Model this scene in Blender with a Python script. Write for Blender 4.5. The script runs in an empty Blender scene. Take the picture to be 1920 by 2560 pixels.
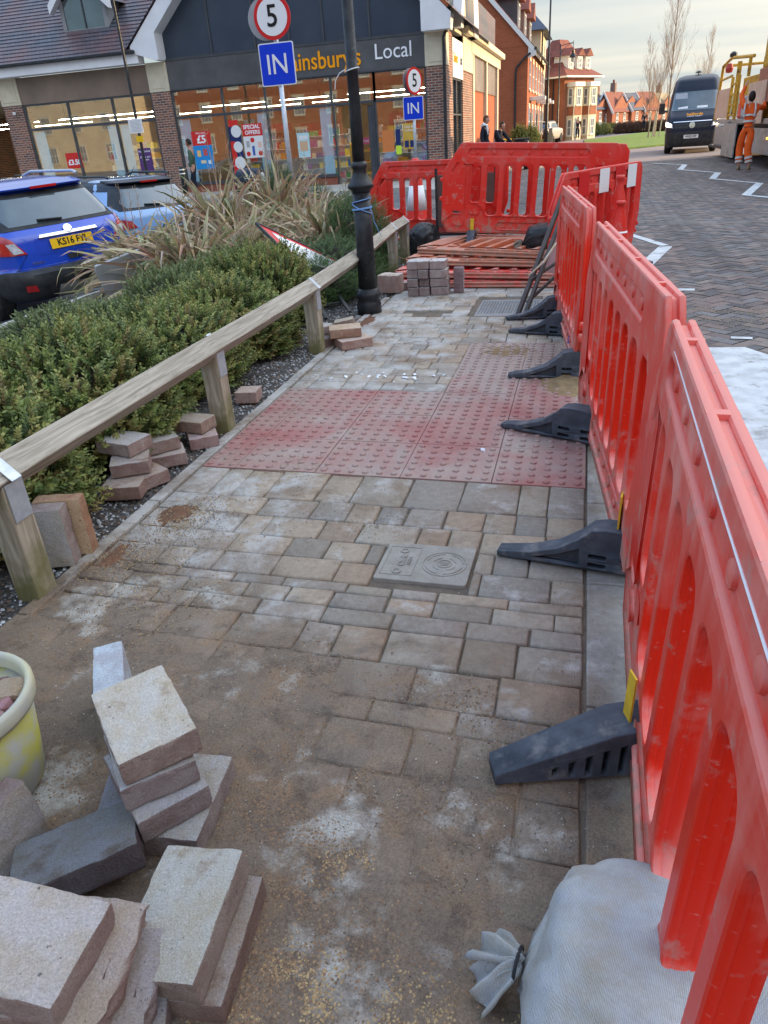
import bpy, bmesh, math, random
import numpy as np
from mathutils import Vector, Matrix, noise as mnoise
R = math.radians
scn = bpy.context.scene
COL = scn.collection
rnd = random.Random(7)

# ---------------------------------------------------------------- camera
cam = bpy.data.cameras.new('camera'); camo = bpy.data.objects.new('camera', cam); COL.objects.link(camo)
cam.sensor_fit = 'VERTICAL'; cam.sensor_height = 24; cam.lens = 16.875
cam.clip_start = 0.02; cam.clip_end = 3000
Mc = Matrix(((0.96796021, -0.05714974, 0.24451367, 0), (0.24271326, 0.46255593, -0.85272052, 0),
             (-0.06436849, 0.88474624, 0.46160674, 1.42), (0, 0, 0, 1)))
camo.matrix_world = Mc
scn.camera = camo
# ---------------------------------------------------------------- light
SUN_AZ, SUN_EL = R(66), R(11)
scn.view_settings.view_transform = 'Standard'; scn.view_settings.look = 'None'
scn.view_settings.exposure = 1.28; scn.view_settings.gamma = 1
w = bpy.data.worlds.new('World'); scn.world = w; w.use_nodes = True
nt = w.node_tree; nt.nodes.clear()
def nn(nt, t, **kw):
    n = nt.nodes.new(t)
    for k, v in kw.items():
        if k.startswith('i_'):
            n.inputs[k[2:].replace('_', ' ')].default_value = v
        else: setattr(n, k, v)
    return n
sky = nn(nt, 'ShaderNodeTexSky', sky_type='NISHITA', sun_disc=False, sun_elevation=SUN_EL, sun_rotation=SUN_AZ, air_density=1.0, dust_density=1.0, ozone_density=2.5)
hs = nn(nt, 'ShaderNodeMixRGB', blend_type='MULTIPLY'); hs.inputs[0].default_value = 1
hs.inputs[2].default_value = (0.15, 0.15, 0.15, 1)
tc = nn(nt, 'ShaderNodeTexCoord'); sep = nn(nt, 'ShaderNodeSeparateXYZ')
nt.links.new(tc.outputs['Generated'], sep.inputs[0])
def math_(nt, op, a, b=None, clamp=False):
    n = nt.nodes.new('ShaderNodeMath'); n.operation = op; n.use_clamp = clamp
    for i, v in enumerate((a, b)):
        if v is None: continue
        if isinstance(v, (int, float)): n.inputs[i].default_value = v
        else: nt.links.new(v, n.inputs[i])
    return n.outputs[0]
den = math_(nt, 'ADD', math_(nt, 'MAXIMUM', sep.outputs[2], 0.0), 0.09)
comb = nn(nt, 'ShaderNodeCombineXYZ')
nt.links.new(math_(nt, 'DIVIDE', sep.outputs[0], den), comb.inputs[0]); nt.links.new(math_(nt, 'DIVIDE', sep.outputs[1], den), comb.inputs[1])
mp = nn(nt, 'ShaderNodeMapping'); mp.inputs['Scale'].default_value = (0.16, 0.62, 1); mp.inputs['Rotation'].default_value = (0, 0, R(-12)); mp.inputs['Location'].default_value = (0.35, 0.2, 0)
nt.links.new(comb.outputs[0], mp.inputs[0])
nz = nn(nt, 'ShaderNodeTexNoise'); nz.inputs['Scale'].default_value = 1.0; nz.inputs['Detail'].default_value = 7; nz.inputs['Roughness'].default_value = 0.48
nt.links.new(mp.outputs[0], nz.inputs['Vector'])
cr = nn(nt, 'ShaderNodeValToRGB'); cr.color_ramp.elements[0].position = 0.38; cr.color_ramp.elements[1].position = 0.66
cr.color_ramp.elements[0].color = (0.38, 0.42, 0.445, 1); cr.color_ramp.elements[1].color = (0.74, 0.66, 0.55, 1)
nt.links.new(nz.outputs[0], cr.inputs[0])
# clouds thin out towards the blue sky overhead and away from the sun
sd = nn(nt, 'ShaderNodeVectorMath', operation='DOT_PRODUCT'); sd.inputs[1].default_value = (math.sin(SUN_AZ), math.cos(SUN_AZ), 0)
nt.links.new(tc.outputs['Generated'], sd.inputs[0])
cf = math_(nt, 'MULTIPLY_ADD', sd.outputs['Value'], 0.35); cf.node.inputs[2].default_value = 0.66
cf = math_(nt, 'SUBTRACT', cf, math_(nt, 'MULTIPLY', math_(nt, 'MAXIMUM', sep.outputs[2], 0.0), .45), True)
mx = nn(nt, 'ShaderNodeMixRGB'); nt.links.new(cf, mx.inputs[0])
# veiled sky: brighter overhead than near the horizon
zr_ = nn(nt, 'ShaderNodeMapRange', interpolation_type='SMOOTHSTEP'); nt.links.new(sep.outputs[2], zr_.inputs[0]); zr_.inputs[1].default_value = .22; zr_.inputs[2].default_value = .75; zr_.inputs[3].default_value = .62; zr_.inputs[4].default_value = 2.7
nt.links.new(sky.outputs[0], hs.inputs[1]); nt.links.new(hs.outputs[0], mx.inputs[1]); nt.links.new(cr.outputs[0], mx.inputs[2])
bg = nn(nt, 'ShaderNodeBackground'); bg.inputs[1].default_value = 1.0
wo = nn(nt, 'ShaderNodeOutputWorld'); nt.links.new(math_(nt, 'MULTIPLY', zr_.outputs[0], math_(nt, 'ADD', 1.0, math_(nt, 'MULTIPLY', math_(nt, 'POWER', math_(nt, 'MAXIMUM', sd.outputs['Value'], 0.0), 3.0), .55))), bg.inputs[1]); nt.links.new(mx.outputs[0], bg.inputs[0]); nt.links.new(bg.outputs[0], wo.inputs[0])
sl = bpy.data.lights.new('sun', 'SUN'); sl.energy = 3.2; sl.angle = R(0.6); sl.color = (1.0, 0.72, 0.40)
so = bpy.data.objects.new('sun', sl); COL.objects.link(so)
sdir = Vector((math.sin(SUN_AZ) * math.cos(SUN_EL), math.cos(SUN_AZ) * math.cos(SUN_EL), math.sin(SUN_EL)))
so.rotation_euler = sdir.to_track_quat('Z', 'Y').to_euler(); so.location = (30, 10, 20)
scn.cycles.max_bounces = 6; scn.cycles.transparent_max_bounces = 12
try: scn.cycles.use_denoising = True
except Exception: pass

# ---------------------------------------------------------------- materials
MATS = {}
def ramp(nt, src, stops):
    r = nt.nodes.new('ShaderNodeValToRGB'); e = r.color_ramp.elements
    while len(e) < len(stops): e.new(0.5)
    for i, (p, c) in enumerate(stops):
        e[i].position = p; e[i].color = (c[0], c[1], c[2], 1) if not isinstance(c, (int, float)) else (c, c, c, 1)
    nt.links.new(src, r.inputs[0]); return r.outputs[0]
def tnoise(nt, vec, scale, detail=5, rough=.55, dist=0):
    n = nt.nodes.new('ShaderNodeTexNoise'); n.inputs['Scale'].default_value = scale; n.inputs['Detail'].default_value = detail
    n.inputs['Roughness'].default_value = rough; n.inputs['Distortion'].default_value = dist
    nt.links.new(vec, n.inputs['Vector']); return n.outputs[0]
def mixc(nt, f, a, b, mode='MIX'):
    m = nt.nodes.new('ShaderNodeMixRGB'); m.blend_type = mode
    for i, v in enumerate((f, a, b)):
        if isinstance(v, (int, float)): m.inputs[i].default_value = v if i == 0 else (v, v, v, 1)
        elif isinstance(v, tuple): m.inputs[i].default_value = (v[0], v[1], v[2], 1)
        else: nt.links.new(v, m.inputs[i])
    return m.outputs[0]
def base(name):
    m = bpy.data.materials.new(name); m.use_nodes = True; nt = m.node_tree
    b = nt.nodes['Principled BSDF']; tc = nt.nodes.new('ShaderNodeTexCoord')
    MATS[name] = m; return m, nt, b, tc.outputs['Object']
def _spec():
    for m in bpy.data.materials:
        if m.use_nodes and 'Principled BSDF' in m.node_tree.nodes:
            b = m.node_tree.nodes['Principled BSDF']
            if b.inputs['Metallic'].default_value < .2 and b.inputs['Coat Weight'].default_value == 0 and not b.inputs['Specular IOR Level'].default_value > .6:
                b.inputs['Specular IOR Level'].default_value = min(b.inputs['Specular IOR Level'].default_value, .26)
def bump(nt, b, h, strength, dist=.01):
    n = nt.nodes.new('ShaderNodeBump'); n.inputs['Strength'].default_value = strength; n.inputs['Distance'].default_value = dist
    nt.links.new(h, n.inputs['Height']); nt.links.new(n.outputs[0], b.inputs['Normal']); return n
def mat(name, c1, c2=None, scale=6, rough=.7, rough2=None, metal=0, bmp=0, bs=40, spec=.5, coat=0, attr=False, lo=.35, hi=.65, c3=None, s3=2, l3=.55, h3=.7, bd=.01):
    m, nt, b, v = base(name)
    col = None
    if c2 is not None:
        col = mixc(nt, ramp(nt, tnoise(nt, v, scale), [(lo, 0.), (hi, 1.)]), c1, c2)
    if c3 is not None:
        col = mixc(nt, ramp(nt, tnoise(nt, v, s3, 7, .62), [(l3, 0.), (h3, 1.)]), col if col is not None else c1, c3)
    if attr:
        a = nt.nodes.new('ShaderNodeAttribute'); a.attribute_name = 'Col'
        col = mixc(nt, 1.0, a.outputs['Color'], col if col is not None else c1, 'MULTIPLY')
    if col is None: b.inputs['Base Color'].default_value = (*c1, 1)
    else: nt.links.new(col, b.inputs['Base Color'])
    b.inputs['Roughness'].default_value = rough; b.inputs['Metallic'].default_value = metal
    b.inputs['Specular IOR Level'].default_value = spec; b.inputs['Coat Weight'].default_value = coat; b.inputs['Coat Roughness'].default_value = .05
    if rough2 is not None:
        r = nt.nodes.new('ShaderNodeMapRange'); r.inputs[1].default_value = .35; r.inputs[2].default_value = .65
        r.inputs[3].default_value = rough; r.inputs[4].default_value = rough2
        nt.links.new(tnoise(nt, v, scale * 1.7), r.inputs[0]); nt.links.new(r.outputs[0], b.inputs['Roughness'])
    if bmp: bump(nt, b, tnoise(nt, v, bs, 6, .65), bmp, bd)
    return m
def emis(name, c, s):
    m, nt, b, v = base(name); b.inputs['Base Color'].default_value = (*c, 1)
    b.inputs['Emission Color'].default_value = (*c, 1); b.inputs['Emission Strength'].default_value = s; return m
def brickmat(name, c1, c2, mortar, bw=.225, rh=.075, ms=.010, bmp=.5, wob=None):
    m, nt, b, v = base(name)
    s = nn(nt, 'ShaderNodeSeparateXYZ'); nt.links.new(v, s.inputs[0]); cb = nn(nt, 'ShaderNodeCombineXYZ')
    nt.links.new(math_(nt, 'ADD', s.outputs[0], s.outputs[1]), cb.inputs[0]); nt.links.new(s.outputs[2], cb.inputs[1])
    t = nn(nt, 'ShaderNodeTexBrick'); nt.links.new(cb.outputs[0], t.inputs['Vector'])
    t.inputs['Scale'].default_value = 1; t.inputs['Brick Width'].default_value = bw; t.inputs['Row Height'].default_value = rh
    t.inputs['Mortar Size'].default_value = ms; t.inputs['Mortar Smooth'].default_value = .2; t.inputs['Bias'].default_value = 0
    t.inputs['Color1'].default_value = (*c1, 1); t.inputs['Color2'].default_value = (*c2, 1); t.inputs['Mortar'].default_value = (*mortar, 1)
    col = mixc(nt, .35, t.outputs['Color'], ramp(nt, tnoise(nt, v, 1.1), [(.3, (.5, .5, .5)), (.7, (1., 1., 1.))]), 'MULTIPLY')
    nt.links.new(col, b.inputs['Base Color']); b.inputs['Roughness'].default_value = .85
    inv = math_(nt, 'SUBTRACT', 1.0, t.outputs['Fac']); bump(nt, b, inv, bmp, .008); return m

# ---------------------------------------------------------------- mesh building
class MB:
    def __init__(s): s.v = []; s.f = []; s.c = []; s.T = Matrix()
    def add(s, vs, fs, col=None):
        o = len(s.v); s.v += [tuple(s.T @ Vector(p)) for p in vs]; s.f += [tuple(i + o for i in f) for f in fs]
        s.c += [col or (1, 1, 1)] * len(fs); return s
    def box(s, x0, x1, y0, y1, z0, z1, col=None, M=None):
        vs = [(x, y, z) for z in (z0, z1) for y in (y0, y1) for x in (x0, x1)]
        if M is not None: vs = [tuple(M @ Vector(p)) for p in vs]
        return s.add(vs, [(0, 2, 3, 1), (4, 5, 7, 6), (0, 1, 5, 4), (2, 6, 7, 3), (0, 4, 6, 2), (1, 3, 7, 5)], col)
    def cbox(s, c, d, rz=0, rx=0, ry=0, col=None):
        M = Matrix.Translation(c) @ Matrix.Rotation(rz, 4, 'Z') @ Matrix.Rotation(ry, 4, 'Y') @ Matrix.Rotation(rx, 4, 'X')
        return s.box(-d[0] / 2, d[0] / 2, -d[1] / 2, d[1] / 2, -d[2] / 2, d[2] / 2, col, M)
    def beam(s, a, b, w, h, col=None, roll=0):
        a, b = Vector(a), Vector(b); d = b - a; q = d.to_track_quat('Y', 'Z').to_matrix().to_4x4()
        return s.box(-w / 2, w / 2, 0, d.length, -h / 2, h / 2, col, Matrix.Translation(a) @ q @ Matrix.Rotation(roll, 4, 'Y'))
    def tube(s, pts, r, n=10, col=None, cap=True):
        pts = [Vector(p) for p in pts]; rs = r if isinstance(r, (list, tuple)) else [r] * len(pts); vs = []
        up = None
        for i, p in enumerate(pts):
            d = (pts[min(i + 1, len(pts) - 1)] - pts[max(i - 1, 0)]).normalized()
            if up is None: up = d.orthogonal().normalized()
            up = (up - d * up.dot(d))
            up = up.normalized() if up.length > 1e-6 else d.orthogonal().normalized()
            sd = d.cross(up)
            for k in range(n):
                a = 2 * math.pi * k / n; vs.append(p + (up * math.cos(a) + sd * math.sin(a)) * rs[i])
        fs = [(i * n + k, i * n + (k + 1) % n, (i + 1) * n + (k + 1) % n, (i + 1) * n + k) for i in range(len(pts) - 1) for k in range(n)]
        if cap: fs += [tuple(range(n - 1, -1, -1)), tuple((len(pts) - 1) * n + k for k in range(n))]
        return s.add(vs, fs, col)
    def lathe(s, prof, n=24, c=(0, 0, 0), col=None):
        vs = [(c[0] + r * math.cos(2 * math.pi * k / n), c[1] + r * math.sin(2 * math.pi * k / n), c[2] + z) for r, z in prof for k in range(n)]
        fs = [(i * n + k, i * n + (k + 1) % n, (i + 1) * n + (k + 1) % n, (i + 1) * n + k) for i in range(len(prof) - 1) for k in range(n)]
        if prof[0][0] > 1e-5: fs.append(tuple(range(n - 1, -1, -1)))
        if prof[-1][0] > 1e-5: fs.append(tuple((len(prof) - 1) * n + k for k in range(n)))
        return s.add(vs, fs, col)
    def prism(s, poly, y0, y1, axis='y', col=None):
        n = len(poly)
        f3 = {'y': lambda a, b, t: (a, t, b), 'x': lambda a, b, t: (t, a, b), 'z': lambda a, b, t: (a, b, t)}[axis]
        vs = [f3(a, b, y0) for a, b in poly] + [f3(a, b, y1) for a, b in poly]
        fs = [(i, (i + 1) % n, n + (i + 1) % n, n + i) for i in range(n)] + [tuple(range(n - 1, -1, -1)), tuple(range(n, 2 * n))]
        return s.add(vs, fs, col)
    def mesh(s, name, m=None, smooth=False, recalc=True):
        me = bpy.data.meshes.new(name); me.from_pydata(s.v, [], s.f)
        if any(c != (1, 1, 1) for c in s.c): setcol(me, s.c)
        if m: me.materials.append(m)
        if recalc:
            bm = bmesh.new(); bm.from_mesh(me); bmesh.ops.recalc_face_normals(bm, faces=bm.faces); bm.to_mesh(me); bm.free()
        if smooth: me.shade_smooth()
        return me
    def build(s, name, m, parent=None, bevel=0, seg=2, smooth=False, sharp=None):
        return obj(name, s.mesh(name, m, smooth), parent, bevel, seg)
def setcol(me, cols):
    at = me.attributes.new('Col', 'FLOAT_COLOR', 'FACE')
    a = np.ones((len(cols), 4), dtype=np.float32); a[:, :3] = np.array(cols, dtype=np.float32); at.data.foreach_set('color', a.ravel())
def obj(name, me, parent=None, bevel=0, seg=2, loc=None, rot=None):
    o = bpy.data.objects.new(name, me); COL.objects.link(o)
    if parent: o.parent = parent
    if loc: o.location = loc
    if rot: o.rotation_euler = rot
    if bevel:
        b = o.modifiers.new('bevel', 'BEVEL'); b.width = bevel; b.segments = seg; b.limit_method = 'ANGLE'; b.angle_limit = R(40)
    return o
def thing(name, label, cat, loc=(0, 0, 0), rz=0, group=None):
    o = bpy.data.objects.new(name, None); COL.objects.link(o); o.location = loc; o.rotation_euler = (0, 0, rz); o.empty_display_size = .1
    return tag(o, label, cat, group)
def tag(o, label, cat, group=None, kind=None):
    o['label'] = label; o['category'] = cat
    if group: o['group'] = group
    if kind: o['kind'] = kind
    return o
def struct(o): o['kind'] = 'structure'; return o
def dup(root, loc=None, rot=None, label=None, group=None, scale=None):
    def cp(o, par):
        c = o.copy(); COL.objects.link(c)
        if par: c.parent = par
        for ch in list(o.children): cp(ch, c)
        return c
    r = cp(root, None)
    if loc: r.location = loc
    if rot is not None: r.rotation_euler = rot if not isinstance(rot, (int, float)) else (0, 0, rot)
    if label: r['label'] = label
    if group: r['group'] = group
    if scale: r.scale = (scale,) * 3 if isinstance(scale, (int, float)) else scale
    return r
def rrect(w, h, r, cx=0, cy=0, n=4):
    p = []
    for sx, sy, a0 in ((1, 1, 0), (-1, 1, 90), (-1, -1, 180), (1, -1, 270)):
        for k in range(n + 1):
            a = R(a0 + 90 * k / n); p.append((cx + sx * (w / 2 - r) + r * math.cos(a), cy + sy * (h / 2 - r) + r * math.sin(a)))
    return p
def plate(name, m, outs, holes=(), t=.02, bev=0, parent=None, M=None, build=True):
    """a flat plate with holes, centred on its own XY plane, rounded edges"""
    cu = bpy.data.curves.new(name, 'CURVE'); cu.dimensions = '2D'; cu.fill_mode = 'BOTH'
    cu.extrude = max(t / 2 - bev, 0); cu.bevel_depth = bev; cu.bevel_resolution = 1 if bev else 0
    if bev: cu.offset = -bev
    def area(p): return sum(p[i][0] * p[(i + 1) % len(p)][1] - p[(i + 1) % len(p)][0] * p[i][1] for i in range(len(p)))
    for pl in list(outs) + list(holes):
        if area(pl) < 0: pl = pl[::-1]
        s = cu.splines.new('POLY'); s.points.add(len(pl) - 1); s.use_cyclic_u = True
        for i, p in enumerate(pl): s.points[i].co = (p[0], p[1], 0, 1)
    to = bpy.data.objects.new(name, cu); COL.objects.link(to)
    dg = bpy.context.evaluated_depsgraph_get(); dg.update()
    me = bpy.data.meshes.new_from_object(to.evaluated_get(dg)); me.name = name
    bpy.data.objects.remove(to); bpy.data.curves.remove(cu)
    me.materials.clear(); me.materials.append(m)
    if M is not None: me.transform(M)
    return obj(name, me, parent) if build else me
def text(body, size, m, M, name='lettering', parent=None, ext=.002, bold=0, sx=1, align='CENTER', spacing=1):
    cu = bpy.data.curves.new(name, 'FONT'); cu.body = body; cu.size = size; cu.align_x = align; cu.align_y = 'CENTER'
    cu.extrude = ext; cu.offset = bold; cu.space_character = spacing; cu.resolution_u = 3
    to = bpy.data.objects.new(name, cu); COL.objects.link(to)
    dg = bpy.context.evaluated_depsgraph_get(); dg.update()
    me = bpy.data.meshes.new_from_object(to.evaluated_get(dg)); me.name = name
    bpy.data.objects.remove(to); bpy.data.curves.remove(cu)
    me.materials.clear(); me.materials.append(m); me.transform(M @ Matrix.Diagonal((sx, 1, 1, 1)))
    return obj(name, me, parent)
def facing(loc, rz=0, rx=90):   # text/plate frame: X right, Y up, facing -Y when rz=0
    return Matrix.Translation(loc) @ Matrix.Rotation(rz, 4, 'Z') @ Matrix.Rotation(R(rx), 4, 'X')
def jitter(me, amp, sc):
    for v in me.vertices:
        v.co += Vector(mnoise.noise_vector(v.co * sc)) * amp
def npmesh(name, V, F, m, cols=None, smooth=False):
    me = bpy.data.meshes.new(name); V = np.asarray(V, dtype=np.float32); F = np.asarray(F, dtype=np.int32); k = F.shape[1]
    me.vertices.add(len(V)); me.vertices.foreach_set('co', V.ravel())
    me.loops.add(F.size); me.loops.foreach_set('vertex_index', F.ravel())
    me.polygons.add(len(F)); me.polygons.foreach_set('loop_start', np.arange(0, F.size, k, dtype=np.int32))
    me.update(calc_edges=True); me.validate()
    if cols is not None: setcol(me, cols)
    me.materials.append(m)
    if smooth: me.shade_smooth()
    return me
# ---------------------------------------------------------------- material set
m_conc = mat('pale_concrete', (.42, .40, .36), (.30, .29, .27), 9, .85, bmp=.3, bs=60)
m_stone = mat('cream_stone', (.62, .56, .42), (.54, .48, .36), 3, .8, bmp=.15, bs=30)
m_white = mat('white_paint', (.78, .79, .80), (.70, .71, .73), 2, .5)
m_dgrey = mat('dark_grey_frame', (.055, .062, .07), (.075, .08, .09), 3, .4)
m_fascia = mat('grey_fascia', (.075, .078, .082), (.11, .115, .12), 1.2, .33, spec=.3)
m_fasciab = mat('bronze_fascia', (.17, .13, .105), (.24, .18, .14), .8, .25)
m_gabled = mat('gable_panel', (.035, .05, .075), (.05, .068, .095), .7, .3, spec=.25)
m_black = mat('black_paint', (.014, .015, .018), (.03, .031, .034), 14, .28, .5, c3=(.09, .085, .08), s3=22, l3=.62, h3=.74)
m_blackp = mat('black_plastic', (.02, .021, .023), (.04, .041, .043), 8, .45)
m_rubber = mat('rubber_block', (.045, .052, .065), (.085, .095, .115), 12, .62, bmp=.35, bs=60, c3=(.22, .21, .20), s3=9, l3=.56, h3=.74)
m_galv = mat('galvanised_steel', (.42, .46, .50), (.55, .58, .61), 25, .42, metal=.6, bmp=.1)
m_yellow = mat('yellow_clip', (.75, .47, .03), (.6, .36, .03), 12, .5)
m_tyre = mat('tyre_rubber', (.018, .018, .019), (.03, .03, .03), 12, .8)
m_rim = mat('wheel_rim', (.4, .42, .44), None, rough=.3, metal=.8)
m_chrome = mat('chrome', (.8, .8, .82), None, rough=.12, metal=1)
m_yelplate = mat('yellow_number_plate', (.82, .50, .02), None, rough=.3)
m_whplate = mat('white_number_plate', (.75, .75, .72), None, rough=.3)
m_ink = mat('black_ink', (.01, .01, .01), None, rough=.5)
m_redlight = mat('red_tail_lens', (.55, .012, .012), (.35, .005, .008), 5, .12, coat=1)
m_clear = mat('clear_lens', (.55, .56, .58), (.35, .36, .38), 30, .15)
m_blue = mat('blue_car_paint', (.006, .055, .46), (.008, .06, .50), 3, .2, metal=.0, coat=1)
m_ltblue = mat('light_blue_car_paint', (.20, .36, .62), (.21, .37, .63), 3, .2, coat=1)
m_navy = mat('dark_van_paint', (.008, .012, .026), (.012, .017, .032), 2, .35, spec=.3)
m_cglass = mat('car_glass', (.03, .05, .06), (.07, .10, .11), 1.5, .06, spec=.9, coat=1)
m_signblue = mat('sign_blue', (.002, .045, .60), None, rough=.35)
m_signwhite = mat('sign_white', (.80, .80, .79), None, rough=.4)
m_signred = mat('sign_red', (.62, .02, .02), None, rough=.35)
m_orange_t = mat('orange_lettering', (.95, .36, .0), None, rough=.4)
m_white_t = mat('white_lettering', (.85, .86, .88), None, rough=.4)
m_rope = mat('blue_rope', (.18, .33, .62), None, rough=.8)
m_blackbag = mat('black_rubble_sack', (.02, .021, .022), (.035, .035, .036), 5, .32, bmp=.5, bs=14)
m_ply = mat('birch_board', (.55, .36, .25), (.62, .44, .33), 2.5, .6, bmp=.1)
m_alu = mat('worn_aluminium', (.42, .42, .40), (.30, .29, .27), 7, .5, metal=.4, c3=(.2, .17, .13), s3=5)
m_yelsteel = mat('yellow_truck_steel', (.66, .38, .03), (.45, .24, .03), 5, .55, c3=(.12, .07, .03), s3=4, l3=.56, h3=.66)
m_hiviz = mat('hi_vis_orange', (.85, .12, .01), (.70, .09, .01), 9, .75, bmp=.3, bs=16)
m_reflect = mat('reflective_tape', (.60, .57, .52), None, rough=.4)
m_skin = mat('skin', (.55, .30, .21), (.48, .25, .18), 9, .55)
m_hair = mat('dark_hair', (.018, .012, .010), (.03, .02, .015), 40, .6)
m_hairb = mat('brown_hair', (.09, .045, .025), None, rough=.6)
m_navycloth = mat('navy_cloth', (.008, .011, .022), (.014, .018, .032), 12, .85)
m_greencloth = mat('green_cloth', (.055, .10, .065), (.07, .12, .08), 9, .8)
m_denim = mat('denim', (.06, .09, .16), (.09, .12, .2), 15, .85)
m_boot = mat('tan_boot', (.30, .20, .10), (.2, .13, .08), 12, .8)
m_tileroof = mat('red_roof_tile', (.25, .08, .055), (.17, .06, .045), 3, .8)
m_slate = mat('slate_roof', (.05, .065, .10), (.07, .085, .12), 3, .6)
m_render = mat('cream_render', (.66, .55, .38), (.60, .49, .34), 1.5, .85)
m_bark = mat('birch_bark', (.45, .36, .27), (.24, .18, .13), 6, .9)
m_twig = mat('bare_twigs', (.30, .20, .14), (.42, .31, .22), 3, .9)
m_trim = mat('white_trim', (.72, .72, .70), None, rough=.5)
m_ginter = mat('far_window_glass', (.10, .12, .14), (.2, .23, .26), 2, .1, spec=.8)
m_blind = mat('window_blind', (.7, .66, .6), None, rough=.8)
m_signgreyback = mat('sign_back_grey', (.30, .31, .32), (.36, .37, .38), 6, .5, metal=.4)

m_brickd = brickmat('dark_multi_brick', (.33, .13, .075), (.13, .065, .055), (.40, .36, .31))
m_bricko = brickmat('orange_brick', (.42, .11, .045), (.34, .085, .035), (.30, .13, .07), bmp=.3)
m_bricko2 = brickmat('orange_brick_far', (.38, .13, .07), (.30, .10, .06), (.32, .14, .08), bmp=.1)
m_paverwall = brickmat('red_plinth_brick', (.30, .09, .06), (.26, .08, .05), (.30, .14, .1), bmp=.2)
m_cobble = brickmat('tiled', (.3, .3, .3), (.2, .2, .2), (.1, .1, .1))

def roof_tiles():
    m, nt, b, v = base('plain_roof_tiles')
    t = nn(nt, 'ShaderNodeTexBrick'); s = nn(nt, 'ShaderNodeSeparateXYZ'); nt.links.new(v, s.inputs[0]); cb = nn(nt, 'ShaderNodeCombineXYZ')
    nt.links.new(s.outputs[0], cb.inputs[0]); nt.links.new(math_(nt, 'MULTIPLY', s.outputs[2], 1.3), cb.inputs[1]); nt.links.new(cb.outputs[0], t.inputs['Vector'])
    for k, vv in (('Scale', 1), ('Brick Width', .17), ('Row Height', .1625), ('Mortar Size', .008), ('Bias', 0)): t.inputs[k].default_value = vv
    t.inputs['Color1'].default_value = (.065, .078, .10, 1); t.inputs['Color2'].default_value = (.11, .11, .13, 1); t.inputs['Mortar'].default_value = (.02, .02, .02, 1)
    col = mixc(nt, ramp(nt, tnoise(nt, v, .8), [(.35, 0.), (.7, 1.)]), t.outputs['Color'], (.21, .09, .07))
    nt.links.new(mixc(nt, .6, t.outputs['Color'], col), b.inputs['Base Color']); b.inputs['Roughness'].default_value = .42
    return m
m_rtile = roof_tiles()

def red_plastic(name, base_c, dustc, amt):
    m, nt, b, v = base(name)
    geo = nt.nodes.new('ShaderNodeNewGeometry'); sn = nn(nt, 'ShaderNodeSeparateXYZ'); nt.links.new(geo.outputs['Normal'], sn.inputs[0])
    sp = nn(nt, 'ShaderNodeSeparateXYZ'); nt.links.new(v, sp.inputs[0])
    n1 = tnoise(nt, v, 2.2, 8, .62, .8)
    mpn = nn(nt, 'ShaderNodeMapping'); mpn.inputs['Scale'].default_value = (18, 18, 1.6); nt.links.new(v, mpn.inputs[0])
    n2 = tnoise(nt, mpn.outputs[0], 1, 5, .6)
    hgt = nn(nt, 'ShaderNodeMapRange'); nt.links.new(sp.outputs[2], hgt.inputs[0])
    hgt.inputs[1].default_value = .55; hgt.inputs[2].default_value = 1.0; hgt.inputs[3].default_value = .0; hgt.inputs[4].default_value = .14
    low = nn(nt, 'ShaderNodeMapRange'); nt.links.new(sp.outputs[2], low.inputs[0])
    low.inputs[1].default_value = .35; low.inputs[2].default_value = .1; low.inputs[3].default_value = .0; low.inputs[4].default_value = .14
    f = math_(nt, 'ADD', math_(nt, 'ADD', math_(nt, 'MULTIPLY', n1, .7), math_(nt, 'MULTIPLY', n2, .3)), math_(nt, 'ADD', hgt.outputs[0], low.outputs[0]))
    f = math_(nt, 'ADD', f, math_(nt, 'MULTIPLY', math_(nt, 'MAXIMUM', sn.outputs[2], 0.), .16))
    fac = ramp(nt, f, [(.52, 0.), (.72, amt)])
    col = mixc(nt, fac, mixc(nt, n1, base_c, tuple(x * .85 for x in base_c)), dustc)
    col = mixc(nt, ramp(nt, tnoise(nt, v, 9, 8, .7), [(.57, 0.), (.68, .6)]), col, (.46, .30, .25))
    ms_ = nn(nt, 'ShaderNodeMapping'); ms_.inputs['Scale'].default_value = (1.5, 40, 70); ms_.inputs['Rotation'].default_value = (0, .25, 0); nt.links.new(v, ms_.inputs[0])
    col = mixc(nt, ramp(nt, tnoise(nt, ms_.outputs[0], 1, 3, .5), [(.66, 0.), (.74, .25)]), col, (.80, .50, .46))
    col = mixc(nt, ramp(nt, tnoise(nt, v, 26, 6, .75), [(.66, 0.), (.72, .7)]), col, (.20, .10, .08))
    mlow = nn(nt, 'ShaderNodeMapRange'); nt.links.new(sp.outputs[2], mlow.inputs[0]); mlow.inputs[1].default_value = .38; mlow.inputs[2].default_value = .05; mlow.inputs[3].default_value = 0; mlow.inputs[4].default_value = .22
    col = mixc(nt, ramp(nt, math_(nt, 'ADD', tnoise(nt, v, 13, 9, .75), mlow.outputs[0]), [(.62, 0.), (.76, .75)]), col, (.34, .235, .17))
    nt.links.new(col, b.inputs['Base Color'])
    nt.links.new(ramp(nt, fac, [(0, .32), (.8, .75)]), b.inputs['Roughness'])
    bump(nt, b, tnoise(nt, v, 90, 4), .08, .004); b.inputs['Subsurface Weight'].default_value = 0
    return m
m_red = red_plastic('red_barrier_plastic', (.80, .026, .008), (.74, .33, .27), .75)
m_redc = red_plastic('red_barrier_plastic_clean', (.76, .034, .022), (.62, .2, .17), .3)
m_orangeb = red_plastic('orange_barrier_plastic', (.62, .17, .08), (.62, .36, .26), .6)

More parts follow.
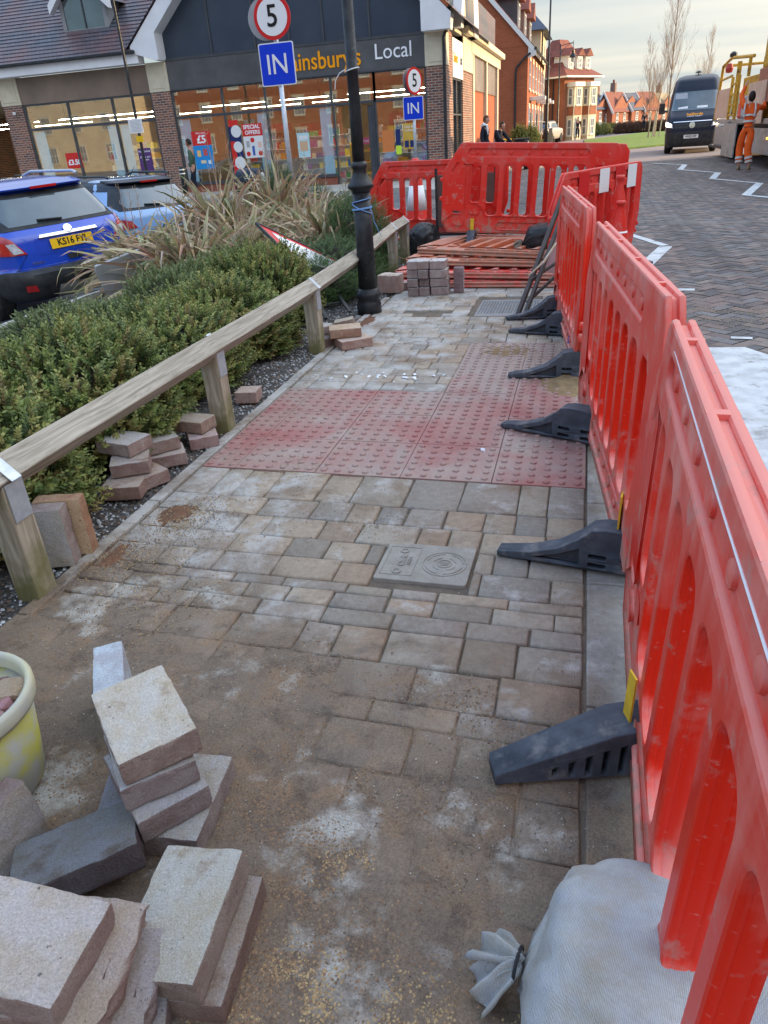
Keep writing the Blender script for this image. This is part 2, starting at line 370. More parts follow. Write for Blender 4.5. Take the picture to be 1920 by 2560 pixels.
def mudcol(nt, v):
    c = mixc(nt, ramp(nt, tnoise(nt, v, 3.2, 8, .65), [(.36, 0.), (.64, 1.)]), (.225, .170, .122), (.145, .112, .086))
    c = mixc(nt, ramp(nt, tnoise(nt, v, 5.5, 9, .72, .4), [(.50, 0.), (.62, .8)]), c, (.235, .155, .095))
    c = mixc(nt, ramp(nt, tnoise(nt, v, 3.4, 6, .62), [(.545, 0.), (.64, .85)]), c, (.43, .42, .38))
    c = mixc(nt, ramp(nt, tnoise(nt, v, 9, 8, .7), [(.52, 0.), (.64, .7)]), c, (.095, .070, .052))
    return mixc(nt, .7, c, ramp(nt, tnoise(nt, v, 190, 4, .8), [(.3, (.35, .33, .3)), (.7, (1.6, 1.55, 1.5))]), 'MULTIPLY')
def paver_mat(name, wet=True, side=None):
    """per-block colour, pale cement bloom, brown sand film, damp sheen"""
    m, nt, b, v = base(name)
    a = nt.nodes.new('ShaderNodeAttribute'); a.attribute_name = 'Col'
    sp = nn(nt, 'ShaderNodeSeparateXYZ'); nt.links.new(v, sp.inputs[0])
    c = mixc(nt, .55, a.outputs['Color'], ramp(nt, tnoise(nt, v, 38, 6, .7), [(.3, (.55, .54, .52)), (.72, (1.25, 1.22, 1.18))]), 'MULTIPLY')
    big = tnoise(nt, v, 1.6, 7, .6, .6)
    # bloom on the left edge and further up the path
    lx = nn(nt, 'ShaderNodeMapRange'); nt.links.new(sp.outputs[0], lx.inputs[0])
    lx.inputs[1].default_value = -.75; lx.inputs[2].default_value = -1.75; lx.inputs[3].default_value = 0; lx.inputs[4].default_value = .13
    ly = nn(nt, 'ShaderNodeMapRange'); nt.links.new(sp.outputs[1], ly.inputs[0])
    ly.inputs[1].default_value = 3.6; ly.inputs[2].default_value = 6.2; ly.inputs[3].default_value = 0; ly.inputs[4].default_value = .045
    f = math_(nt, 'ADD', math_(nt, 'ADD', tnoise(nt, v, 4.5, 9, .72), lx.outputs[0]), ly.outputs[0])
    c = mixc(nt, ramp(nt, f, [(.54, 0.), (.66, .85)]), c, (.45, .43, .40))
    c = mixc(nt, ramp(nt, tnoise(nt, v, 2.3, 9, .7, .3), [(.50, 0.), (.64, .85)]), c, (.19, .13, .085))
    fy = nn(nt, 'ShaderNodeMapRange'); nt.links.new(math_(nt, 'ADD', sp.outputs[1], math_(nt, 'MULTIPLY', sp.outputs[0], .42)), fy.inputs[0])
    fy.inputs[1].default_value = 1.85; fy.inputs[2].default_value = .95; fy.inputs[3].default_value = 0; fy.inputs[4].default_value = .46
    ff = ramp(nt, math_(nt, 'ADD', tnoise(nt, v, 5, 9, .72, .4), fy.outputs[0]), [(.55, 0.), (.80, .97)])
    c = mixc(nt, ff, c, mudcol(nt, v))
    nt.links.new(c, b.inputs['Base Color'])
    r = nn(nt, 'ShaderNodeMapRange'); nt.links.new(big, r.inputs[0]); r.inputs[1].default_value = .35; r.inputs[2].default_value = .62
    r.inputs[3].default_value = .33 if wet else .6; r.inputs[4].default_value = .85; nt.links.new(r.outputs[0], b.inputs['Roughness'])
    mpn = nn(nt, 'ShaderNodeMapping'); mpn.inputs['Scale'].default_value = (150, 18, 10); mpn.inputs['Rotation'].default_value = (0, 0, .5); nt.links.new(v, mpn.inputs[0])
    h = math_(nt, 'ADD', tnoise(nt, v, 130, 6, .7), math_(nt, 'MULTIPLY', tnoise(nt, mpn.outputs[0], 1, 3), .5))
    h = math_(nt, 'ADD', h, math_(nt, 'MULTIPLY', tnoise(nt, v, 14, 4), 1.2))
    bump(nt, b, h, .55, .006); return m
m_paver = paver_mat('block_paving')

def tact_mat():
    m, nt, b, v = base('red_tactile_slab')
    sp = nn(nt, 'ShaderNodeSeparateXYZ'); nt.links.new(v, sp.inputs[0])
    c = mixc(nt, ramp(nt, tnoise(nt, v, 30, 6, .7), [(.3, 0.), (.7, 1.)]), (.36, .13, .115), (.28, .125, .11))
    f = tnoise(nt, v, 2.0, 9, .68, .5)
    rg = nn(nt, 'ShaderNodeMapRange'); nt.links.new(sp.outputs[1], rg.inputs[0]); rg.inputs[1].default_value = 4.0; rg.inputs[2].default_value = 4.9; rg.inputs[3].default_value = 0; rg.inputs[4].default_value = .17
    f = math_(nt, 'ADD', f, rg.outputs[0])
    c = mixc(nt, ramp(nt, f, [(.38, 0.), (.62, .92)]), c, (.33, .255, .215))
    c = mixc(nt, ramp(nt, tnoise(nt, v, 7, 8, .75), [(.55, 0.), (.7, .5)]), c, (.42, .30, .28))
    nt.links.new(c, b.inputs['Base Color'])
    nt.links.new(ramp(nt, tnoise(nt, v, 2.4, 5), [(.4, .3), (.62, .8)]), b.inputs['Roughness'])
    bump(nt, b, tnoise(nt, v, 110, 6, .7), .4, .005); return m
m_tact = tact_mat()

def mud_mat():
    m, nt, b, v = base('damp_sand_and_mud')
    c = mudcol(nt, v)
    nt.links.new(c, b.inputs['Base Color'])
    nt.links.new(ramp(nt, tnoise(nt, v, 3, 5), [(.38, .35), (.6, .9)]), b.inputs['Roughness'])
    bump(nt, b, math_(nt, 'ADD', tnoise(nt, v, 160, 7, .75), math_(nt, 'MULTIPLY', tnoise(nt, v, 34, 6, .7), 1.2)), .6, .008); return m
m_mud = mud_mat()

def block_mat():
    m, nt, b, v = base('reclaimed_block')
    oi = nt.nodes.new('ShaderNodeObjectInfo')
    geo = nt.nodes.new('ShaderNodeTexCoord'); sn = nn(nt, 'ShaderNodeSeparateXYZ'); nt.links.new(geo.outputs['Normal'], sn.inputs[0])
    off = nn(nt, 'ShaderNodeVectorMath', operation='ADD'); nt.links.new(v, off.inputs[0]); nt.links.new(oi.outputs['Location'], off.inputs[1]); vv = off.outputs[0]
    sidec = mixc(nt, oi.outputs['Random'], (.29, .215, .20), (.33, .235, .205))
    sidec = mixc(nt, ramp(nt, tnoise(nt, vv, 7, 8, .7), [(.42, 0.), (.60, .85)]), sidec, (.43, .37, .34))
    topc = mixc(nt, ramp(nt, tnoise(nt, vv, 11, 9, .78), [(.40, 0.), (.58, 1.)]), (.50, .45, .37), (.55, .54, .53))
    topc = mixc(nt, ramp(nt, tnoise(nt, vv, 5, 5, .7), [(.58, 0.), (.70, .9)]), topc, (.30, .20, .12))
    c = mixc(nt, ramp(nt, sn.outputs[2], [(.45, 0.), (.75, 1.)]), sidec, topc)
    c = mixc(nt, 1.0, c, oi.outputs['Color'], 'MULTIPLY')
    c = mixc(nt, ramp(nt, tnoise(nt, vv, 75, 3, .6), [(.68, 0.), (.72, .75)]), c, (.10, .09, .085))
    c = mixc(nt, .6, c, ramp(nt, tnoise(nt, vv, 260, 5, .9), [(.34, (.35, .34, .33)), (.66, (1.45, 1.45, 1.45))]), 'MULTIPLY')
    nt.links.new(c, b.inputs['Base Color']); b.inputs['Roughness'].default_value = .88
    bump(nt, b, math_(nt, 'ADD', tnoise(nt, vv, 150, 7, .75), math_(nt, 'MULTIPLY', tnoise(nt, vv, 30, 5, .6), 1.2)), 1.0, .010); return m
m_block = block_mat()

def road_mat():
    m, nt, b, v = base('road_block_paving')
    a = nt.nodes.new('ShaderNodeAttribute'); a.attribute_name = 'Col'
    c = mixc(nt, .5, a.outputs['Color'], ramp(nt, tnoise(nt, v, 30, 5, .7), [(.3, (.6, .6, .6)), (.7, (1.3, 1.25, 1.2))]), 'MULTIPLY')
    c = mixc(nt, ramp(nt, tnoise(nt, v, .45, 7, .6), [(.50, 0.), (.72, .4)]), c, (.24, .215, .19))
    tm = nn(nt, 'ShaderNodeMapping'); tm.inputs['Scale'].default_value = (1.6, .12, 1); tm.inputs['Rotation'].default_value = (0, 0, .12); nt.links.new(v, tm.inputs[0])
    c = mixc(nt, ramp(nt, tnoise(nt, tm.outputs[0], 1, 5, .6), [(.48, 0.), (.66, .55)]), c, (.055, .05, .05))
    nt.links.new(c, b.inputs['Base Color']); b.inputs['Roughness'].default_value = .7
    bump(nt, b, tnoise(nt, v, 60, 5, .7), .4, .006); return m
m_road = road_mat()
m_asph = mat('asphalt', (.10, .10, .105), (.14, .14, .14), 1.2, .85, bmp=.4, bs=120)
m_joint = mat('joint_sand', (.11, .088, .068), (.17, .135, .10), 12, .95, bmp=.6, bs=80)
m_soil = mat('bark_and_gravel_bed', (.085, .08, .075), (.22, .215, .21), 55, .95, bmp=1, bs=70, lo=.45, hi=.7, c3=(.07, .055, .04), s3=2, bd=.03)
m_grassg = mat('grass_ground', (.11, .18, .03), (.20, .25, .05), 2, .95)
m_hill = mat('hill_green', (.10, .14, .07), (.13, .15, .10), .02, .95)
m_path = mat('tarmac_path', (.28, .22, .19), (.24, .19, .17), 2, .9)
m_roadpaint = mat('road_paint', (.66, .68, .68), (.50, .51, .50), 9, .7, bmp=.9, bs=45, c3=(.30, .29, .27), s3=7, l3=.54, h3=.66)
m_bag = None
def bag_mat():
    m, nt, b, v = base('woven_sandbag')
    t = nn(nt, 'ShaderNodeTexWave', wave_type='BANDS', bands_direction='X'); t.inputs['Scale'].default_value = 130; t.inputs['Distortion'].default_value = 2.5; t.inputs['Detail Scale'].default_value = 3
    t2 = nn(nt, 'ShaderNodeTexWave', wave_type='BANDS', bands_direction='Z'); t2.inputs['Scale'].default_value = 120; t2.inputs['Distortion'].default_value = 1.2
    nt.links.new(v, t.inputs[0]); nt.links.new(v, t2.inputs[0])
    c = mixc(nt, ramp(nt, tnoise(nt, v, 4, 8, .65), [(.35, 0.), (.6, 1.)]), (.58, .57, .53), (.40, .43, .47))
    c = mixc(nt, ramp(nt, tnoise(nt, v, 7, 8, .7), [(.46, 0.), (.64, .8)]), c, (.42, .37, .28))
    c = mixc(nt, .35, c, t.outputs[0], 'MULTIPLY')
    nt.links.new(c, b.inputs['Base Color']); b.inputs['Roughness'].default_value = .85
    bump(nt, b, math_(nt, 'ADD', math_(nt, 'ADD', t.outputs[1], t2.outputs[1]), math_(nt, 'MULTIPLY', tnoise(nt, v, 22, 6, .65), 5.0)), .45, .005); return m
m_bag = bag_mat()
def wood_mat(name, c1, c2, green=.5):
    m, nt, b, v = base(name)
    mpn = nn(nt, 'ShaderNodeMapping'); mpn.inputs['Scale'].default_value = (22, 1.1, 22); nt.links.new(v, mpn.inputs[0])
    g = tnoise(nt, mpn.outputs[0], 2.2, 8, .65, 1.0)
    c = mixc(nt, ramp(nt, g, [(.36, 0.), (.62, 1.)]), c1, c2)
    c = mixc(nt, ramp(nt, tnoise(nt, v, 3, 5), [(.5, 0.), (.68, green)]), c, (.13, .125, .05))
    nt.links.new(c, b.inputs['Base Color']); b.inputs['Roughness'].default_value = .8
    bump(nt, b, g, .5, .004); return m
m_wood = wood_mat('weathered_rail_wood', (.25, .215, .165), (.47, .42, .34), .12)
def post_mat():
    m, nt, b, v = base('weathered_post_wood')
    mpn = nn(nt, 'ShaderNodeMapping'); mpn.inputs['Scale'].default_value = (26, 26, 1.6); nt.links.new(v, mpn.inputs[0])
    g = tnoise(nt, mpn.outputs[0], 2.2, 8, .65, 1.0)
    c = mixc(nt, ramp(nt, g, [(.36, 0.), (.62, 1.)]), (.24, .195, .14), (.44, .38, .29))
    sp = nn(nt, 'ShaderNodeSeparateXYZ'); nt.links.new(v, sp.inputs[0])
    lo = nn(nt, 'ShaderNodeMapRange'); nt.links.new(sp.outputs[2], lo.inputs[0]); lo.inputs[1].default_value = .32; lo.inputs[2].default_value = .02; lo.inputs[3].default_value = 0; lo.inputs[4].default_value = .3
    c = mixc(nt, ramp(nt, math_(nt, 'ADD', tnoise(nt, v, 6, 6), lo.outputs[0]), [(.55, 0.), (.78, .8)]), c, (.12, .115, .03))
    nt.links.new(c, b.inputs['Base Color']); b.inputs['Roughness'].default_value = .8
    bump(nt, b, g, .5, .004); return m
m_post = post_mat()
def leaf_mat(name, rough=.55, sheen=0):
    m, nt, b, v = base(name)
    a = nt.nodes.new('ShaderNodeAttribute'); a.attribute_name = 'Col'
    nt.links.new(a.outputs['Color'], b.inputs['Base Color']); b.inputs['Roughness'].default_value = rough
    b.inputs['Specular IOR Level'].default_value = .2
    tr = nt.nodes.new('ShaderNodeBsdfTranslucent'); nt.links.new(a.outputs['Color'], tr.inputs[0])
    mx = nt.nodes.new('ShaderNodeMixShader'); mx.inputs[0].default_value = .25
    out = nt.nodes['Material Output']; nt.links.new(b.outputs[0], mx.inputs[1]); nt.links.new(tr.outputs[0], mx.inputs[2]); nt.links.new(mx.outputs[0], out.inputs[0])
    return m
m_leaf = leaf_mat('leaf', .5); m_strap = leaf_mat('strap_leaf', .6)
def glass_mat(name, refl, tint=(.9, .95, .97)):
    m = bpy.data.materials.new(name); m.use_nodes = True; nt = m.node_tree; nt.nodes.clear()
    o = nt.nodes.new('ShaderNodeOutputMaterial'); t = nt.nodes.new('ShaderNodeBsdfTransparent'); t.inputs[0].default_value = (*tint, 1)
    g = nt.nodes.new('ShaderNodeBsdfGlossy'); g.inputs['Roughness'].default_value = 0.01; g.inputs[0].default_value = (1, 1, 1, 1)
    x = nt.nodes.new('ShaderNodeMixShader'); x.inputs[0].default_value = refl
    nt.links.new(t.outputs[0], x.inputs[1]); nt.links.new(g.outputs[0], x.inputs[2]); nt.links.new(x.outputs[0], o.inputs[0]); return m
m_shopglass = glass_mat('shop_glass', .14)
m_ice = mat('ice_shards', (.75, .78, .82), None, rough=.1, spec=.8)
m_attr = mat('coloured_goods', (1, 1, 1), None, rough=.5, attr=True)
# ---------------------------------------------------------------- ground
def sstep(a, b, x): t = np.clip((x - a) / (b - a), 0, 1); return t * t * (3 - 2 * t)
def gh(x, y):
    x = np.asarray(x, float); y = np.asarray(y, float)
    return -.05 - .45 * sstep(-4.6, -6.0, x) * sstep(-20, 2, y) * sstep(24, 17, y)
gx = np.array([-900, -300, -120, -60, -40, -30, -24, -20] + list(np.arange(-18, -3, 1.)) + [-2, 0, 2, 5, 10, 20, 40, 100, 300, 900], float)
gy = np.array([-300, -60, -30, -20] + list(np.arange(-10, 30, 2.)) + [32, 36, 42, 50, 70, 100, 150, 250, 500, 1000, 2000], float)
GX, GY = np.meshgrid(gx, gy); V = np.stack([GX, GY, gh(GX, GY)], -1).reshape(-1, 3)
nx, ny = len(gx), len(gy)
F = [(j * nx + i, j * nx + i + 1, (j + 1) * nx + i + 1, (j + 1) * nx + i) for j in range(ny - 1) for i in range(nx - 1)]
struct(obj('ground', npmesh('ground', V, F, m_asph)))
def sheet(name, poly, z, m, t=.02):
    mb = MB(); mb.prism(poly, z - t, z, 'z'); return struct(mb.build(name, m))

# road of small herringbone blocks
def herring():
    s = .1; ca, sa = math.cos(R(45)), math.sin(R(45)); vs, fs, cs = [], [], []; g = .0035; rr = random.Random(3)
    pal = [(.15, .115, .105), (.12, .10, .10), (.19, .135, .12), (.15, .14, .14), (.10, .09, .09), (.20, .16, .14)]
    def inside(x, y):
        if y > 31 or y < -1.2: return False
        if y < 7.5: return .30 < x < 6.6
        if y < 21: return -2.4 - .15 * max(0, y - 9) < x < 7.2
        return -3.0 < x < 9
    N = 330
    for r in range(-N, N):
        for c in range(-N, N):
            k = (c - r) % 4
            if k == 0: x0, x1, y0, y1 = c, c + 2, r, r + 1
            elif k == 3: x0, x1, y0, y1 = c, c + 1, r, r + 2
            else: continue
            cx, cy = (x0 + x1) / 2 * s, (y0 + y1) / 2 * s
            wx, wy = cx * ca - cy * sa, cx * sa + cy * ca + 14
            if not inside(wx, wy): continue
            z = -.03 + rr.uniform(-.002, .002); o = len(vs)
            for px, py in ((x0 * s + g, y0 * s + g), (x1 * s - g, y0 * s + g), (x1 * s - g, y1 * s - g), (x0 * s + g, y1 * s - g)):
                vs.append((px * ca - py * sa, px * sa + py * ca + 14, z + rr.uniform(-.0012, .0012)))
            fs.append((o, o + 1, o + 2, o + 3)); p = rr.choice(pal); q = rr.uniform(.8, 1.2); cs.append(tuple(q * t for t in p))
    return npmesh('road', vs, fs, m_road, cs)
struct(obj('road', herring()))
sheet('road_bed', [(.28, -1.5), (9, -1.5), (9, 31.2), (-3, 31.2), (-4.3, 21), (-2.5, 9), (-2.4, 7.4), (.28, 7.4)], -.038, m_joint, .01)
def lane(x0, x1, y0, y1, name, m, z): return sheet(name, [(x0, y0), (x1, y0), (x1, y1), (x0, y1)], z, m)
sheet('far_road', [(-3, 31.2), (9, 31.2), (9.5, 44), (6, 60), (4.6, 47.5), (2.2, 44.6), (-.2, 48.6), (-2.6, 46)], -.036, m_path)
sheet('grass', [(-.14, 49.3), (1.9, 45.3), (4.3, 47.6), (7.5, 60), (14, 78), (6, 92), (-.3, 72)], .03, m_grassg, .08)
sheet('path', [(-2.9, 30), (-1.7, 31), (-.9, 46), (-.26, 49.3), (-.42, 72), (5.6, 92), (4.6, 94), (-2.3, 73)], 0, m_path, .05)
sheet('far_pavement', [(-4.6, 21.2), (-4.6, 60), (-2.92, 60), (-2.92, 31), (-3.2, 21.2)], .05, m_conc, .12)
sheet('shop_pavement', [(-26, 22.6), (-4.62, 22.6), (-4.62, 26.3), (-26, 26.3)], .05, m_conc, .15)
sheet('pavement', [(6.7, -3), (12, -3), (12, 44), (9.1, 44), (9.1, 31), (7.3, 20), (6.7, 9)], .05, m_conc, .12)
# hills on the horizon
def hill(x0, x1, y, h, seed):
    n = 40; vs = []; r2 = random.Random(seed); ph = [r2.uniform(0, 6) for _ in range(4)]
    for j, (yy, k) in enumerate(((y - 60, 0), (y, 1), (y + 120, .6))):
        for i in range(n + 1):
            t = i / n; z = h * k * (.55 + .25 * math.sin(t * 5 + ph[0]) + .12 * math.sin(t * 13 + ph[1]) + .04 * math.sin(t * 41 + ph[2]))
            vs.append((x0 + (x1 - x0) * t, yy, z - .3))
    fs = [(j * (n + 1) + i, j * (n + 1) + i + 1, (j + 1) * (n + 1) + i + 1, (j + 1) * (n + 1) + i) for j in range(2) for i in range(n)]
    return struct(obj('hill', npmesh('hill', vs, fs, m_hill, smooth=True)))
hill(-60, 420, 620, 17, 2)

# road paint
def stroke(mb, pts, wd, z=-.0245):
    for a, b in zip(pts[:-1], pts[1:]):
        a, b = Vector((*a, 0)), Vector((*b, 0)); d = (b - a).normalized(); n = Vector((-d.y, d.x, 0)) * wd / 2
        mb.add([(a - n) + Vector((0, 0, z)), (a + n) + Vector((0, 0, z)), (b + n) + Vector((0, 0, z)), (b - n) + Vector((0, 0, z))], [(0, 1, 2, 3)])
mb = MB()
zz = [(2.25, 29.6), (3.10, 27.6)], [(3.10, 27.6), (2.72, 25.2)], [(2.72, 25.2), (3.45, 23.0)], [(3.45, 23.0), (3.03, 20.9)], [(3.03, 20.9), (3.72, 18.9)], [(3.72, 18.9), (3.0, 16.3)], [(3.0, 16.3), (3.5, 15.2)]
for i, sgm in enumerate(zz): stroke(mb, sgm, .1 if i % 2 == 0 else .17)
stroke(mb, [(.60, 11.45), (1.02, 10.15)], .11); stroke(mb, [(1.02, 10.08), (.62, 8.45)], .16); stroke(mb, [(.45, 7.42), (1.04, 7.36)], .10)
stroke(mb, [(1.08, 5.62), (1.22, 5.60)], .06)
struct(mb.build('road_marking', m_roadpaint))
mb = MB(); mb.add([(.42, 5.33, -.0245), (1.13, 5.36, -.0245), (1.34, 5.0, -.0245), (1.36, 3.1, -.0245), (.42, 3.0, -.0245)], [(0, 1, 2, 3, 4)])
struct(mb.build('road_marking', m_roadpaint))
mb = MB(); stroke(mb, [(-9, 15.2), (-4.9, 15.9), (-2.9, 18.0)], .05, -.04); stroke(mb, [(-9, 15.35), (-4.95, 16.05), (-3.0, 18.1)], .05, -.04)
struct(mb.build('road_marking', m_roadpaint))

# ---------------------------------------------------------------- footway of mixed blocks
def shear(x, y): return y - .05 * (x + 1.8) / 1.87
def footway():
    vs, fs, cs = [], [], []; rr = random.Random(11)
    pal = [(.27, .245, .21), (.30, .275, .24), (.25, .23, .205), (.32, .275, .225), (.27, .25, .23), (.29, .23, .18), (.225, .215, .20)]
    def block(x0, x1, y0, y1, far):
        g = rr.uniform(.0015, .0042); x0 += g; x1 -= g; y0 += rr.uniform(.001, .0035); y1 -= rr.uniform(.001, .0035)
        z = rr.uniform(-.003, .0025); c = .0065; ta, tb = rr.uniform(-.012, .012), rr.uniform(-.012, .012)
        mx_, my_ = (x0 + x1) / 2, (y0 + y1) / 2; o = len(vs)
        J = [(rr.uniform(-.0025, .0025), rr.uniform(-.0025, .0025)) for _ in range(4)]
        for dx, zz in ((0, -.035), (0, -.008), (.003, -.0025), (c, 0)):
            for (px, py), (jx, jy) in zip(((x0 + dx, y0 + dx), (x1 - dx, y0 + dx), (x1 - dx, y1 - dx), (x0 + dx, y1 - dx)), J):
                vs.append((px + jx, shear(px, py) + jy, z + zz + (px - mx_) * ta + (py - my_) * tb))
        for k in range(3):
            for i in range(4): fs.append((o + k * 4 + i, o + k * 4 + (i + 1) % 4, o + k * 4 + 4 + (i + 1) % 4, o + k * 4 + 4 + i))
        fs.append((o + 12, o + 13, o + 14, o + 15)); p = rr.choice(pal); q = rr.uniform(.87, 1.12) * (1.2 if far else 1)
        cs.extend([(q * p[0] * 1.07, q * p[1], q * p[2] * .91)] * 13)
    def blocked(x0, x1, y0, y1):
        for a in ((-.675, -.315, 2.10, 2.385), (-.92, -.32, 6.30, 6.98), (-1.40, -1.16, 6.30, 6.46)):
            if x0 < a[1] - .01 and x1 > a[0] + .01 and y0 < a[3] - .01 and y1 > a[2] + .01: return True
        return False
    def row(xa, xb, y0, y1, far):
        x = xa
        while x < xb - .03:
            w = rr.choice([.245, .245, .165, .165, .125]) if y1 - y0 > .12 else rr.choice([.245, .2, .165])
            if far: w *= .92
            if xb - (x + w) < .08: w = xb - x
            segs = [(x, min(x + w, xb))]
            for s0, s1 in segs:
                if not blocked(s0, s1, y0, y1): block(s0, s1, y0, y1, far)
                else:
                    for a in ((-.675, -.315, 2.10, 2.385), (-.92, -.32, 6.30, 6.98)):
                        if y0 < a[3] - .01 and y1 > a[2] + .01:
                            if s0 < a[0] - .03 < s1: block(s0, a[0], y0, y1, far)
                            if s0 < a[1] + .03 < s1: block(a[1], s1, y0, y1, far)
            x += w
    y = -.6
    while y < 2.93:
        h = .163 if rr.random() > .12 else .09
        if y < 2.10 < y + h + .05: h = 2.10 - y
        elif 2.09 < y < 2.37: h = .1425
        if y + h > 2.84: h = 2.995 - y
        row(-1.80, .075, y, y + h, False); y += h
    y = 4.26
    while y < 5.40: h = min(.157, 5.42 - y); row(-1.80, -.765, y, y + h, True); y += h
    y = 5.42
    while y < 7.12: h = .142 if rr.random() > .15 else .12; row(-1.80, .05, y, y + h, True); y += h
    return npmesh('footway', vs, fs, m_paver, cs)
struct(obj('footway', footway()))
sheet('footway_bed', [(-1.84, -1), (.3, -1), (.3, 7.45), (-1.84, 7.45)], -.0135, m_joint, .02)
def slabs(name, lst, m, t=.05, c=.006, top=0.0):
    mb = MB()
    for (x0, x1, y0, y1) in lst: mb.box(x0 + .003, x1 - .003, y0 + .003, y1 - .003, top - t, top, col=(.29, .265, .235))
    return struct(mb.build(name, m, bevel=c))
m_wetconc = mat('damp_concrete_kerb', (.29, .26, .22), (.22, .195, .165), 5, .35, .8, bmp=.6, bs=90, c3=(.36, .36, .35), s3=3, l3=.55, h3=.7)
slabs('kerb', [(.082, .29, -.9 + .62 * k, -.9 + .62 * (k + 1)) for k in range(13)], m_paver, top=-.004)
slabs('edging', [(-1.875, -1.81, -1 + .9 * k, -1 + .9 * (k + 1)) for k in range(9)], m_paver, top=.004)
slabs('kerb', [(-1.8 + .42 * k, -1.8 + .42 * (k + 1), 7.13, 7.30) for k in range(5)] + [(-1.9 + .3 * k, -1.9 + .3 * (k + 1), 7.31, 7.5) for k in range(8)], m_paver, top=.0)
def tactile():
    mb = MB(); xs = [-1.80, -1.62, -1.19, -.765, -.335, .078]; rr = random.Random(5)
    cells = [(xs[i], xs[i + 1], y, y + .415) for i in range(5) for y in (3.0, 3.415, 3.83)] + [(xs[i], xs[i + 1], 4.245 + .39 * k, 4.245 + .39 * (k + 1)) for i in (3, 4) for k in range(3)]
    for x0, x1, y0, y1 in cells:
        z = rr.uniform(-.001, .001); a = [(x0 + .002, y0 + .002), (x1 - .002, y0 + .002), (x1 - .002, y1 - .002), (x0 + .002, y1 - .002)]
        mb.add([(px, shear(px, py), z - .04) for px, py in a] + [(px, shear(px, py), z) for px, py in a], [(0, 1, 5, 4), (1, 2, 6, 5), (2, 3, 7, 6), (3, 0, 4, 7), (4, 5, 6, 7)])
        nx_ = max(1, round((x1 - x0) / .0715)); ny_ = 6
        for i in range(nx_):
            for j in range(ny_):
                cx = x0 + (x1 - x0) * (i + .5) / nx_; cy = y0 + (y1 - y0) * (j + .5) / ny_; cy = shear(cx, cy); n = 10
                P = [(.0165, -.0005), (.0145, .0055), (.010, .0080)]
                v_ = [(cx + r * math.cos(2 * math.pi * k / n), cy + r * math.sin(2 * math.pi * k / n), z + h) for r, h in P for k in range(n)]
                f_ = [(q * n + k, q * n + (k + 1) % n, (q + 1) * n + (k + 1) % n, (q + 1) * n + k) for q in range(2) for k in range(n)] + [tuple(2 * n + k for k in range(n))]
                mb.add(v_, f_)
    return mb
struct(tactile().build('tactile_paving', m_tact))

# mud and sand over the near blocks, thinning out up the path
def mudh(x, y):
    v = Vector((x, y, 0)); n1 = mnoise.fractal(v * 2.1, 1, 2, 5); n2 = mnoise.fractal(v * 9, 1, 2, 4); n3 = mnoise.noise(v * 60)
    cov = -.0028 + .0105 * float(sstep(1.70, .70, y + .42 * x + .30)) - .012 * float(sstep(1.25, 1.9, y + .12 * x))
    cov += .010 * math.exp(-((x + 1.15) ** 2 / .10 + (y - 1.55) ** 2 / .12)) + .013 * math.exp(-((x + .62) ** 2 / .03 + (y - .62) ** 2 / .08)) + .010 * math.exp(-((x + .78) ** 2 / .02 + (y - 1.25) ** 2 / .03))
    cov += .012 * math.exp(-((x + 1.9) ** 2 / .02 + (y - 1.9) ** 2 / .5)) - .010 * float(sstep(-.15, .1, x))*float(sstep(.4,1.1,y))
    return -.0035 + cov + n1 * .006 + n2 * .0042 + n3 * .0013 + .0009 * mnoise.noise(v * 130)
nxm, nym = 300, 420; xsM = np.linspace(-1.83, .30, nxm); ysM = np.linspace(-.1, 2.9, nym)
V = [(x, y, mudh(x, y)) for y in ysM for x in xsM]
F = [(j * nxm + i, j * nxm + i + 1, (j + 1) * nxm + i + 1, (j + 1) * nxm + i) for j in range(nym - 1) for i in range(nxm - 1)]
F = [f for f in F if max(V[k][2] for k in f) > -.012]
mud = obj('sand_and_mud', npmesh('sand_and_mud', V, F, m_mud, smooth=True)); mud['kind'] = 'stuff'; mud['category'] = 'sand'; mud['label'] = 'brown damp sand and mud smeared over the near paving blocks'
# sand thrown on the red slabs
def heap(name, cx, cy, rx, ry, h, label, m, seed=0, n=46):
    vs = []; fs = []
    for j in range(n + 1):
        for i in range(n + 1):
            u, v = i / n * 2 - 1, j / n * 2 - 1; r = math.hypot(u, v)
            z = h * max(0, 1 - r) ** 1.1 * (1 + .6 * mnoise.fractal(Vector((u * 2 + seed, v * 2, 0)), 1, 2, 4)) + .004 * mnoise.fractal(Vector((u * 5, v * 5, seed)), 1, 2, 4) - .003 - .01 * max(0, r - .75)
            vs.append((cx + rx * u, cy + ry * v, z))
    fs = [(j * (n + 1) + i, j * (n + 1) + i + 1, (j + 1) * (n + 1) + i + 1, (j + 1) * (n + 1) + i) for j in range(n) for i in range(n)]
    o = obj(name, npmesh(name, vs, fs, m, smooth=True)); o['kind'] = 'stuff'; o['category'] = 'sand'; o['label'] = label
m_sand = mat('yellow_building_sand', (.30, .20, .10), (.20, .13, .07), 12, .95, bmp=.9, bs=120)
m_rsand = mat('red_brick_dust', (.20, .095, .055), (.14, .08, .05), 12, .95, bmp=.9, bs=120)
heap('sand_heap', -.02, 4.55, .22, .42, .035, 'ochre sand heaped against the foot of the red barrier', m_sand, 1)
heap('sand_heap', -.45, 5.15, .30, .20, .006, 'thin ochre sand smear on the far red blister slabs', m_sand, 4)
heap('sand_heap', -1.66, 2.50, .10, .12, .010, 'reddish dust heap at the left edge of the grey blocks', m_rsand, 7)
heap('sand_heap', -1.74, 2.12, .07, .14, .012, 'reddish dust beside the two upright blocks', m_rsand, 9)
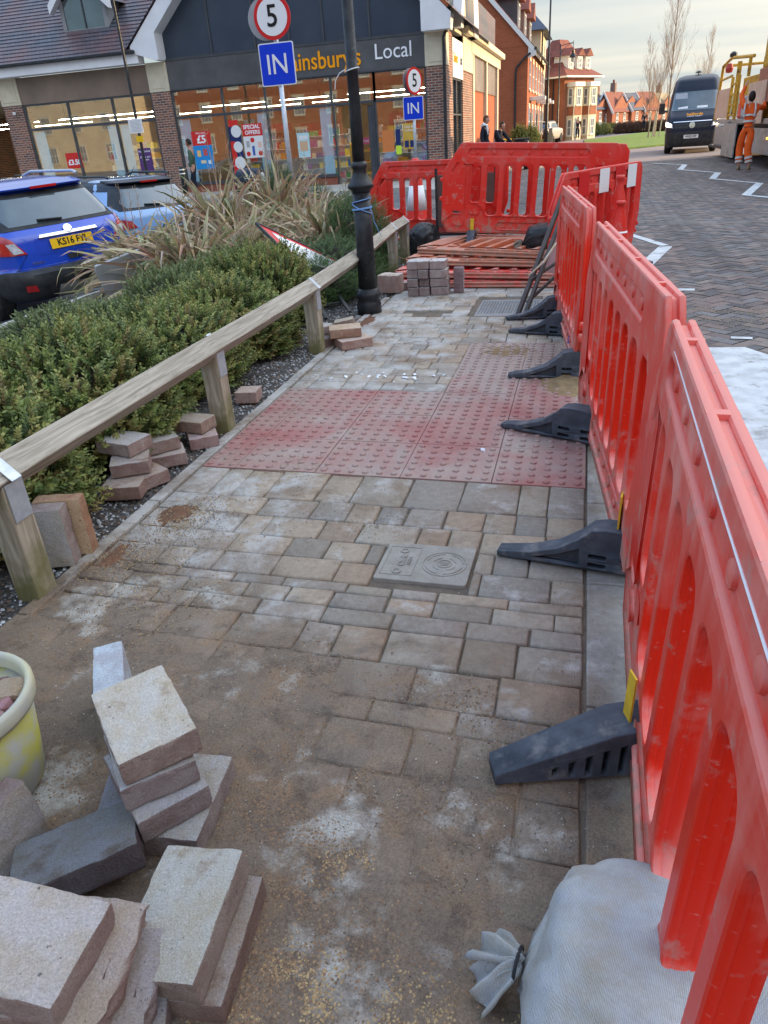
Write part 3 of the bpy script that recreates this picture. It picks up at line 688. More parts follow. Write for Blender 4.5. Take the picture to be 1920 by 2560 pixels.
heap('sand_heap', -1.80, 6.1, .10, .3, .012, 'brown sand around the foot of the lamp post', m_rsand, 5)

def grit():
    rr = random.Random(21); V, F, Cc = [], [], []
    def bit(x, y, z, r, col):
        o = len(V); q = [(1, 0, 0), (-1, 0, 0), (0, 1, 0), (0, -1, 0), (0, 0, 1)]
        a = rr.uniform(0, 6.3); ca, sa = math.cos(a), math.sin(a)
        for p in q:
            s = r * rr.uniform(.55, 1.1); V.append((x + s * (p[0] * ca - p[1] * sa), y + s * (p[0] * sa + p[1] * ca), z + s * p[2] * .8))
        for f in ((0, 2, 4), (2, 1, 4), (1, 3, 4), (3, 0, 4)): F.append(f if o == 0 else tuple(t + o for t in f)); Cc.append(col)
    tan = [(.36, .24, .11), (.42, .29, .14), (.30, .19, .09)]; dark = [(.10, .07, .05), (.14, .10, .07), (.08, .06, .05)]; pale = [(.5, .48, .42), (.4, .36, .3)]
    for _ in range(15000):
        x = rr.uniform(-1.8, .25); y = rr.triangular(.1, 2.2, .5)
        if mnoise.noise(Vector((x * 3, y * 3, 2))) + rr.uniform(-.4, .4) < -.05: continue
        bit(x, y, max(mudh(x, y), 0) , rr.choice([.0012, .0015, .002, .0028]), rr.choice(dark + dark + tan + pale))
    for cx, cy, s, n in ((-.30, .66, .10, 1800), (-.50, .70, .07, 1100), (-.10, .62, .09, 900), (-.18, .52, .1, 900), (-.42, .98, .035, 300), (-.38, .56, .08, 900), (.02, 1.0, .03, 90), (-.62, .5, .05, 500), (-1.02, .95, .07, 400), (-.46,1.2,.03,120)):
        for _ in range(n):
            x, y = rr.gauss(cx, s), rr.gauss(cy, s * .7)
            if mnoise.noise(Vector((x * 14, y * 14, 5))) < -.05: continue
            bit(x, y, max(mudh(x, y), 0), rr.choice([.0016, .0022, .003, .004]), rr.choice(tan))
    brn = [(.24, .14, .075), (.19, .115, .065), (.28, .18, .10), (.13, .085, .055)]
    for cx, cy, sx, sy, n in ((-.52, .72, .05, .20, 4200), (-.66, 1.12, .07, .13, 3200), (-1.12, 1.18, .10, .12, 3000), (-1.0, .98, .05, .05, 1500), (-1.45, 1.62, .18, .12, 2200), (-.35, .85, .14, .16, 2200), (-.2, 1.5, .25, .08, 1100), (-.75, 1.55, .2, .1, 1400)):
        for _ in range(n):
            x, y = rr.gauss(cx, sx), rr.gauss(cy, sy)
            if mnoise.noise(Vector((x * 8, y * 8, 9))) < -.15: continue
            bit(x, y, max(mudh(x, y), 0), rr.choice([.0012, .0016, .002, .003, .0045]), rr.choice(brn))
    for _ in range(2500):
        x = rr.uniform(-1.8, .2); y = rr.uniform(2, 7.1); bit(x, y, .002, rr.choice([.0015, .002, .003]), rr.choice(dark + tan))
    for cx, cy, s, n in ((-1.05, 2.55, .25, 500), (-.15, 5.0, .2, 1500), (-1.6, 2.3, .15, 900), (-1.2, 5.9, .25, 700), (-.55, 5.2, .25, 900), (-1.75, 4.6, .1, 900), (-.75, 2.5, .05, 150), (-.1, 4.5, .12, 1200), (-1.62, 2.5, .11, 1500), (-1.72, 2.1, .09, 1300), (-1.45, 1.9, .16, 900), (-1.3, 3.0, .1, 300), (1.3, 6.4, .5, 0)):
        for _ in range(n): bit(rr.gauss(cx, s), rr.gauss(cy, s), .003, rr.choice([.002, .003, .004]), rr.choice(tan + dark))
    return npmesh('loose_grit', V, F, m_attr, Cc)
g_ = obj('loose_grit', grit()); g_['kind'] = 'stuff'; g_['category'] = 'grit'; g_['label'] = 'loose crumbs of ochre sand and grit scattered over the paving'

# planting bed
nb = 90; xb = np.linspace(-5.4, -1.86, 60); yb = np.linspace(-1.2, 11.2, 150)
V = [(x, y, -.015 + .02 * mnoise.fractal(Vector((x * 3, y * 3, 0)), 1, 2, 4) - .02 * (x < -5.3)) for y in yb for x in xb]
F = [(j * 60 + i, j * 60 + i + 1, (j + 1) * 60 + i + 1, (j + 1) * 60 + i) for j in range(149) for i in range(59)]
struct(obj('planting_bed', npmesh('planting_bed', V, F, m_soil, smooth=True)))
mb = MB(); mb.box(-5.5, -5.4, -1.2, 11.2, -.6, .03); struct(mb.build('kerb', m_conc, bevel=.01))
def dusting():   # brown sand lying in the joints of the road beside the works
    rr = random.Random(33); V, F, Cc = [], [], []
    for _ in range(9000):
        x = rr.uniform(.32, 3.2); y = rr.gauss(6.35, .28); r = rr.uniform(.002, .006); o = len(V)
        if mnoise.noise(Vector((x * 1.2, y * 4, 1))) < -.1: continue
        for p in ((1, 0, 0), (-.5, .8, 0), (-.5, -.8, 0), (0, 0, .6)): V.append((x + p[0] * r, y + p[1] * r, -.028 + p[2] * r))
        c = rr.choice([(.30, .21, .12), (.22, .15, .09), (.36, .27, .17)])
        for f in ((0, 1, 3), (1, 2, 3), (2, 0, 3)): F.append(tuple(t + o for t in f)); Cc.append(c)
    return npmesh('spilled_sand', V, F, m_attr, Cc)
g_ = obj('spilled_sand', dusting()); g_['kind'] = 'stuff'; g_['category'] = 'sand'; g_['label'] = 'brown sand spilled in a band across the road blocks'
def gravel():
    rr = random.Random(4); V, F, Cc = [], [], []
    for _ in range(11000):
        x = -1.88 - abs(rr.gauss(0, .35)); y = rr.uniform(.9, 9.3); r = rr.uniform(.004, .012); o = len(V)
        if x < -3.2: continue
        z = -.015 + .02 * mnoise.fractal(Vector((x * 3, y * 3, 0)), 1, 2, 4) + r * .4
        for p in ((1, 0, 0), (-1, 0, 0), (0, 1, 0), (0, -1, 0), (0, 0, 1)):
            s = r * rr.uniform(.6, 1.2); V.append((x + p[0] * s, y + p[1] * s, z + p[2] * s * .8))
        c = rr.choice([(.36, .36, .36), (.22, .22, .22), (.14, .12, .10), (.08, .06, .05), (.45, .45, .44), (.10, .08, .06), (.16, .10, .07)])
        for f in ((0, 2, 4), (2, 1, 4), (1, 3, 4), (3, 0, 4)): F.append(tuple(t + o for t in f)); Cc.append(c)
    return npmesh('gravel', V, F, m_attr, Cc)
g_ = obj('gravel', gravel()); g_['kind'] = 'stuff'; g_['category'] = 'gravel'; g_['label'] = 'grey gravel and bark chips under the wooden rail'
# ---------------------------------------------------------------- barriers
def foot_mesh(kind=0):
    mb = MB()
    if kind == 0:
        half = [(.42, 0), (.42, .022), (.30, .045), (.20, .085), (.125, .145), (.085, .19), (.04, .20)]
        out = half + [(-a, b) for a, b in half[::-1]]
        hol = [[(.30, .022), (.19, .062), (.125, .10), (.12, .02)]]; hol += [[(-a, b) for a, b in hol[0]]]
        hol += [rrect(.06, .02, .004, s * .06, .035) for s in (-1, 1)] + [rrect(.06, .02, .004, s * .06, .075) for s in (-1, 1)]
        parts = [plate('f', m_rubber, [out], hol, .03, .003, M=Matrix.Rotation(R(90), 4, 'X') @ Matrix.Translation((0, 0, d)), build=False) for d in (-.034, .034)]
        parts.append(plate('f', m_rubber, [out], [], .04, .0, M=Matrix.Rotation(R(90), 4, 'X'), build=False))
    else:
        out = [(-.44, 0), (-.44, .035), (-.08, .155), (.1, .165), (.4, .05), (.4, 0)]
        sl = [[(x, .018), (x + .018, .018), (x + .018, .018 + h), (x, .018 + h - .008)] for x, h in ((-.27, .035), (-.22, .052), (-.17, .07), (-.12, .085), (-.07, .10), (0, .10), (.05, .10))]
        parts = [plate('f', m_rubber, [out], sl, .036, .004, M=Matrix.Rotation(R(90), 4, 'X') @ Matrix.Translation((0, 0, d)), build=False) for d in (-.05, .05)]
        parts.append(plate('f', m_rubber, [out], [], .07, .0, M=Matrix.Rotation(R(90), 4, 'X'), build=False))
    bm = bmesh.new()
    for p in parts: bm.from_mesh(p)
    me = bpy.data.meshes.new('foot'); bm.to_mesh(me); bm.free(); me.materials.append(m_rubber)
    for p in me.polygons: p.material_index = 0
    for p in parts: bpy.data.meshes.remove(p)
    # tips narrow, root wide
    for v in me.vertices:
        k = 1 - .35 * min(1, abs(v.co.x) / .42); v.co.y *= k
        if kind == 0: v.co.z *= .88
    jitter(me, .0012, 30); return me
FOOT = [foot_mesh(0), foot_mesh(1)]
def clip_mesh():
    mb = MB(); mb.T = Matrix.Translation((0, 0, 0)); mb.box(-.037, -.031, -.022, .022, .15, .30); mb.box(.031, .037, -.022, .022, .15, .30)
    return mb.mesh('clip', m_yellow)
CLIP = clip_mesh()
def panel_mesh(m):
    out = [(-.93, .06), (-1.0, .17), (-1.0, .70), (-.80, .98), (-.77, 1.0), (.95, 1.0), (1.0, .93), (1.0, .48), (.86, .08), (.83, .06)]
    slots = []
    for i in range(9):
        cx = -.80 + .196 * i
        if i == 1: slots += [rrect(.115, .40, .035, cx, .59), rrect(.10, .06, .02, cx, .30)]; continue
        if i == 0: slots.append([(-.875, .30), (-.875, .69), (-.845, .73), (-.80, .78), (-.76, .78), (-.74, .75), (-.74, .30), (-.76, .27), (-.86, .27)][::1]); continue
        if i == 8: slots.append([(.72, .28), (.72, .75), (.74, .78), (.81, .78), (.835, .75), (.835, .50), (.79, .30), (.77, .27), (.73, .27)]); continue
        slots.append(rrect(.138, .53, .045, cx, .52))
    rec = [rrect(1.36, .075, .03, -.02, .90), rrect(1.05, .07, .025, .20, .145), rrect(.12, .05, .02, -.80, .17), [(-.90, .70), (-.875, .69), (-.81, .79), (-.83, .80)]]
    T = Matrix.Rotation(R(90), 4, 'X'); ps = []
    for d in (-.0175, .0175): ps.append(plate('p', m, [out], slots + rec, .020, .0080, M=T @ Matrix.Translation((0, 0, d)), build=False))
    o2 = [(x * .988, .5 + (z - .53) * .975 + .03) for x, z in out]
    ps.append(plate('p', m, [o2], [[(cx_, cz_) for cx_, cz_ in h] for h in slots], .026, .004, M=T, build=False))
    mb = MB()
    for i in range(7):
        for s in (-1, 1): mb.T = Matrix.Translation((-.60 + .195 * i, s * .012, .90)) @ Matrix.Rotation(R(90), 4, 'X'); mb.lathe([(.020, -.008), (.022, .0), (.020, .008), (.012, .010), (0, .010)] if s < 0 else [(0, -.010), (.012, -.010), (.020, -.008), (.022, 0), (.020, .008)], 12)
    for i in range(6):
        for s in (-1, 1): mb.T = Matrix.Translation((-.24 + .18 * i, s * .014, .145)) @ Matrix.Rotation(R(90), 4, 'X'); mb.lathe([(.016, -.008), (.018, .0), (.016, .008)], 12)
    mb.T = Matrix()
    for z, x in ((.36, 1.01), (.28, .97), (.62, -1.01), (.42, -1.01)):
        mb.T = Matrix.Translation((x, 0, z)); mb.lathe([(0, -.024), (.018, -.022), (.024, -.01), (.024, .01), (.018, .022), (0, .024)], 12)
    mb.T = Matrix()
    for x in (-.60, -.15, .30, .75):
        mb.box(x - .012, x + .012, -.0255, .0255, .98, .9985)
    ps.append(mb.mesh('k', m, smooth=True))
    bm = bmesh.new()
    for p in ps: bm.from_mesh(p)
    me = bpy.data.meshes.new('panel'); bm.to_mesh(me); bm.free(); me.materials.append(m)
    for p in me.polygons: p.material_index = 0
    for p in ps: bpy.data.meshes.remove(p)
    me.set_sharp_from_angle(angle=R(35)) if hasattr(me, 'set_sharp_from_angle') else None
    return me
PANEL = {'red': panel_mesh(m_red), 'clean': panel_mesh(m_redc), 'orange': panel_mesh(m_orangeb)}
def barrier(far, near, label, pan='red', feet=(), z=0.0, lean=0, roll=0, sx=1, group='red plastic barriers standing along the footway'):
    a, b = Vector(far), Vector(near); mid = (a + b) / 2; ang = math.atan2(b.y - a.y, b.x - a.x)
    t = thing('plastic_barrier', label, 'barrier', (mid.x, mid.y, z), ang, group)
    t.rotation_euler = (lean, roll, ang); t.scale = (sx, 1, 1)
    obj('panel', PANEL[pan], t)
    for x, fa, kind, lat, clip in feet:
        f = obj('foot', FOOT[kind], t, loc=(x, lat, -z if z < .2 else -.085), rot=(0, 0, R(90) + fa))
        if kind == 1: f.scale = (.80, .85, .92)
        if clip: obj('clip', CLIP, f, rot=(0, 0, 0), loc=((-lat if kind == 0 else 0), 0, .0))
    return t
P1 = barrier((.215, 2.03), (.19, .03), 'nearest red barrier with wide dusty top rail and a white scratch, beside the sandbag', feet=[(-.37, R(20), 1, -.015, 1)], lean=R(-1.6))
P2 = barrier((.050, 4.00), (.235, 2.02), 'dusty pink red barrier second from the camera, its clip yellow above a black foot', feet=[(-.50, R(-28), 0, -.06, 0), (.72, R(-14), 0, -.03, 1)], lean=R(-1))
P3 = barrier((-.185, 6.40), (.03, 4.38), 'third red barrier of the row, chalky on top, beside the black metal sign frame', feet=[(-.80, R(5), 0, 0, 0), (-.20, R(-20), 0, 0, 0), (.85, R(-5), 0, 0, 0)], lean=R(-1))
# white scratch line on the near rail
mb = MB(); mb.tube([(-.62, -.0285, .965), (-.30, -.0282, .96), (.05, -.0284, .955), (.42, -.0282, .955), (.72, -.0285, .95)], [.001, .0022, .0018, .0024, .001], 6); mb.build('scratch', m_white, P1)

back = 'red barriers closing the far end of the works'
barrier((-1.62, 8.95), (.30, 8.95), 'big red barrier across the path, raised and tilted on the barrier stack', 'clean', feet=[(-.62, R(0), 0, 0, 1)], z=.26, roll=R(3.6), sx=.96, group=back)
barrier((-1.50, 9.45), (.42, 9.25), 'red barrier directly behind the big tilted one, only its rim and bars showing', 'clean', feet=[(-.82, R(0), 0, 0, 1), (.05, R(10), 0, 0, 0)], z=.22, roll=R(2.5), sx=.96, group=back)
barrier((-2.95, 10.75), (-.97, 10.35), 'red barrier at the left with a white banded cone behind it', 'clean', z=.10, roll=R(.8), group=back)
Gb = barrier((-.30, 7.58), (.58, 9.25), 'red barrier with red and white boards on top beside the road', 'clean', feet=[(-.6, R(0), 0, 0, 0), (.55, 0, 0, 0, 0)], z=.0, sx=.95, group=back)
for i, x in enumerate((-.40, .05, .42, .72)):
    mb = MB(); mb.box(x - .11, x + .11, .029, .033, .76, .985); mb.box(x - .11, x + .11, -.033, -.029, .76, .985); mb.build('reflective_board', m_signwhite if i in (1, 3) else m_signred, Gb, bevel=.002)
# flat stack of spare barriers
st = 'barriers lying flat in a stack'
for i, (x, y, z, rz, k, rx, lb, s) in enumerate(((-1.02, 7.42, .035, -4, 'red', 0, 'lowest dusty red barrier of the flat stack', 1.0), (-.98, 7.52, .105, -10, 'red', .8, 'red barrier second from the bottom of the flat stack', 1.0),
                              (-.98, 7.80, .175, -14, 'orange', 1.6, 'faded orange barrier third up in the flat stack', .98), (-1.0, 8.0, .245, -24, 'orange', 2.2, 'faded orange barrier topmost in the flat stack', .97))):
    t = thing('plastic_barrier', lb, 'barrier', (x, y, z), 0, st); t.rotation_euler = (R(-90 + rx), R(0), R(rz)); t.scale = (s, 1, 1)
    obj('panel', PANEL[k], t)

# ---------------------------------------------------------------- cones
def cone(loc, h, label, sleeve=True, slim=False, s=1):
    t = thing('traffic_cone', label, 'cone', loc, 0, 'red traffic cones'); k = h / .75
    if slim: prof = [(.115, .02), (.105, .05), (.085, .45 * k), (.06, .60 * k), (.034, .68 * k), (.032, .72 * k), (.042, .725 * k), (.042, .75 * k), (.0, .75 * k)]
    else: prof = [(.15 * k, .03), (.14 * k, .06), (.055 * k, .60 * k), (.036 * k, .70 * k), (.04 * k, .72 * k), (.03 * k, .75 * k), (0, .75 * k)]
    mb = MB(); mb.lathe(prof, 24); obj('cone_body', mb.mesh('cone_body', m_redc, True), t)
    mb = MB(); mb.prism(rrect(.40 * k if not slim else .34, .40 * k if not slim else .34, .05), 0, .035, 'z'); mb.build('base', m_blackp if slim else m_redc, t, bevel=.006)
    if sleeve:
        mb = MB(); r = lambda z: .14 * k + (.055 - .14) * k * (z - .06) / (.60 * k - .06) + .003
        mb.lathe([(r(.27 * k), .27 * k), (r(.5 * k), .5 * k)], 24)
        if slim: mb = MB(); mb.lathe([(.093, .30 * k), (.078, .50 * k)], 24)
        obj('sleeve', mb.mesh('sleeve', m_signwhite, True), t)
    return t
cone((-2.52, 11.9, -.04), 1.14, 'tall red cone with white sleeve behind the left barrier')
cone((.34, 8.35, -.03), .95, 'slim red cone standing at the red and white barrier, the farther of two', slim=True, sleeve=False)
cone((.33, 7.55, -.03), .78, 'slim red cone with a peeling white sleeve, the nearer of two', slim=True)
cone((.60, 1.98, -.03), .74, 'clean red cone cut by the right photo edge behind the nearest barrier', slim=True, sleeve=False)

# ---------------------------------------------------------------- timber knee rail
t = thing('timber_knee_rail', 'weathered timber knee rail with galvanised straps along the planting bed', 'fence', (-1.9, 0, 0))
rail_pts = [(-1.90, -.6), (-1.905, 5.1), (-1.98, 6.8), (-2.12, 8.56), (-2.14, 9.30)]
zr = .47
for a, b in zip(rail_pts[:-1], rail_pts[1:]):
    L = (Vector(b) - Vector(a)).length; mb = MB(); s = .05
    n = 60; 
    for k in range(1): mb.box(-s, s, -.0 - .004, L + .004, -s, s, M=Matrix.Rotation(R(45), 4, 'Y'))
    me = mb.mesh('rail', m_wood); o = obj('rail', me, t, bevel=.006); o.location = (a[0] + 1.9, a[1], zr); o.rotation_euler = (0, 0, math.atan2(b[1] - a[1], b[0] - a[0]) - math.pi / 2)
for i, (x, y) in enumerate([(-1.9, .15), (-1.89, 1.84), (-1.91, 3.50), (-1.905, 5.13), (-1.97, 6.85), (-2.12, 8.56), (-2.14, 9.27)]):
    mb = MB(); s = .05; zt = zr - .012; V_ = []
    vs = [(-s, -s, -.1), (s, -s, -.1), (s, s, -.1), (-s, s, -.1), (-s, -s, zt), (s, -s, zt), (s, s, zt), (-s, s, zt), (0, -s, zt - .055), (0, s, zt - .055)]
    mb.add(vs, [(0, 1, 5, 8, 4), (1, 2, 6, 5), (2, 3, 7, 9, 6), (3, 0, 4, 7), (4, 8, 9, 7), (8, 5, 6, 9), (3, 2, 1, 0)])
    p = mb.build('post', m_post, t, bevel=.005); p.location = (x + 1.9, y, 0); p.rotation_euler = (0, 0, rnd.uniform(-.05, .05))
    mb = MB(); w_, q = .024, .0745
    for sx in (-1, 1):
        mb.add([(0, -w_, q), (0, w_, q), (sx * q, w_, 0), (sx * q, -w_, 0), (0, -w_, q - .004), (0, w_, q - .004), (sx * (q - .004), w_, 0), (sx * (q - .004), -w_, 0)], [(0, 1, 2, 3), (4, 7, 6, 5), (0, 3, 7, 4), (1, 5, 6, 2), (2, 6, 7, 3)])
        mb.box(sx * .052 - .002 if sx > 0 else -.054, .054 if sx > 0 else -.050, -.043, .043, -.155, -.012)
    st_ = mb.build('strap', m_galv, t); st_.location = (x + 1.9, y, zr); 

# ---------------------------------------------------------------- the cast lamp post
t = thing('lamp_post', 'black cast lamp post with flaking paint and blue rope at the path edge', 'lamp post', (-1.85, 6.46, 0))
mb = MB(); mb.lathe([(.112, -.02), (.112, .08), (.104, .095), (.098, .12), (.108, .135), (.115, .155), (.110, .175), (.092, .20), (.084, .215)], 32); obj('base', mb.mesh('base', m_black, True), t)
mb = MB(); mb.lathe([(.082, .20), (.078, .60), (.076, 1.02)], 32); obj('lower_shaft', mb.mesh('lower_shaft', m_black, True), t)
mb = MB(); mb.lathe([(.080, 1.01), (.086, 1.03), (.110, 1.045), (.113, 1.06), (.106, 1.075), (.082, 1.105), (.064, 1.15), (.056, 1.19), (.066, 1.20), (.070, 1.215), (.062, 1.235), (.05, 1.25)], 32); obj('collar', mb.mesh('collar', m_black, True), t)
mb = MB(); mb.lathe([(.052, 1.24), (.050, 1.6), (.046, 1.88), (.050, 1.885), (.050, 1.91), (.045, 1.915), (.040, 3.0), (.034, 4.6), (.03, 5.6)], 24); obj('shaft', mb.mesh('shaft', m_black, True), t)
mb = MB()
def coil(z0, z1, turns, r, tilt, ph=0):
    pts = []
    for k in range(int(turns * 24) + 1):
        a = k / 24 * 2 * math.pi + ph; z = z0 + (z1 - z0) * k / (turns * 24); pts.append((r * math.cos(a), r * math.sin(a), z + tilt * math.cos(a)))
    return pts
mb.tube(coil(.955, .945, 1, .083, .018), .004, 6); mb.tube(coil(.875, .89, 2.2, .084, .006, 1), .004, 6); mb.tube(coil(.93, .87, 1, .083, -.03), .004, 6)
mb.tube([(.080, -.03, .89), (.10, -.04, .84), (.105, -.03, .78), (.13, -.02, .72), (.15, 0, .66)], .003, 6)
r_ = mb.build('rope', m_rope); r_.location = (-1.85, 6.46, 0); tag(r_, 'pale blue rope wound round the black lamp post', 'rope')
mb = MB(); mb.tube(coil(1.905, 1.905, 1, .055, .012), .005, 6); mb.tube([(-.05, -.02, 1.91), (-.10, -.02, 1.89), (-.14, -.02, 1.84), (-.15, -.02, 1.78)], .004, 6)
r_ = mb.build('cable_tie', m_white); r_.location = (-1.85, 6.46, 0); tag(r_, 'white cable tie with a loose tail high on the black lamp post', 'cable tie')

# ---------------------------------------------------------------- loose blocks
def block_mesh(L, W, H, seed, broken=False):
    bm = bmesh.new(); bmesh.ops.create_cube(bm, size=1); bmesh.ops.subdivide_edges(bm, edges=bm.edges, cuts=13, use_grid_fill=True)
    rr = random.Random(seed); off = Vector((rr.uniform(0, 50), rr.uniform(0, 50), rr.uniform(0, 50))); ch = .0055
    for v in bm.verts:
        p = Vector((v.co.x * L, v.co.y * W, v.co.z * H)); h = Vector((L / 2 - ch, W / 2 - ch, H / 2 - ch))
        c = Vector([max(-h[i], min(h[i], p[i])) for i in range(3)]); d = p - c
        if d.length > ch * .9: p = c + d.normalized() * ch * (.75 + .45 * mnoise.noise((p + off) * 30))
        n = mnoise.noise_vector((p + off) * 45) * .0013 + mnoise.noise_vector((p + off) * 12) * .0009
        if broken and p.x > L / 2 - .03: p.x += -.012 + .016 * mnoise.fractal((p + off) * 22, 1, 2, 5); p.z *= .93
        # spacer nibs down the sides
        if abs(abs(p.y) - W / 2) < .004 and abs(abs(p.x) - L * .22) < .012: p.y *= 1.018
        v.co = p + n
    me = bpy.data.meshes.new('paving_block'); bm.to_mesh(me); bm.free(); me.materials.append(m_block); me.shade_smooth()
    me.set_sharp_from_angle(angle=R(50)) if hasattr(me, 'set_sharp_from_angle') else None
    return me
BM = [block_mesh(.25, .17, .068, s) for s in range(4)]; BS = [block_mesh(.165, .165, .068, 10 + s) for s in range(2)]; BB = block_mesh(.26, .17, .066, 30, True)
def blk(x, y, z, yaw, label, group=None, me=None, pitch=0, roll=0, s=(1, 1, 1), col=(1, 1, 1), name='paving_block'):
    o = obj(name, me or BM[rnd.randrange(4)]); o.location = (x, y, z); o.rotation_euler = (R(roll), R(pitch), R(yaw)); o.scale = s; o.color = (*col, 1)
    return tag(o, label, 'paving block', group)
G1 = 'blocks in the tall leaning stack behind the bucket'
blk(-.845, 1.035, .036, 96, 'pinkish block at the very bottom of the tall leaning stack', G1, BM[0])
blk(-.965, 1.03, .036, 20, 'dark wet block end poking out left under the tall stack', G1, BS[0], col=(.5, .52, .6))
blk(-.90, 1.03, .105, -40, 'mauve block third from the top of the tall leaning stack', G1, BM[1], col=(.92, .9, .92))
blk(-.925, 1.06, .173, -47, 'mauve block directly under the pale sandy top block', G1, BM[2], s=(1.06, 1.0, 1), col=(.95, .93, .95))
blk(-.925, 1.075, .245, -44, 'pale sandy block topmost on the tall leaning stack', G1, BM[3], s=(1.10, 1.06, 1.05), col=(1.22, 1.15, 1.05), roll=2)
blk(-1.19, 1.30, .088, -56, 'whitish block standing on edge behind the tall stack', G1, BM[1], roll=90, s=(1, 1.05, 1.25), col=(1.6, 2.2, 2.6))
G2 = 'blocks dumped in the near left corner'
blk(-.985, .83, .075, 38, 'dark blue grey wet block tilted below the tall stack', G2, BM[2], s=(1.06, 1.05, 1), col=(.40, .42, .46), pitch=-4, roll=-12)
blk(-.675, .735, .098, -86, 'sandy grey block tilted on top at the right of the near pile', G2, BM[0], s=(1.06, 1.03, 1), roll=5, pitch=3, col=(1.1, 1.08, 1.0))
blk(-.640, .735, .034, -84, 'brown dusty block under the sandy grey one at the right', G2, BM[1], s=(1.05, 1, 1), col=(.82, .72, .66))
blk(-.875, .555, .235, 2, 'large rough block with a blue chalk mark topmost in the corner', G2, BM[1], s=(1.12, 1.08, 1.05), pitch=6, col=(1.15, 1.05, 1.0))
blk(-.815, .575, .168, 9, 'broken sandy block second in the corner heap', G2, BB, s=(1, 1.3, 1), pitch=7, col=(1.0, .88, .82))
blk(-.775, .57, .108, 16, 'rough mauve block third in the corner heap', G2, BB, s=(1, 1.15, 1), pitch=5, col=(.8, .74, .76))
blk(-.765, .565, .045, 27, 'mauve block low in the corner heap', G2, BM[3], s=(1, 1.15, 1), col=(.85, .82, .85), pitch=3)
blk(-.72, .50, .034, 40, 'mauve block end lowest in the corner heap at the photo edge', G2, BS[1], col=(.85, .84, .88))
blk(-.85, .56, .09, 5, 'hidden middle block of the corner heap', G2, BM[1], s=(1, 1.1, 1.1)) if False else None
blk(-1.20, .80, .085, 80, 'mauve block on edge at the left photo border', G2, BM[3], roll=80, col=(.85, .8, .82))
mb = MB(); mb.T = Matrix(); 
# chalk mark on the corner block
o = text('I', .001, m_white, Matrix(), ext=0) if False else None
G3 = 'loose blocks along the wooden rail'
blk(-1.955, 2.035, .125, -74, 'tall pale grey block standing upright beside the near post', G3, BM[0], pitch=90, s=(1, 1.1, 1.15), col=(1.05, 1.02, 1.0))
blk(-1.935, 2.125, .125, -74, 'tall sandy orange block standing upright behind the pale one', G3, BM[2], pitch=90, s=(1, 1.1, 1.0), col=(1.25, .92, .62))
blk(-2.02, 2.66, .034, 14, 'red brown block at the bottom of the three high rail pile', G3, BS[0], col=(.95, .80, .72), s=(1.15, 1, 1))
blk(-1.98, 2.78, .034, 60, 'red block end behind the three high rail pile', G3, BS[1], col=(.95, .82, .78))
blk(-2.04, 2.77, .105, 28, 'mid block of the three high rail pile', G3, BS[1], col=(1.0, .9, .86), s=(1.1, 1, 1))
blk(-2.11, 2.85, .174, -12, 'pale topped block highest on the three high rail pile', G3, BM[1], s=(.86, .95, 1), col=(1.15, 1.08, 1.05))
blk(-2.00, 3.03, .034, 35, 'pinkish lower block behind the three high pile', G3, BS[0], col=(1.05, .92, .88), s=(1.05, 1, 1))
blk(-2.06, 3.06, .104, -42, 'dusty grey upper block behind the three high pile', G3, BM[3], s=(.82, 1, 1), col=(1.02, .97, .93))
blk(-1.93, 3.28, .034, 33, 'pink lower block at the foot of the second post', G3, BS[1], col=(1.05, .85, .85), s=(.95, 1, 1))
blk(-1.99, 3.32, .104, -8, 'beige upper block at the foot of the second post', G3, BM[0], s=(.78, .82, 1), col=(1, .86, .75))
blk(-1.97, 3.99, .04, 8, 'single white topped brown block alone beyond the second post', G3, BS[0], s=(.85, .85, 1.1), col=(1.15, .95, .88))
G4 = 'loose blocks around the third post'
blk(-1.66, 5.28, .035, 38, 'pink brown lower block of the pair at the third post', G4, BM[2], s=(1.02, 1.05, 1.05), col=(1.2, .98, .88))
blk(-1.735, 5.33, .107, 20, 'sandy upper block of the pair at the third post', G4, BM[0], s=(.98, 1.05, 1.05), col=(1.2, .95, .75))
blk(-2.26, 5.42, .035, 24, 'white topped block in the bed left of the third post', G4, BM[1], s=(.95, 1.05, 1), col=(1.2, .95, .8))
blk(-1.90, 5.33, .034, 70, 'small grey block low behind the third post', G4, BS[1], s=(.9, .7, 1), col=(.9, .8, .8))
blk(-1.94, 5.40, .104, 66, 'small grey block stacked behind the third post', G4, BS[0], s=(.9, .7, 1), col=(1.1, 1.05, 1.05))
blk(-1.84, 5.58, .034, 10, 'dark block edge farthest behind the third post pair', G4, BS[0], s=(.8, .7, 1), col=(.6, .6, .65))
blk(-1.88, 5.78, .06, 15, 'beige topped block behind the third post pair', G4, BS[1], s=(1.0, .7, 1), col=(1.1, 1.0, .85), pitch=-8)
blk(-1.86, 7.35, .095, -8, 'large split pinkish block beside the lamp post foot', G4, BM[3], s=(.9, 1.0, 2.7), col=(1.3, 1.15, 1.08))
blk(-1.66, 7.52, .04, 12, 'mauve block lying left of the stacked blocks', G4, BM[0], s=(1, .8, 1.1), col=(.85, .7, .72))
blk(-1.155, 7.32, .12, 4, 'mauve block standing upright right of the stacked blocks', G4, BM[2], pitch=90, s=(.94, .62, 1.5), col=(.8, .68, .74))
G5 = 'neat stack of blocks in front of the flat barriers'
rows_ = [[(.11, .8), (.10, .9), (.17, 1)], [(.11, .85), (.10, .75), (.175, .95)], [(.11, 1), (.10, .85), (.17, 1.1)], [(.22, 1.05), (.15, 1.15)]]
rn = ['bottom', 'second', 'third', 'top']; cn = [['left', 'middle', 'right'], ['left', 'right']]
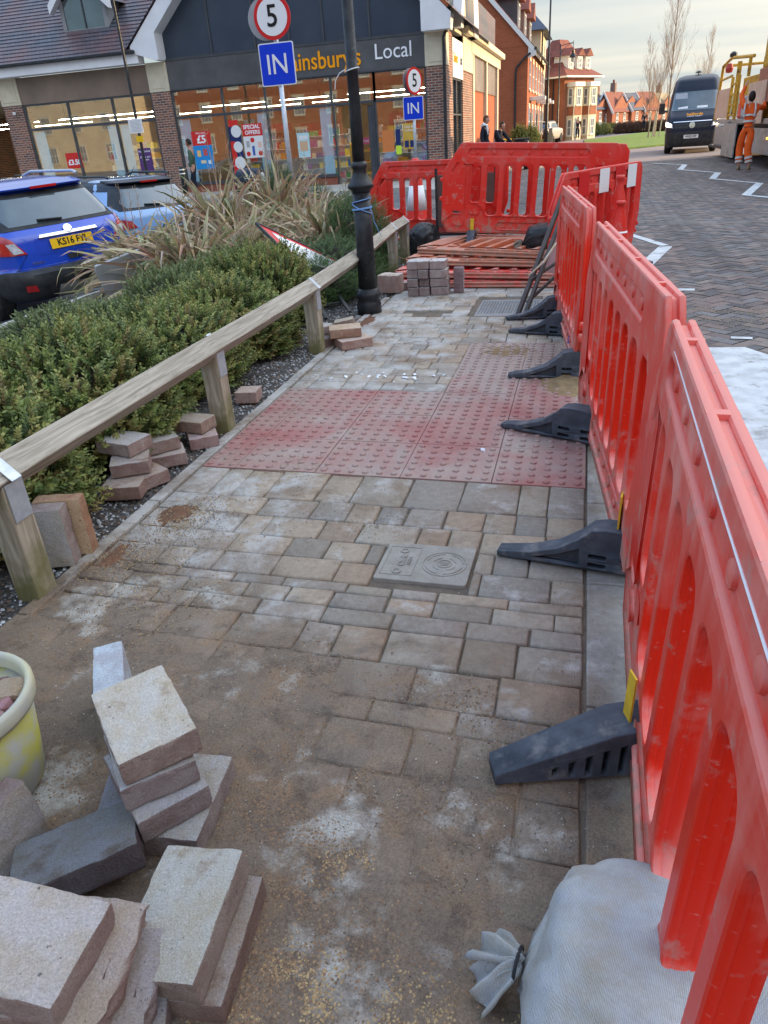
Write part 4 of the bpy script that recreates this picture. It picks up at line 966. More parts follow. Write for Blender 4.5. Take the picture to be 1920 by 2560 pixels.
for j, row in enumerate(rows_):
    x = -1.635 + rnd.uniform(-.01, .01)
    for i, (wd, cc) in enumerate(row):
        o = blk(x + wd / 2, 7.24 + rnd.uniform(-.02, .02), .042 + .082 * j, 90 if wd < .14 else 0, '%s block in the %s layer of the neat block stack' % (cn[len(row) == 2][i], rn[j]), G5, BM[i] if wd < .2 else BM[3], s=((.8, wd / .172, 1.18) if wd < .14 else (wd / .252, 1.1, 1.18)), col=(cc * 1.02, cc * .98, cc * 1.0))
        o.rotation_euler[2] += rnd.uniform(-.05, .05); x += wd + .008
blk(-1.30, 7.42, .10, 88, 'block end behind the neat block stack', G5, BM[1], s=(.9, .8, 2.6), col=(.8, .72, .75)) if False else None

# ---------------------------------------------------------------- bucket with rubble
m_bucket = mat('yellow_green_bucket', (.42, .39, .06), (.33, .31, .09), 3, .8, c3=(.33, .325, .29), s3=7, l3=.38, h3=.54, bmp=.15, bs=20)
m_bucketr = mat('bucket_rim', (.46, .43, .27), (.36, .36, .32), 9, .6, bmp=.1)
t = thing('bucket', 'yellow green builders bucket smeared with grey mortar', 'bucket', (-1.405, 1.005, 0), 0)
mb = MB(); mb.lathe([(.0, .004), (.135, .004), (.148, .02), (.158, .10), (.176, .262)], 48); obj('shell', mb.mesh('shell', m_bucket, True), t)
mb = MB(); mb.lathe([(.176, .25), (.186, .252), (.190, .262), (.190, .288), (.184, .298), (.174, .296), (.168, .285), (.160, .20), (.15, .10)], 48); obj('rim', mb.mesh('rim', m_bucketr, True), t)
mb = MB(); mb.lathe([(.168, .215), (.0, .225)], 32); obj('inner_floor', mb.mesh('inner_floor', m_mud, True), t)
for k in range(18):
    rr = random.Random(40 + k); bm = bmesh.new(); bmesh.ops.create_icosphere(bm, subdivisions=2, radius=.062); off = Vector((rr.uniform(0, 9), k, 0))
    for v in bm.verts:
        p = v.co.copy(); n = p.normalized(); v.co = Vector((p.x * 1.1, p.y * .8, p.z * .45)) * (1 + .35 * mnoise.noise((n + off) * 1.6)) + mnoise.noise_vector((p + off) * 40) * .004
        v.co.z = max(min(v.co.z, .018), -.018)
    me = bpy.data.meshes.new('rubble_piece'); bm.to_mesh(me); bm.free(); me.materials.append(m_block)
    a = rr.uniform(0, 6.28); a = k * 2.4; rad = .125 * math.sqrt((k + .5) / 18)
    o = obj('rubble_piece', me, loc=(-1.405 + rad * math.cos(a), 1.005 + rad * math.sin(a), .235 + .0022 * k), rot=(rr.uniform(-.7, .7), rr.uniform(-.7, .7), a)); o.color = (.55 + .3 * rr.random(), .42 + .2 * rr.random(), .40 + .15 * rr.random(), 1)
    tag(o, 'flat shard of broken block inside the yellow green bucket', 'rubble', 'shards of broken block in the bucket')

# ---------------------------------------------------------------- sandbags
def sack(name, loc, dims, rz, m, label, seed, neck=True, tuft=m_bag, flat=.35, cut=True):
    bm = bmesh.new(); bmesh.ops.create_uvsphere(bm, u_segments=72, v_segments=44, radius=1); off = Vector((seed, 0, 0))
    for v in bm.verts:
        p = v.co.copy(); sg = lambda a, e: math.copysign(abs(a) ** e, a)
        q = Vector((sg(p.x, .82), sg(p.y, .82), sg(p.z, .8)))
        x = p.x
        if neck and x < -.72:
            k = (x + 1) / .28; q.y *= .25 + .75 * k; q.z = q.z * (.25 + .75 * k) - .35 * (1 - k)
        fold = .05 * mnoise.fractal(Vector((p.x * 1.4, p.y * 3.2, p.z * 3.2)) + off, 1, 2, 4)
        cre = .022 * math.sin(14 * math.atan2(p.z, p.y) + 3 * p.x + 2 * mnoise.noise(p * 2 + off)) * max(0, -x) ** 1
        q *= 1 + fold + cre
        q *= 1 - .035 * abs(mnoise.noise(Vector((p.x * 1.2, p.y * 5, p.z * 5)) + off)) ** .5
        if q.z < -.55: q.z = -.55 - (q.z + .55) * .1
        v.co = Vector((q.x * dims[0], q.y * dims[1], (q.z + .56) * dims[2]))
    me = bpy.data.meshes.new(name); bm.to_mesh(me); bm.free(); me.materials.append(m); me.shade_smooth()
    t = thing(name, label, 'sandbag', loc, rz)
    obj('sack', me, t)
    if neck:
        # tied mouth: a short gathered throat that opens into two loose flaps
        X0, Z0 = -dims[0] * .97, dims[2] * .42
        for q, (dirv, wd, ln) in enumerate((((-.92, .25, .30), .040, .090), ((-.55, -.45, -.10), .042, .085), ((-.8, -.1, .05), .03, .06))):
            d = Vector(dirv).normalized(); sd = d.cross(Vector((0, 0, 1))).normalized(); up = sd.cross(d); vs = []; nu, nv = 12, 14
            for a_ in range(nu + 1):
                t_ = a_ / nu
                for b_ in range(nv + 1):
                    u = b_ / nv * 2 - 1; ww = wd * (.25 + .9 * t_ ** .7) * (1 - .35 * max(0, t_ - .7)); fold = .012 * math.sin(u * 7 + q) * (.4 + t_) + .010 * mnoise.noise(Vector((u * 2, t_ * 3, q + seed)))
                    p = Vector((X0, 0, Z0)) + d * (ln * t_ * (1 + .12 * math.sin(u * 5 + q))) + sd * (u * ww) + up * (fold + .018 * (1 - u * u) * (1 - t_)) - Vector((0, 0, .05 * t_ * t_))
                    p.z = max(p.z, .006 + .004 * q); vs.append(tuple(p))
            fs = [(a_ * (nv + 1) + b_, a_ * (nv + 1) + b_ + 1, (a_ + 1) * (nv + 1) + b_ + 1, (a_ + 1) * (nv + 1) + b_) for a_ in range(nu) for b_ in range(nv)]
            o = obj('tied_mouth', npmesh('tied_mouth', vs, fs, tuft, smooth=True), t); so_ = o.modifiers.new('s', 'SOLIDIFY'); so_.thickness = .0025
        mb = MB(); mb.tube([(-dims[0] * .99, dims[1] * .13 * math.cos(a_), dims[2] * (.42 + .14 * math.sin(a_))) for a_ in [k * math.pi / 8 for k in range(17)]], .0035, 6); mb.build('tie', m_blackp, t)
    return t
sack('sandbag', (.195, .745, .0), (.24, .228, .181), R(-12), m_bag, 'full white woven sandbag with tied mouth lying under the nearest barrier', 3)
sack('rubble_sack', (-2.03, 9.95, 0), (.24, .2, .25), R(80), m_blackbag, 'shiny black sack beside the end of the wooden rail', 8, neck=False)
m_bagbrown = mat('brown_sack', (.28, .23, .17), (.2, .16, .12), 9, .9, bmp=.5, bs=40)
sack('sandbag', (-.35, 8.35, .25), (.28, .18, .16), R(8), m_blackbag, 'black sandbag with tied brown mouth on top of the flat barriers', 12, tuft=m_bagbrown)

# ---------------------------------------------------------------- covers
t = thing('inspection_cover', 'small cast inspection cover with ring pattern set in the paving', 'drain cover', (-.495, 2.243, 0), R(-1))
m_cover = mat('mud_coated_iron', (.25, .225, .19), (.32, .295, .255), 14, .5, .8, bmp=.5, bs=90)
mb = MB(); mb.prism(rrect(.342, .262, .012), -.03, .002, 'z'); mb.build('lid', m_cover, t, bevel=.003)
mb = MB()
def ring(r0, r1, a0, a1, cx, z0, z1, n=24):
    for k in range(n):
        u, v = R(a0 + (a1 - a0) * k / n), R(a0 + (a1 - a0) * (k + 1) / n)
        mb.add([(cx + r * math.cos(a), r * math.sin(a), z) for z in (z0, z1) for r, a in ((r0, u), (r1, u), (r1, v), (r0, v))], [(4, 5, 6, 7), (0, 1, 5, 4), (2, 3, 7, 6), (1, 2, 6, 5), (3, 0, 4, 7)])
ring(.079, .084, 5, 355, .07, .001, .0045, 48)
for k in range(4): ring(.066, .071, 90 * k + 8, 90 * k + 76, .07, .001, .0045, 10); ring(.040, .045, 90 * k + 20, 90 * k + 70, .07, .001, .0045, 8)
ring(.024, .027, 0, 360, .07, .001, .0045, 20)
for y in (-.008, 0, .008): mb.box(.055, .085, y - .0018, y + .0018, .001, .0045)
for yy in (-.10, .097): mb.box(-.155, -.035, yy, yy + .003, .001, .0040)
for xx in (-.155, -.037): mb.box(xx, xx + .003, -.1, .1, .001, .004)
for yy in (-.075, .07): mb.T = Matrix.Translation((-.095, yy, 0)); mb.lathe([(.017, .001), (.017, .006), (.011, .006), (.011, .003), (0, .003)], 16)
mb.T = Matrix(); mb.build('raised_pattern', m_cover, t)
text('Clark', .034, m_cover, Matrix.Translation((-.088, 0, .0035)) @ Matrix.Rotation(R(90), 4, 'Z'), parent=t, ext=.002, bold=.0008)
text('DRAIN', .018, m_cover, Matrix.Translation((-.062, 0, .0035)) @ Matrix.Rotation(R(90), 4, 'Z'), parent=t, ext=.002, bold=.0004)
t = thing('metal_grate', 'rectangular chequered metal access plate sunk in the far paving', 'drain cover', (-.60, 6.66, -.012))
m_plate = mat('worn_tread_plate', (.20, .23, .24), (.28, .30, .30), 12, .45, metal=.5, c3=(.25, .2, .14), s3=6)
mb = MB(); mb.box(-.275, .28, -.345, .315, -.02, 0); mb.build('frame_plate', m_plate, t, bevel=.003)
mb = MB()
for i in range(20):
    for j in range(20): mb.cbox((-.247 + .026 * i, -.247 + .026 * j, .001), (.017, .006, .003), R(45 if (i + j) % 2 else -45))
mb.build('tread_pattern', m_plate, t)

# ---------------------------------------------------------------- folded road sign frame leaning by the barriers
t = thing('steel_stand', 'dark steel A frame of a folded road sign leaning on the third barrier', 'stand', (-.4, 6.5, 0))
m_steel = mat('brown_painted_steel', (.07, .055, .05), (.10, .08, .07), 9, .6)
T = -Vector((-.4, 6.5, 0)); P = lambda x, y, z: Vector((x, y, z)) + T
mb = MB(); mb.beam(P(-.50, 6.22, -.02), P(-.17, 6.95, .90), .035, .035); mb.build('leg', m_steel, t, bevel=.003)
mb = MB(); mb.beam(P(-.44, 6.20, -.02), P(-.115, 6.93, .90), .030, .030); mb.build('leg', m_steel, t, bevel=.003)
mb = MB(); mb.beam(P(-.42, 6.30, .10), P(-.10, 6.55, .36), .022, .022); mb.beam(P(-.40, 6.42, .26), P(-.12, 6.62, .42), .022, .022); mb.build('brace', m_steel, t, bevel=.002)
mb = MB(); mb.add([P(-.30, 6.62, .30), P(-.09, 6.64, .22), P(-.07, 6.93, .86), P(-.13, 6.95, .88), P(-.30, 6.63, .30), P(-.09, 6.65, .22), P(-.07, 6.94, .86), P(-.13, 6.96, .88)], [(0, 1, 2, 3), (7, 6, 5, 4), (0, 4, 5, 1), (1, 5, 6, 2), (2, 6, 7, 3), (3, 7, 4, 0)])
mb.build('sign_plate', mat('dull_pink_plate', (.42, .22, .22), (.34, .2, .2), 5, .6), t)
mb = MB(); mb.tube([P(-.42, 6.40, .30), P(-.30, 6.45, .40), P(-.22, 6.52, .52), P(-.16, 6.6, .58)], [.005, .012, .009, .004], 6); tp = mb.build('tape', mat('stained_tape', (.6, .42, .2), (.6, .58, .5), 30, .6)); tp.location = (-.4, 6.5, 0); tag(tp, 'twisted yellow white tape tied to the steel sign frame', 'tape')
# triangular sign tipped into the bed
t = thing('roadworks_sign', 'fallen red bordered white triangle sign lying in the shrubs', 'road sign', (-2.75, 7.35, .42)); t.rotation_euler = (R(-8), R(26), R(-22))
tri = [(-.62, -.1), (.42, -.45), (.42, .40)]
plate('sign_face', m_signred, [tri], t=.012, parent=t)
plate('white_panel', m_signwhite, [[(-.40, -.085), (.33, -.33), (.33, .28)]], t=.004, parent=t, M=Matrix.Translation((0, 0, .009)))
mb = MB()
for a, b in ((tri[0], tri[1]), (tri[1], tri[2]), (tri[2], tri[0])): mb.beam((a[0], a[1], 0), (b[0], b[1], 0), .02, .03)
mb.build('edge_frame', m_blackp, t)
t = thing('folded_stand', 'black folding sign stand lying on the bark by the lamp post', 'stand', (-2.2, 6.6, .08), 0)
for (a, b) in (((-2.44, 7.19), (-1.98, 6.28)), ((-2.30, 7.42), (-1.95, 6.62)), ((-2.25, 6.20), (-2.18, 6.68)), ((-2.31, 6.40), (-2.10, 5.95))):
    mb = MB(); mb.beam((a[0] + 2.2, a[1] - 6.6, .03), (b[0] + 2.2, b[1] - 6.6, -.03 + rnd.uniform(-.01, .02)), .03, .02); mb.build('bar', m_blackp, t, bevel=.002)
# ice
def shards(name, spots, label):
    rr = random.Random(9)
    for k, (x, y, s) in enumerate(spots):
        bm = bmesh.new(); bmesh.ops.create_icosphere(bm, subdivisions=1, radius=s)
        for v in bm.verts: v.co = Vector((v.co.x * rr.uniform(.6, 1.3), v.co.y * rr.uniform(.5, 1.2), v.co.z * rr.uniform(.2, .5)))
        me = bpy.data.meshes.new(name); bm.to_mesh(me); bm.free(); me.materials.append(m_ice)
        o = obj(name, me, loc=(x, y, s * .3), rot=(rr.uniform(-.3, .3), rr.uniform(-.3, .3), rr.uniform(0, 6))); tag(o, label if k else 'lump of clear ice on the near red blister slabs', 'ice', 'broken bits of ice on the paving')
sp = [(-.42, 3.33, .017)]
rr = random.Random(17)
for k in range(22): sp.append((-1.18 + rr.gauss(0, .17), 4.50 + rr.gauss(0, .05), rr.uniform(.007, .018)))
shards('ice_shard', sp, 'small clear ice shard lying on the grey blocks beyond the red slabs')
m_bluep = mat('blue_polythene', (.03, .05, .22), (.05, .08, .3), 10, .35, bmp=.6, bs=20)
me = block_mesh(.22, .16, .12, 77); me.materials.clear(); me.materials.append(m_bluep); jitter(me, .02, 9)
o = obj('plastic_sack', me, loc=(.06, 5.02, .10), rot=(0, .2, 1.2)); tag(o, 'crumpled blue plastic sack behind the foot of the third barrier', 'sack')
# a dark bench back seen through the bars
t = thing('notice_board', 'brown board on black legs behind the big red barrier', 'board', (-1.75, 10.3, 0), R(-4))
mb = MB(); mb.box(-.15, .62, -.015, .015, .28, .92); mb.build('panel_board', mat('brown_board', (.10, .055, .045), (.13, .075, .06), 4, .6), t, bevel=.004)
for x in (-.16, .63, .75):
    mb = MB(); mb.box(x - .015, x + .015, -.02, .02, -.05, 1.0 if x < .7 else .3); mb.build('leg', m_blackp, t)
mb = MB(); mb.box(-.16, .75, -.012, .012, .17, .20); mb.build('crossbar', m_blackp, t)
# ---------------------------------------------------------------- shrubs
def sprig_mesh(name, n, rx, ry, h, leafL, leafW, step, L, pal, tip, seed, up=.55, whorl=False, lump=.22, base_z=.06):
    rs = np.random.RandomState(seed); rr = random.Random(seed)
    th = rs.uniform(0, 2 * np.pi, n); u = rs.uniform(-.35, 1, n); sr = np.sqrt(1 - np.clip(u, 0, 1) ** 2.2)
    D = np.stack([np.cos(th) * sr, np.sin(th) * sr, np.clip(u, 0, 1)], -1)
    lum = np.array([1 + lump * mnoise.fractal(Vector(d) * 2.3 + Vector((seed, 0, 0)), 1, 2, 4) for d in D])
    dep = rs.uniform(.80, 1.0, n)
    P0 = D * np.array([rx, ry, h * .86]) * (lum * dep)[:, None]; P0[:, 2] += base_z
    P0[u < 0, 2] = rs.uniform(.04, .35 * h, (u < 0).sum())
    dirs = D * np.array([1, 1, .6]) + np.array([0, 0, up]) + rs.normal(0, .28, (n, 3)); dirs /= np.linalg.norm(dirs, axis=1)[:, None]
    Ls = L * rs.uniform(.6, 1.3, n)
    Vs, Fs, Cs = [], [], []; o = 0
    pc = np.array(pal)[rs.randint(len(pal), size=n)] * rs.uniform(.75, 1.2, (n, 1))
    m = max(2, int(L / step))
    a = np.cross(dirs, np.array([0, 0, 1.]) + rs.normal(0, .3, (n, 3))); a /= np.linalg.norm(a, axis=1)[:, None] + 1e-9; b = np.cross(dirs, a)
    for j in range(m):
        t = (j + .5) / m; c = P0 + dirs * (Ls * t)[:, None]
        for k in range(4 if whorl else 2):
            ang = j * 1.7 + k * (math.pi / 2 if whorl else math.pi) + rs.normal(0, .3, n)
            side = a * np.cos(ang)[:, None] + b * np.sin(ang)[:, None]
            ld = side * (.8 if not whorl else .6) + dirs * .75; ld /= np.linalg.norm(ld, axis=1)[:, None]
            wd = np.cross(ld, dirs); wd /= np.linalg.norm(wd, axis=1)[:, None] + 1e-9
            ll = leafL * rs.uniform(.7, 1.25, n)[:, None] * (1 - .3 * t); lw = leafW * rs.uniform(.8, 1.2, n)[:, None] * (1 - .3 * t)
            q = np.stack([c, c + ld * ll * .5 + wd * lw * .5, c + ld * ll, c + ld * ll * .5 - wd * lw * .5], 1)
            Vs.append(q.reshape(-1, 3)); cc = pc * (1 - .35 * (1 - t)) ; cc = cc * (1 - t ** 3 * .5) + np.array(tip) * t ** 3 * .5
            Cs.append(cc * rs.uniform(.8, 1.2, (n, 1)))
    V = np.concatenate(Vs); F = np.arange(len(V)).reshape(-1, 4); Cc = np.concatenate(Cs)
    me = npmesh(name, V, F, m_leaf, Cc); return me
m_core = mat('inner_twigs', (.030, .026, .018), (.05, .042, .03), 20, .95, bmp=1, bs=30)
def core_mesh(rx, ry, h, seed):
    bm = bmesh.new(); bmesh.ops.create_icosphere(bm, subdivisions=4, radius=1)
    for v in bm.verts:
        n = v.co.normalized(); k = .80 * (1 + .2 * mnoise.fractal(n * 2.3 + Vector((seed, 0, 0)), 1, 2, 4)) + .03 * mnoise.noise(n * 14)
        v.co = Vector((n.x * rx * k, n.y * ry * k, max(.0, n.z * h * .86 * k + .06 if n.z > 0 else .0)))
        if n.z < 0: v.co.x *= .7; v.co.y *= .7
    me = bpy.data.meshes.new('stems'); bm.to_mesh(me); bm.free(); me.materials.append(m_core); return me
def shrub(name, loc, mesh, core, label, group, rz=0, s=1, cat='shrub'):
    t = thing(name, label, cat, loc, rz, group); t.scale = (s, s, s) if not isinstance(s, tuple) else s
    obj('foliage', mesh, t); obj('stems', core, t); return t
gpal = [(.17, .235, .06), (.11, .17, .045), (.24, .29, .08), (.22, .28, .12), (.34, .31, .10), (.28, .20, .08), (.06, .10, .03)]
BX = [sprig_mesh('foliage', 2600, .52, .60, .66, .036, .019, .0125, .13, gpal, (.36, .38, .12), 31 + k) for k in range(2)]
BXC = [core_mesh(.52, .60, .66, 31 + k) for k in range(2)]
hpal = [(.22, .28, .11), (.27, .33, .14), (.16, .22, .09), (.31, .34, .13)]
HB = sprig_mesh('foliage', 2300, .55, .60, .50, .018, .010, .009, .085, hpal, (.36, .40, .25), 51, up=.9, whorl=True); HBC = core_mesh(.55, .6, .50, 51)
ypal = [(.10, .17, .05), (.13, .21, .07), (.08, .13, .05)]
YW = sprig_mesh('foliage', 2600, .42, .42, .95, .022, .006, .010, .11, ypal, (.10, .16, .05), 61, up=.9); YWC = core_mesh(.42, .42, .95, 61)
hg = 'box shrubs planted behind the wooden rail'
for k, (x, y, s, rz, lb) in enumerate(((-2.72, .35, (1, 1.0, .88), 0, 'box shrub nearest the camera at the left edge, dense olive green'), (-2.70, 1.35, (1, 1.0, .90), 2, 'box shrub beside the first rail post, yellowish shoots'),
        (-2.66, 2.35, (.95, 1.0, .92), 4, 'box shrub beside the two upright blocks'), (-2.64, 3.25, (.9, .95, .95), 1, 'box shrub behind the three high block pile'),
        (-2.62, 4.15, (.85, .95, .88), 3, 'box shrub left of the lone brown block'), (-2.66, 5.05, (.85, .9, .86), 5, 'box shrub left of the third post'),
        (-2.68, 5.95, (.75, .8, 1.05), 2.5, 'taller box shrub with orange green shoots in front of the fallen sign'), (-3.75, .9, (1, 1.1, .62), 1.3, 'box shrub at the left border below the blue car wheel'), (-3.55, 1.95, (.95, 1, .60), 3.3, 'box shrub in the back row below the blue car bumper'))):
    shrub('box_shrub', (x, y, -.02), BX[k % 2], BXC[k % 2], lb, hg, rz, s)
for k, (x, y, s, rz, lb) in enumerate(((-3.45, 2.95, (.98, .98, .60), 0, 'grey green hebe nearest the blue car bumper'), (-3.40, 3.95, (.98, .98, .66), 2, 'grey green hebe behind the middle of the box hedge'), (-3.45, 4.95, (.98, .98, .85), 4, 'grey green hebe in front of the dry flax clump'),
        (-3.45, 5.95, 1.05, 1, 'grey green hebe left of the orange green box shrub'), (-3.40, 6.9, 1.0, 3, 'grey green hebe at the left tip of the fallen sign'), (-4.45, 4.4, (.9, .9, .55), 5, 'grey green hebe farthest left below the blue car'), (-4.4, 5.5, (.9, .9, .6), 2, 'grey green hebe between the car and the flax'))):
    shrub('hebe_shrub', (x, y, -.02), HB, HBC, lb, 'grey green hebes behind the box hedge', rz, s)
for k, (x, y, s, rz, lb) in enumerate(((-2.62, 7.75, (1.25, 1.3, .60), 0, 'low dark green shrub right of the fallen sign'), (-2.60, 8.85, (.95, 1.1, .98), 1, 'dark green upright shrub just behind the lamp post'), (-3.0, 9.7, (.9, 1, .85), 2, 'dark green shrub between the flax and the left barrier'),
        (-5.0, 12.4, (1, 1, 1.25), 3, 'dark green shrub tip beside the bin beyond the flax'), (-4.0, 11.4, (1, 1, .95), 4, 'dark green shrub behind the flax in front of the sign pole'), (-2.55, 7.0, (.9, 1, .5), 2, 'low dark shrub over the folded black stand'))):
    shrub('yew_shrub', (x, y, -.02), YW, YWC, lb, 'dark green shrubs in the bed', rz, s)

def flax_mesh(n, seed, spread=1.0):
    rr = random.Random(seed); V, F, Cc = [], [], []
    pal = [(.55, .41, .25), (.44, .30, .18), (.62, .50, .33), (.20, .21, .10), (.34, .33, .16), (.36, .20, .12), (.66, .57, .42), (.20, .12, .08)]
    for i in range(n):
        az = rr.uniform(0, 2 * math.pi); L = rr.uniform(.75, 1.35) * spread; el = rr.uniform(.25, 1.45); w = rr.uniform(.016, .034); droop = rr.uniform(1.0, 3.2) * (1.5 - el * .6)
        bx, by = rr.gauss(0, .09), rr.gauss(0, .09); p = Vector((bx, by, 0)); seg = 9; o = len(V); a = az; e = el; tw = rr.uniform(-1.5, 1.5)
        kink = rr.randint(3, 7) if rr.random() < .55 else -1; c1 = rr.choice(pal); c2 = rr.choice(pal[:7])
        for s in range(seg + 1):
            t = s / seg; d = Vector((math.cos(a) * math.cos(e), math.sin(a) * math.cos(e), math.sin(e)))
            sd = Vector((-math.sin(a), math.cos(a), 0)); up = d.cross(sd); ang = tw * t; sd2 = sd * math.cos(ang) + up * math.sin(ang); up2 = d.cross(sd2)
            ww = w * (min(1, .5 + t * 2.5)) * (1 - t ** 4) + .0008
            V += [p - sd2 * ww, p + up2 * ww * -.35, p + sd2 * ww]
            p = p + d * (L / seg); e -= droop * (L / seg) * (t ** .8) ; a += rr.uniform(-.05, .05)
            if s == kink: e -= rr.uniform(.6, 1.4)
            if p.z < .02: p.z = .02; e = max(e, 0)
        for s in range(seg):
            q = o + s * 3
            F += [(q, q + 1, q + 4, q + 3), (q + 1, q + 2, q + 5, q + 4)]; k = s / seg
            for h in (1, .8): Cc.append(tuple((c1[m] * (1 - k) + c2[m] * k) * h * rr.uniform(.85, 1.15) for m in range(3)))
    return npmesh('leaves', [tuple(v) for v in V], F, m_strap, Cc)
FX = [flax_mesh(400, 5), flax_mesh(360, 6)]
def stalks(seed, n):
    rr = random.Random(seed); mb = MB()
    for _ in range(n):
        x, y = rr.gauss(0, .15), rr.gauss(0, .15); h = rr.uniform(1.0, 1.75); lx, ly = rr.uniform(-.25, .25), rr.uniform(-.15, .15); pts = [Vector((x + lx * t * t, y + ly * t, h * t)) for t in (0, .3, .6, .8, 1)]
        mb.tube(pts, [.008, .007, .006, .004, .002], 5)
        for q in range(5):
            t = .62 + .08 * q; p = Vector((x + lx * t * t, y + ly * t, h * t)); s = -1 if q % 2 else 1
            mb.tube([p, p + Vector((s * .05, rr.uniform(-.02, .02), .03)), p + Vector((s * .06, 0, .07))], [.003, .003, .004], 4)
    return mb.mesh('flower_stalk', m_twig)
ST = [stalks(3, 5), stalks(4, 4)]
for k, (x, y, s, rz, lb) in enumerate(((-4.25, 7.65, (1.05, 1.05, .80), 0, 'dry brown flax clump sprawling toward the blue car bumper'), (-3.95, 8.5, (1.0, 1.0, .84), 1.8, 'dry tan flax clump in the middle above the fallen sign'), (-3.45, 9.6, (1.0, 1.0, .88), 3.4, 'dry striped flax clump just left of the lamp post'),
        (-4.7, 9.5, (1.05, 1, 1.1), 4.6, 'dry flax clump at the back beneath the near IN sign'), (-5.3, 8.4, (1, 1, .72), 2.6, 'dry flax clump at the far left in front of the light blue car'), (-3.0, 8.9, (.9, .9, .8), 5.2, 'dry flax clump right beside the lamp post over the dark shrub'), (-4.4, 10.6, (1, 1, 1.2), .7, 'dry flax clump farthest back in front of the litter bin'), (-3.5, 7.5, (.8, .8, .62), 4.1, 'low dry flax clump just above the hebes'))):
    t = thing('flax_clump', lb, 'flax', (x, y, -.03), rz, 'dry sprawling flax clumps'); t.scale = s; obj('leaves', FX[k % 2], t); obj('flower_stalk', ST[k % 2], t)

# ---------------------------------------------------------------- bare trees
def tree_mesh(seed, H, dens=1):
    rr = random.Random(seed); tr = MB(); tw = MB()
    def br(p, d, L, r, lv):
        n = 5; pts = [p.copy()]; dd = d.copy()
        for i in range(n):
            dd = (dd + Vector((rr.uniform(-.10, .10), rr.uniform(-.10, .10), .05 + .03 * lv))).normalized(); p = p + dd * (L / n); pts.append(p.copy())
        rs = [r * (1 - .75 * i / n) for i in range(n + 1)]
        (tr if lv == 0 else tw).tube(pts, rs, 7 if lv == 0 else (4 if lv == 1 else 3), cap=False)
        if lv >= 3: return
        k = {0: 26, 1: 8, 2: 5}[lv]
        for i in range(int(k * dens)):
            t = rr.uniform(.22 if lv == 0 else .15, .98); j = min(int(t * n), n - 1); q = pts[j].lerp(pts[j + 1], t * n - j)
            az = rr.uniform(0, 6.28); sp = {0: .62, 1: .6, 2: .7}[lv] * rr.uniform(.7, 1.2); ax = dd.orthogonal(); ax.rotate(Matrix.Rotation(az, 3, dd)); nd = (dd * math.cos(sp) + ax.normalized() * math.sin(sp)).normalized()
            br(q, nd, L * {0: .42, 1: .5, 2: .5}[lv] * (1.15 - .8 * t if lv == 0 else 1) * rr.uniform(.7, 1.1), max(r * (1 - .75 * t) * .42, .007), lv + 1)
    br(Vector((0, 0, 0)), Vector((0, 0, 1)), H, H * .011, 0)
    return tr.mesh('trunk', m_bark, recalc=False), tw.mesh('crown', m_twig, recalc=False)
TR = [tree_mesh(2, 9.5), tree_mesh(8, 7)]
for k, (x, y, s, kk, lb) in enumerate(((4.55, 66, .86, 1, 'bare slender birch left of the others above the small houses'), (6.2, 70, 1.22, 0, 'tallest bare birch behind the dark van'), (5.15, 68, .92, 1, 'bare birch just left of the tallest one'), (9.6, 80, 1.05, 1, 'bare birch rising between the van and the truck'))):
    t = thing('birch_tree', lb, 'tree', (x, y, -.2), k * 1.3, 'bare birches by the green'); t.scale = (s * .62, s * .62, s)
    obj('trunk', TR[kk][0], t); obj('crown', TR[kk][1], t)
# ---------------------------------------------------------------- the convenience store (facade plane y=26, s measured from x=-14)
XS, YF, ZG = -14.0, 26.0, -.05
shop = thing('convenience_store', 'brick and glass convenience store with grey gable and orange lettering', 'shop', (XS, YF, 0))
def sb(name, boxes, m, bevel=.004, par=None):
    mb = MB()
    for b in boxes: mb.box(*b)
    return mb.build(name, m, par or shop, bevel=bevel)
# brick piers with cream heads and stone feet
for s0, s1 in ((-6.82, -6.02), (-.72, 0.0), (8.96, 9.60)):
    p = sb('pier', [(s0, s1, -.02, .45, .18, 3.27)], m_brickd, .004)
    sb('pier_head', [(s0 - .02, s1 + .02, -.04, .45, 3.27, 4.14)], m_stone, .008, p)
    sb('pier_head_panel', [(s0 + .1, s1 - .1, -.055, -.04, 3.37, 4.04)], m_stone, .006, p)
    sb('pier_foot', [(s0 - .04, s1 + .04, -.06, .45, -.05, .18)], m_stone, .01, p)
sb('plinth', [(0, 5.76, .03, .3, -.05, .30), (-6.02, -.72, .03, .3, -.05, .30), (7.26, 8.96, .03, .3, -.05, .30)], m_paverwall, .003)
sb('window_sill', [(0, 5.76, -.02, .3, .30, .34), (-6.02, -.72, -.02, .3, .30, .34), (7.26, 8.96, -.02, .3, .30, .34)], m_dgrey)
# fascias
fm = sb('fascia', [(0, 8.96, .0, .25, 3.29, 4.15)], m_fascia); 
sb('fascia_joint', [(s - .004, s + .004, -.003, 0, 3.3, 4.14) for s in (1.1,)] + [(0, 8.96, -.02, .0, 3.27, 3.30), (0, 8.96, -.02, .0, 4.14, 4.18)], m_dgrey, 0, fm)
sb('fascia', [(-6.02, -.72, .0, .25, 3.27, 4.11)], m_fasciab)
sb('eave_board', [(-14, -.75, -.42, .0, 4.12, 4.42)], m_white, .01)
sb('gutter', [(-14, -.80, -.56, -.42, 4.40, 4.50)], m_blackp, .02)
text("Sainsbury's", .70, m_orange_t, facing((5.55, -.012, 3.70)), parent=shop, ext=.012, bold=.006, sx=.87)
text('Local', .60, m_white_t, facing((7.93, -.012, 3.77)), parent=shop, ext=.012, bold=.0, sx=.98)
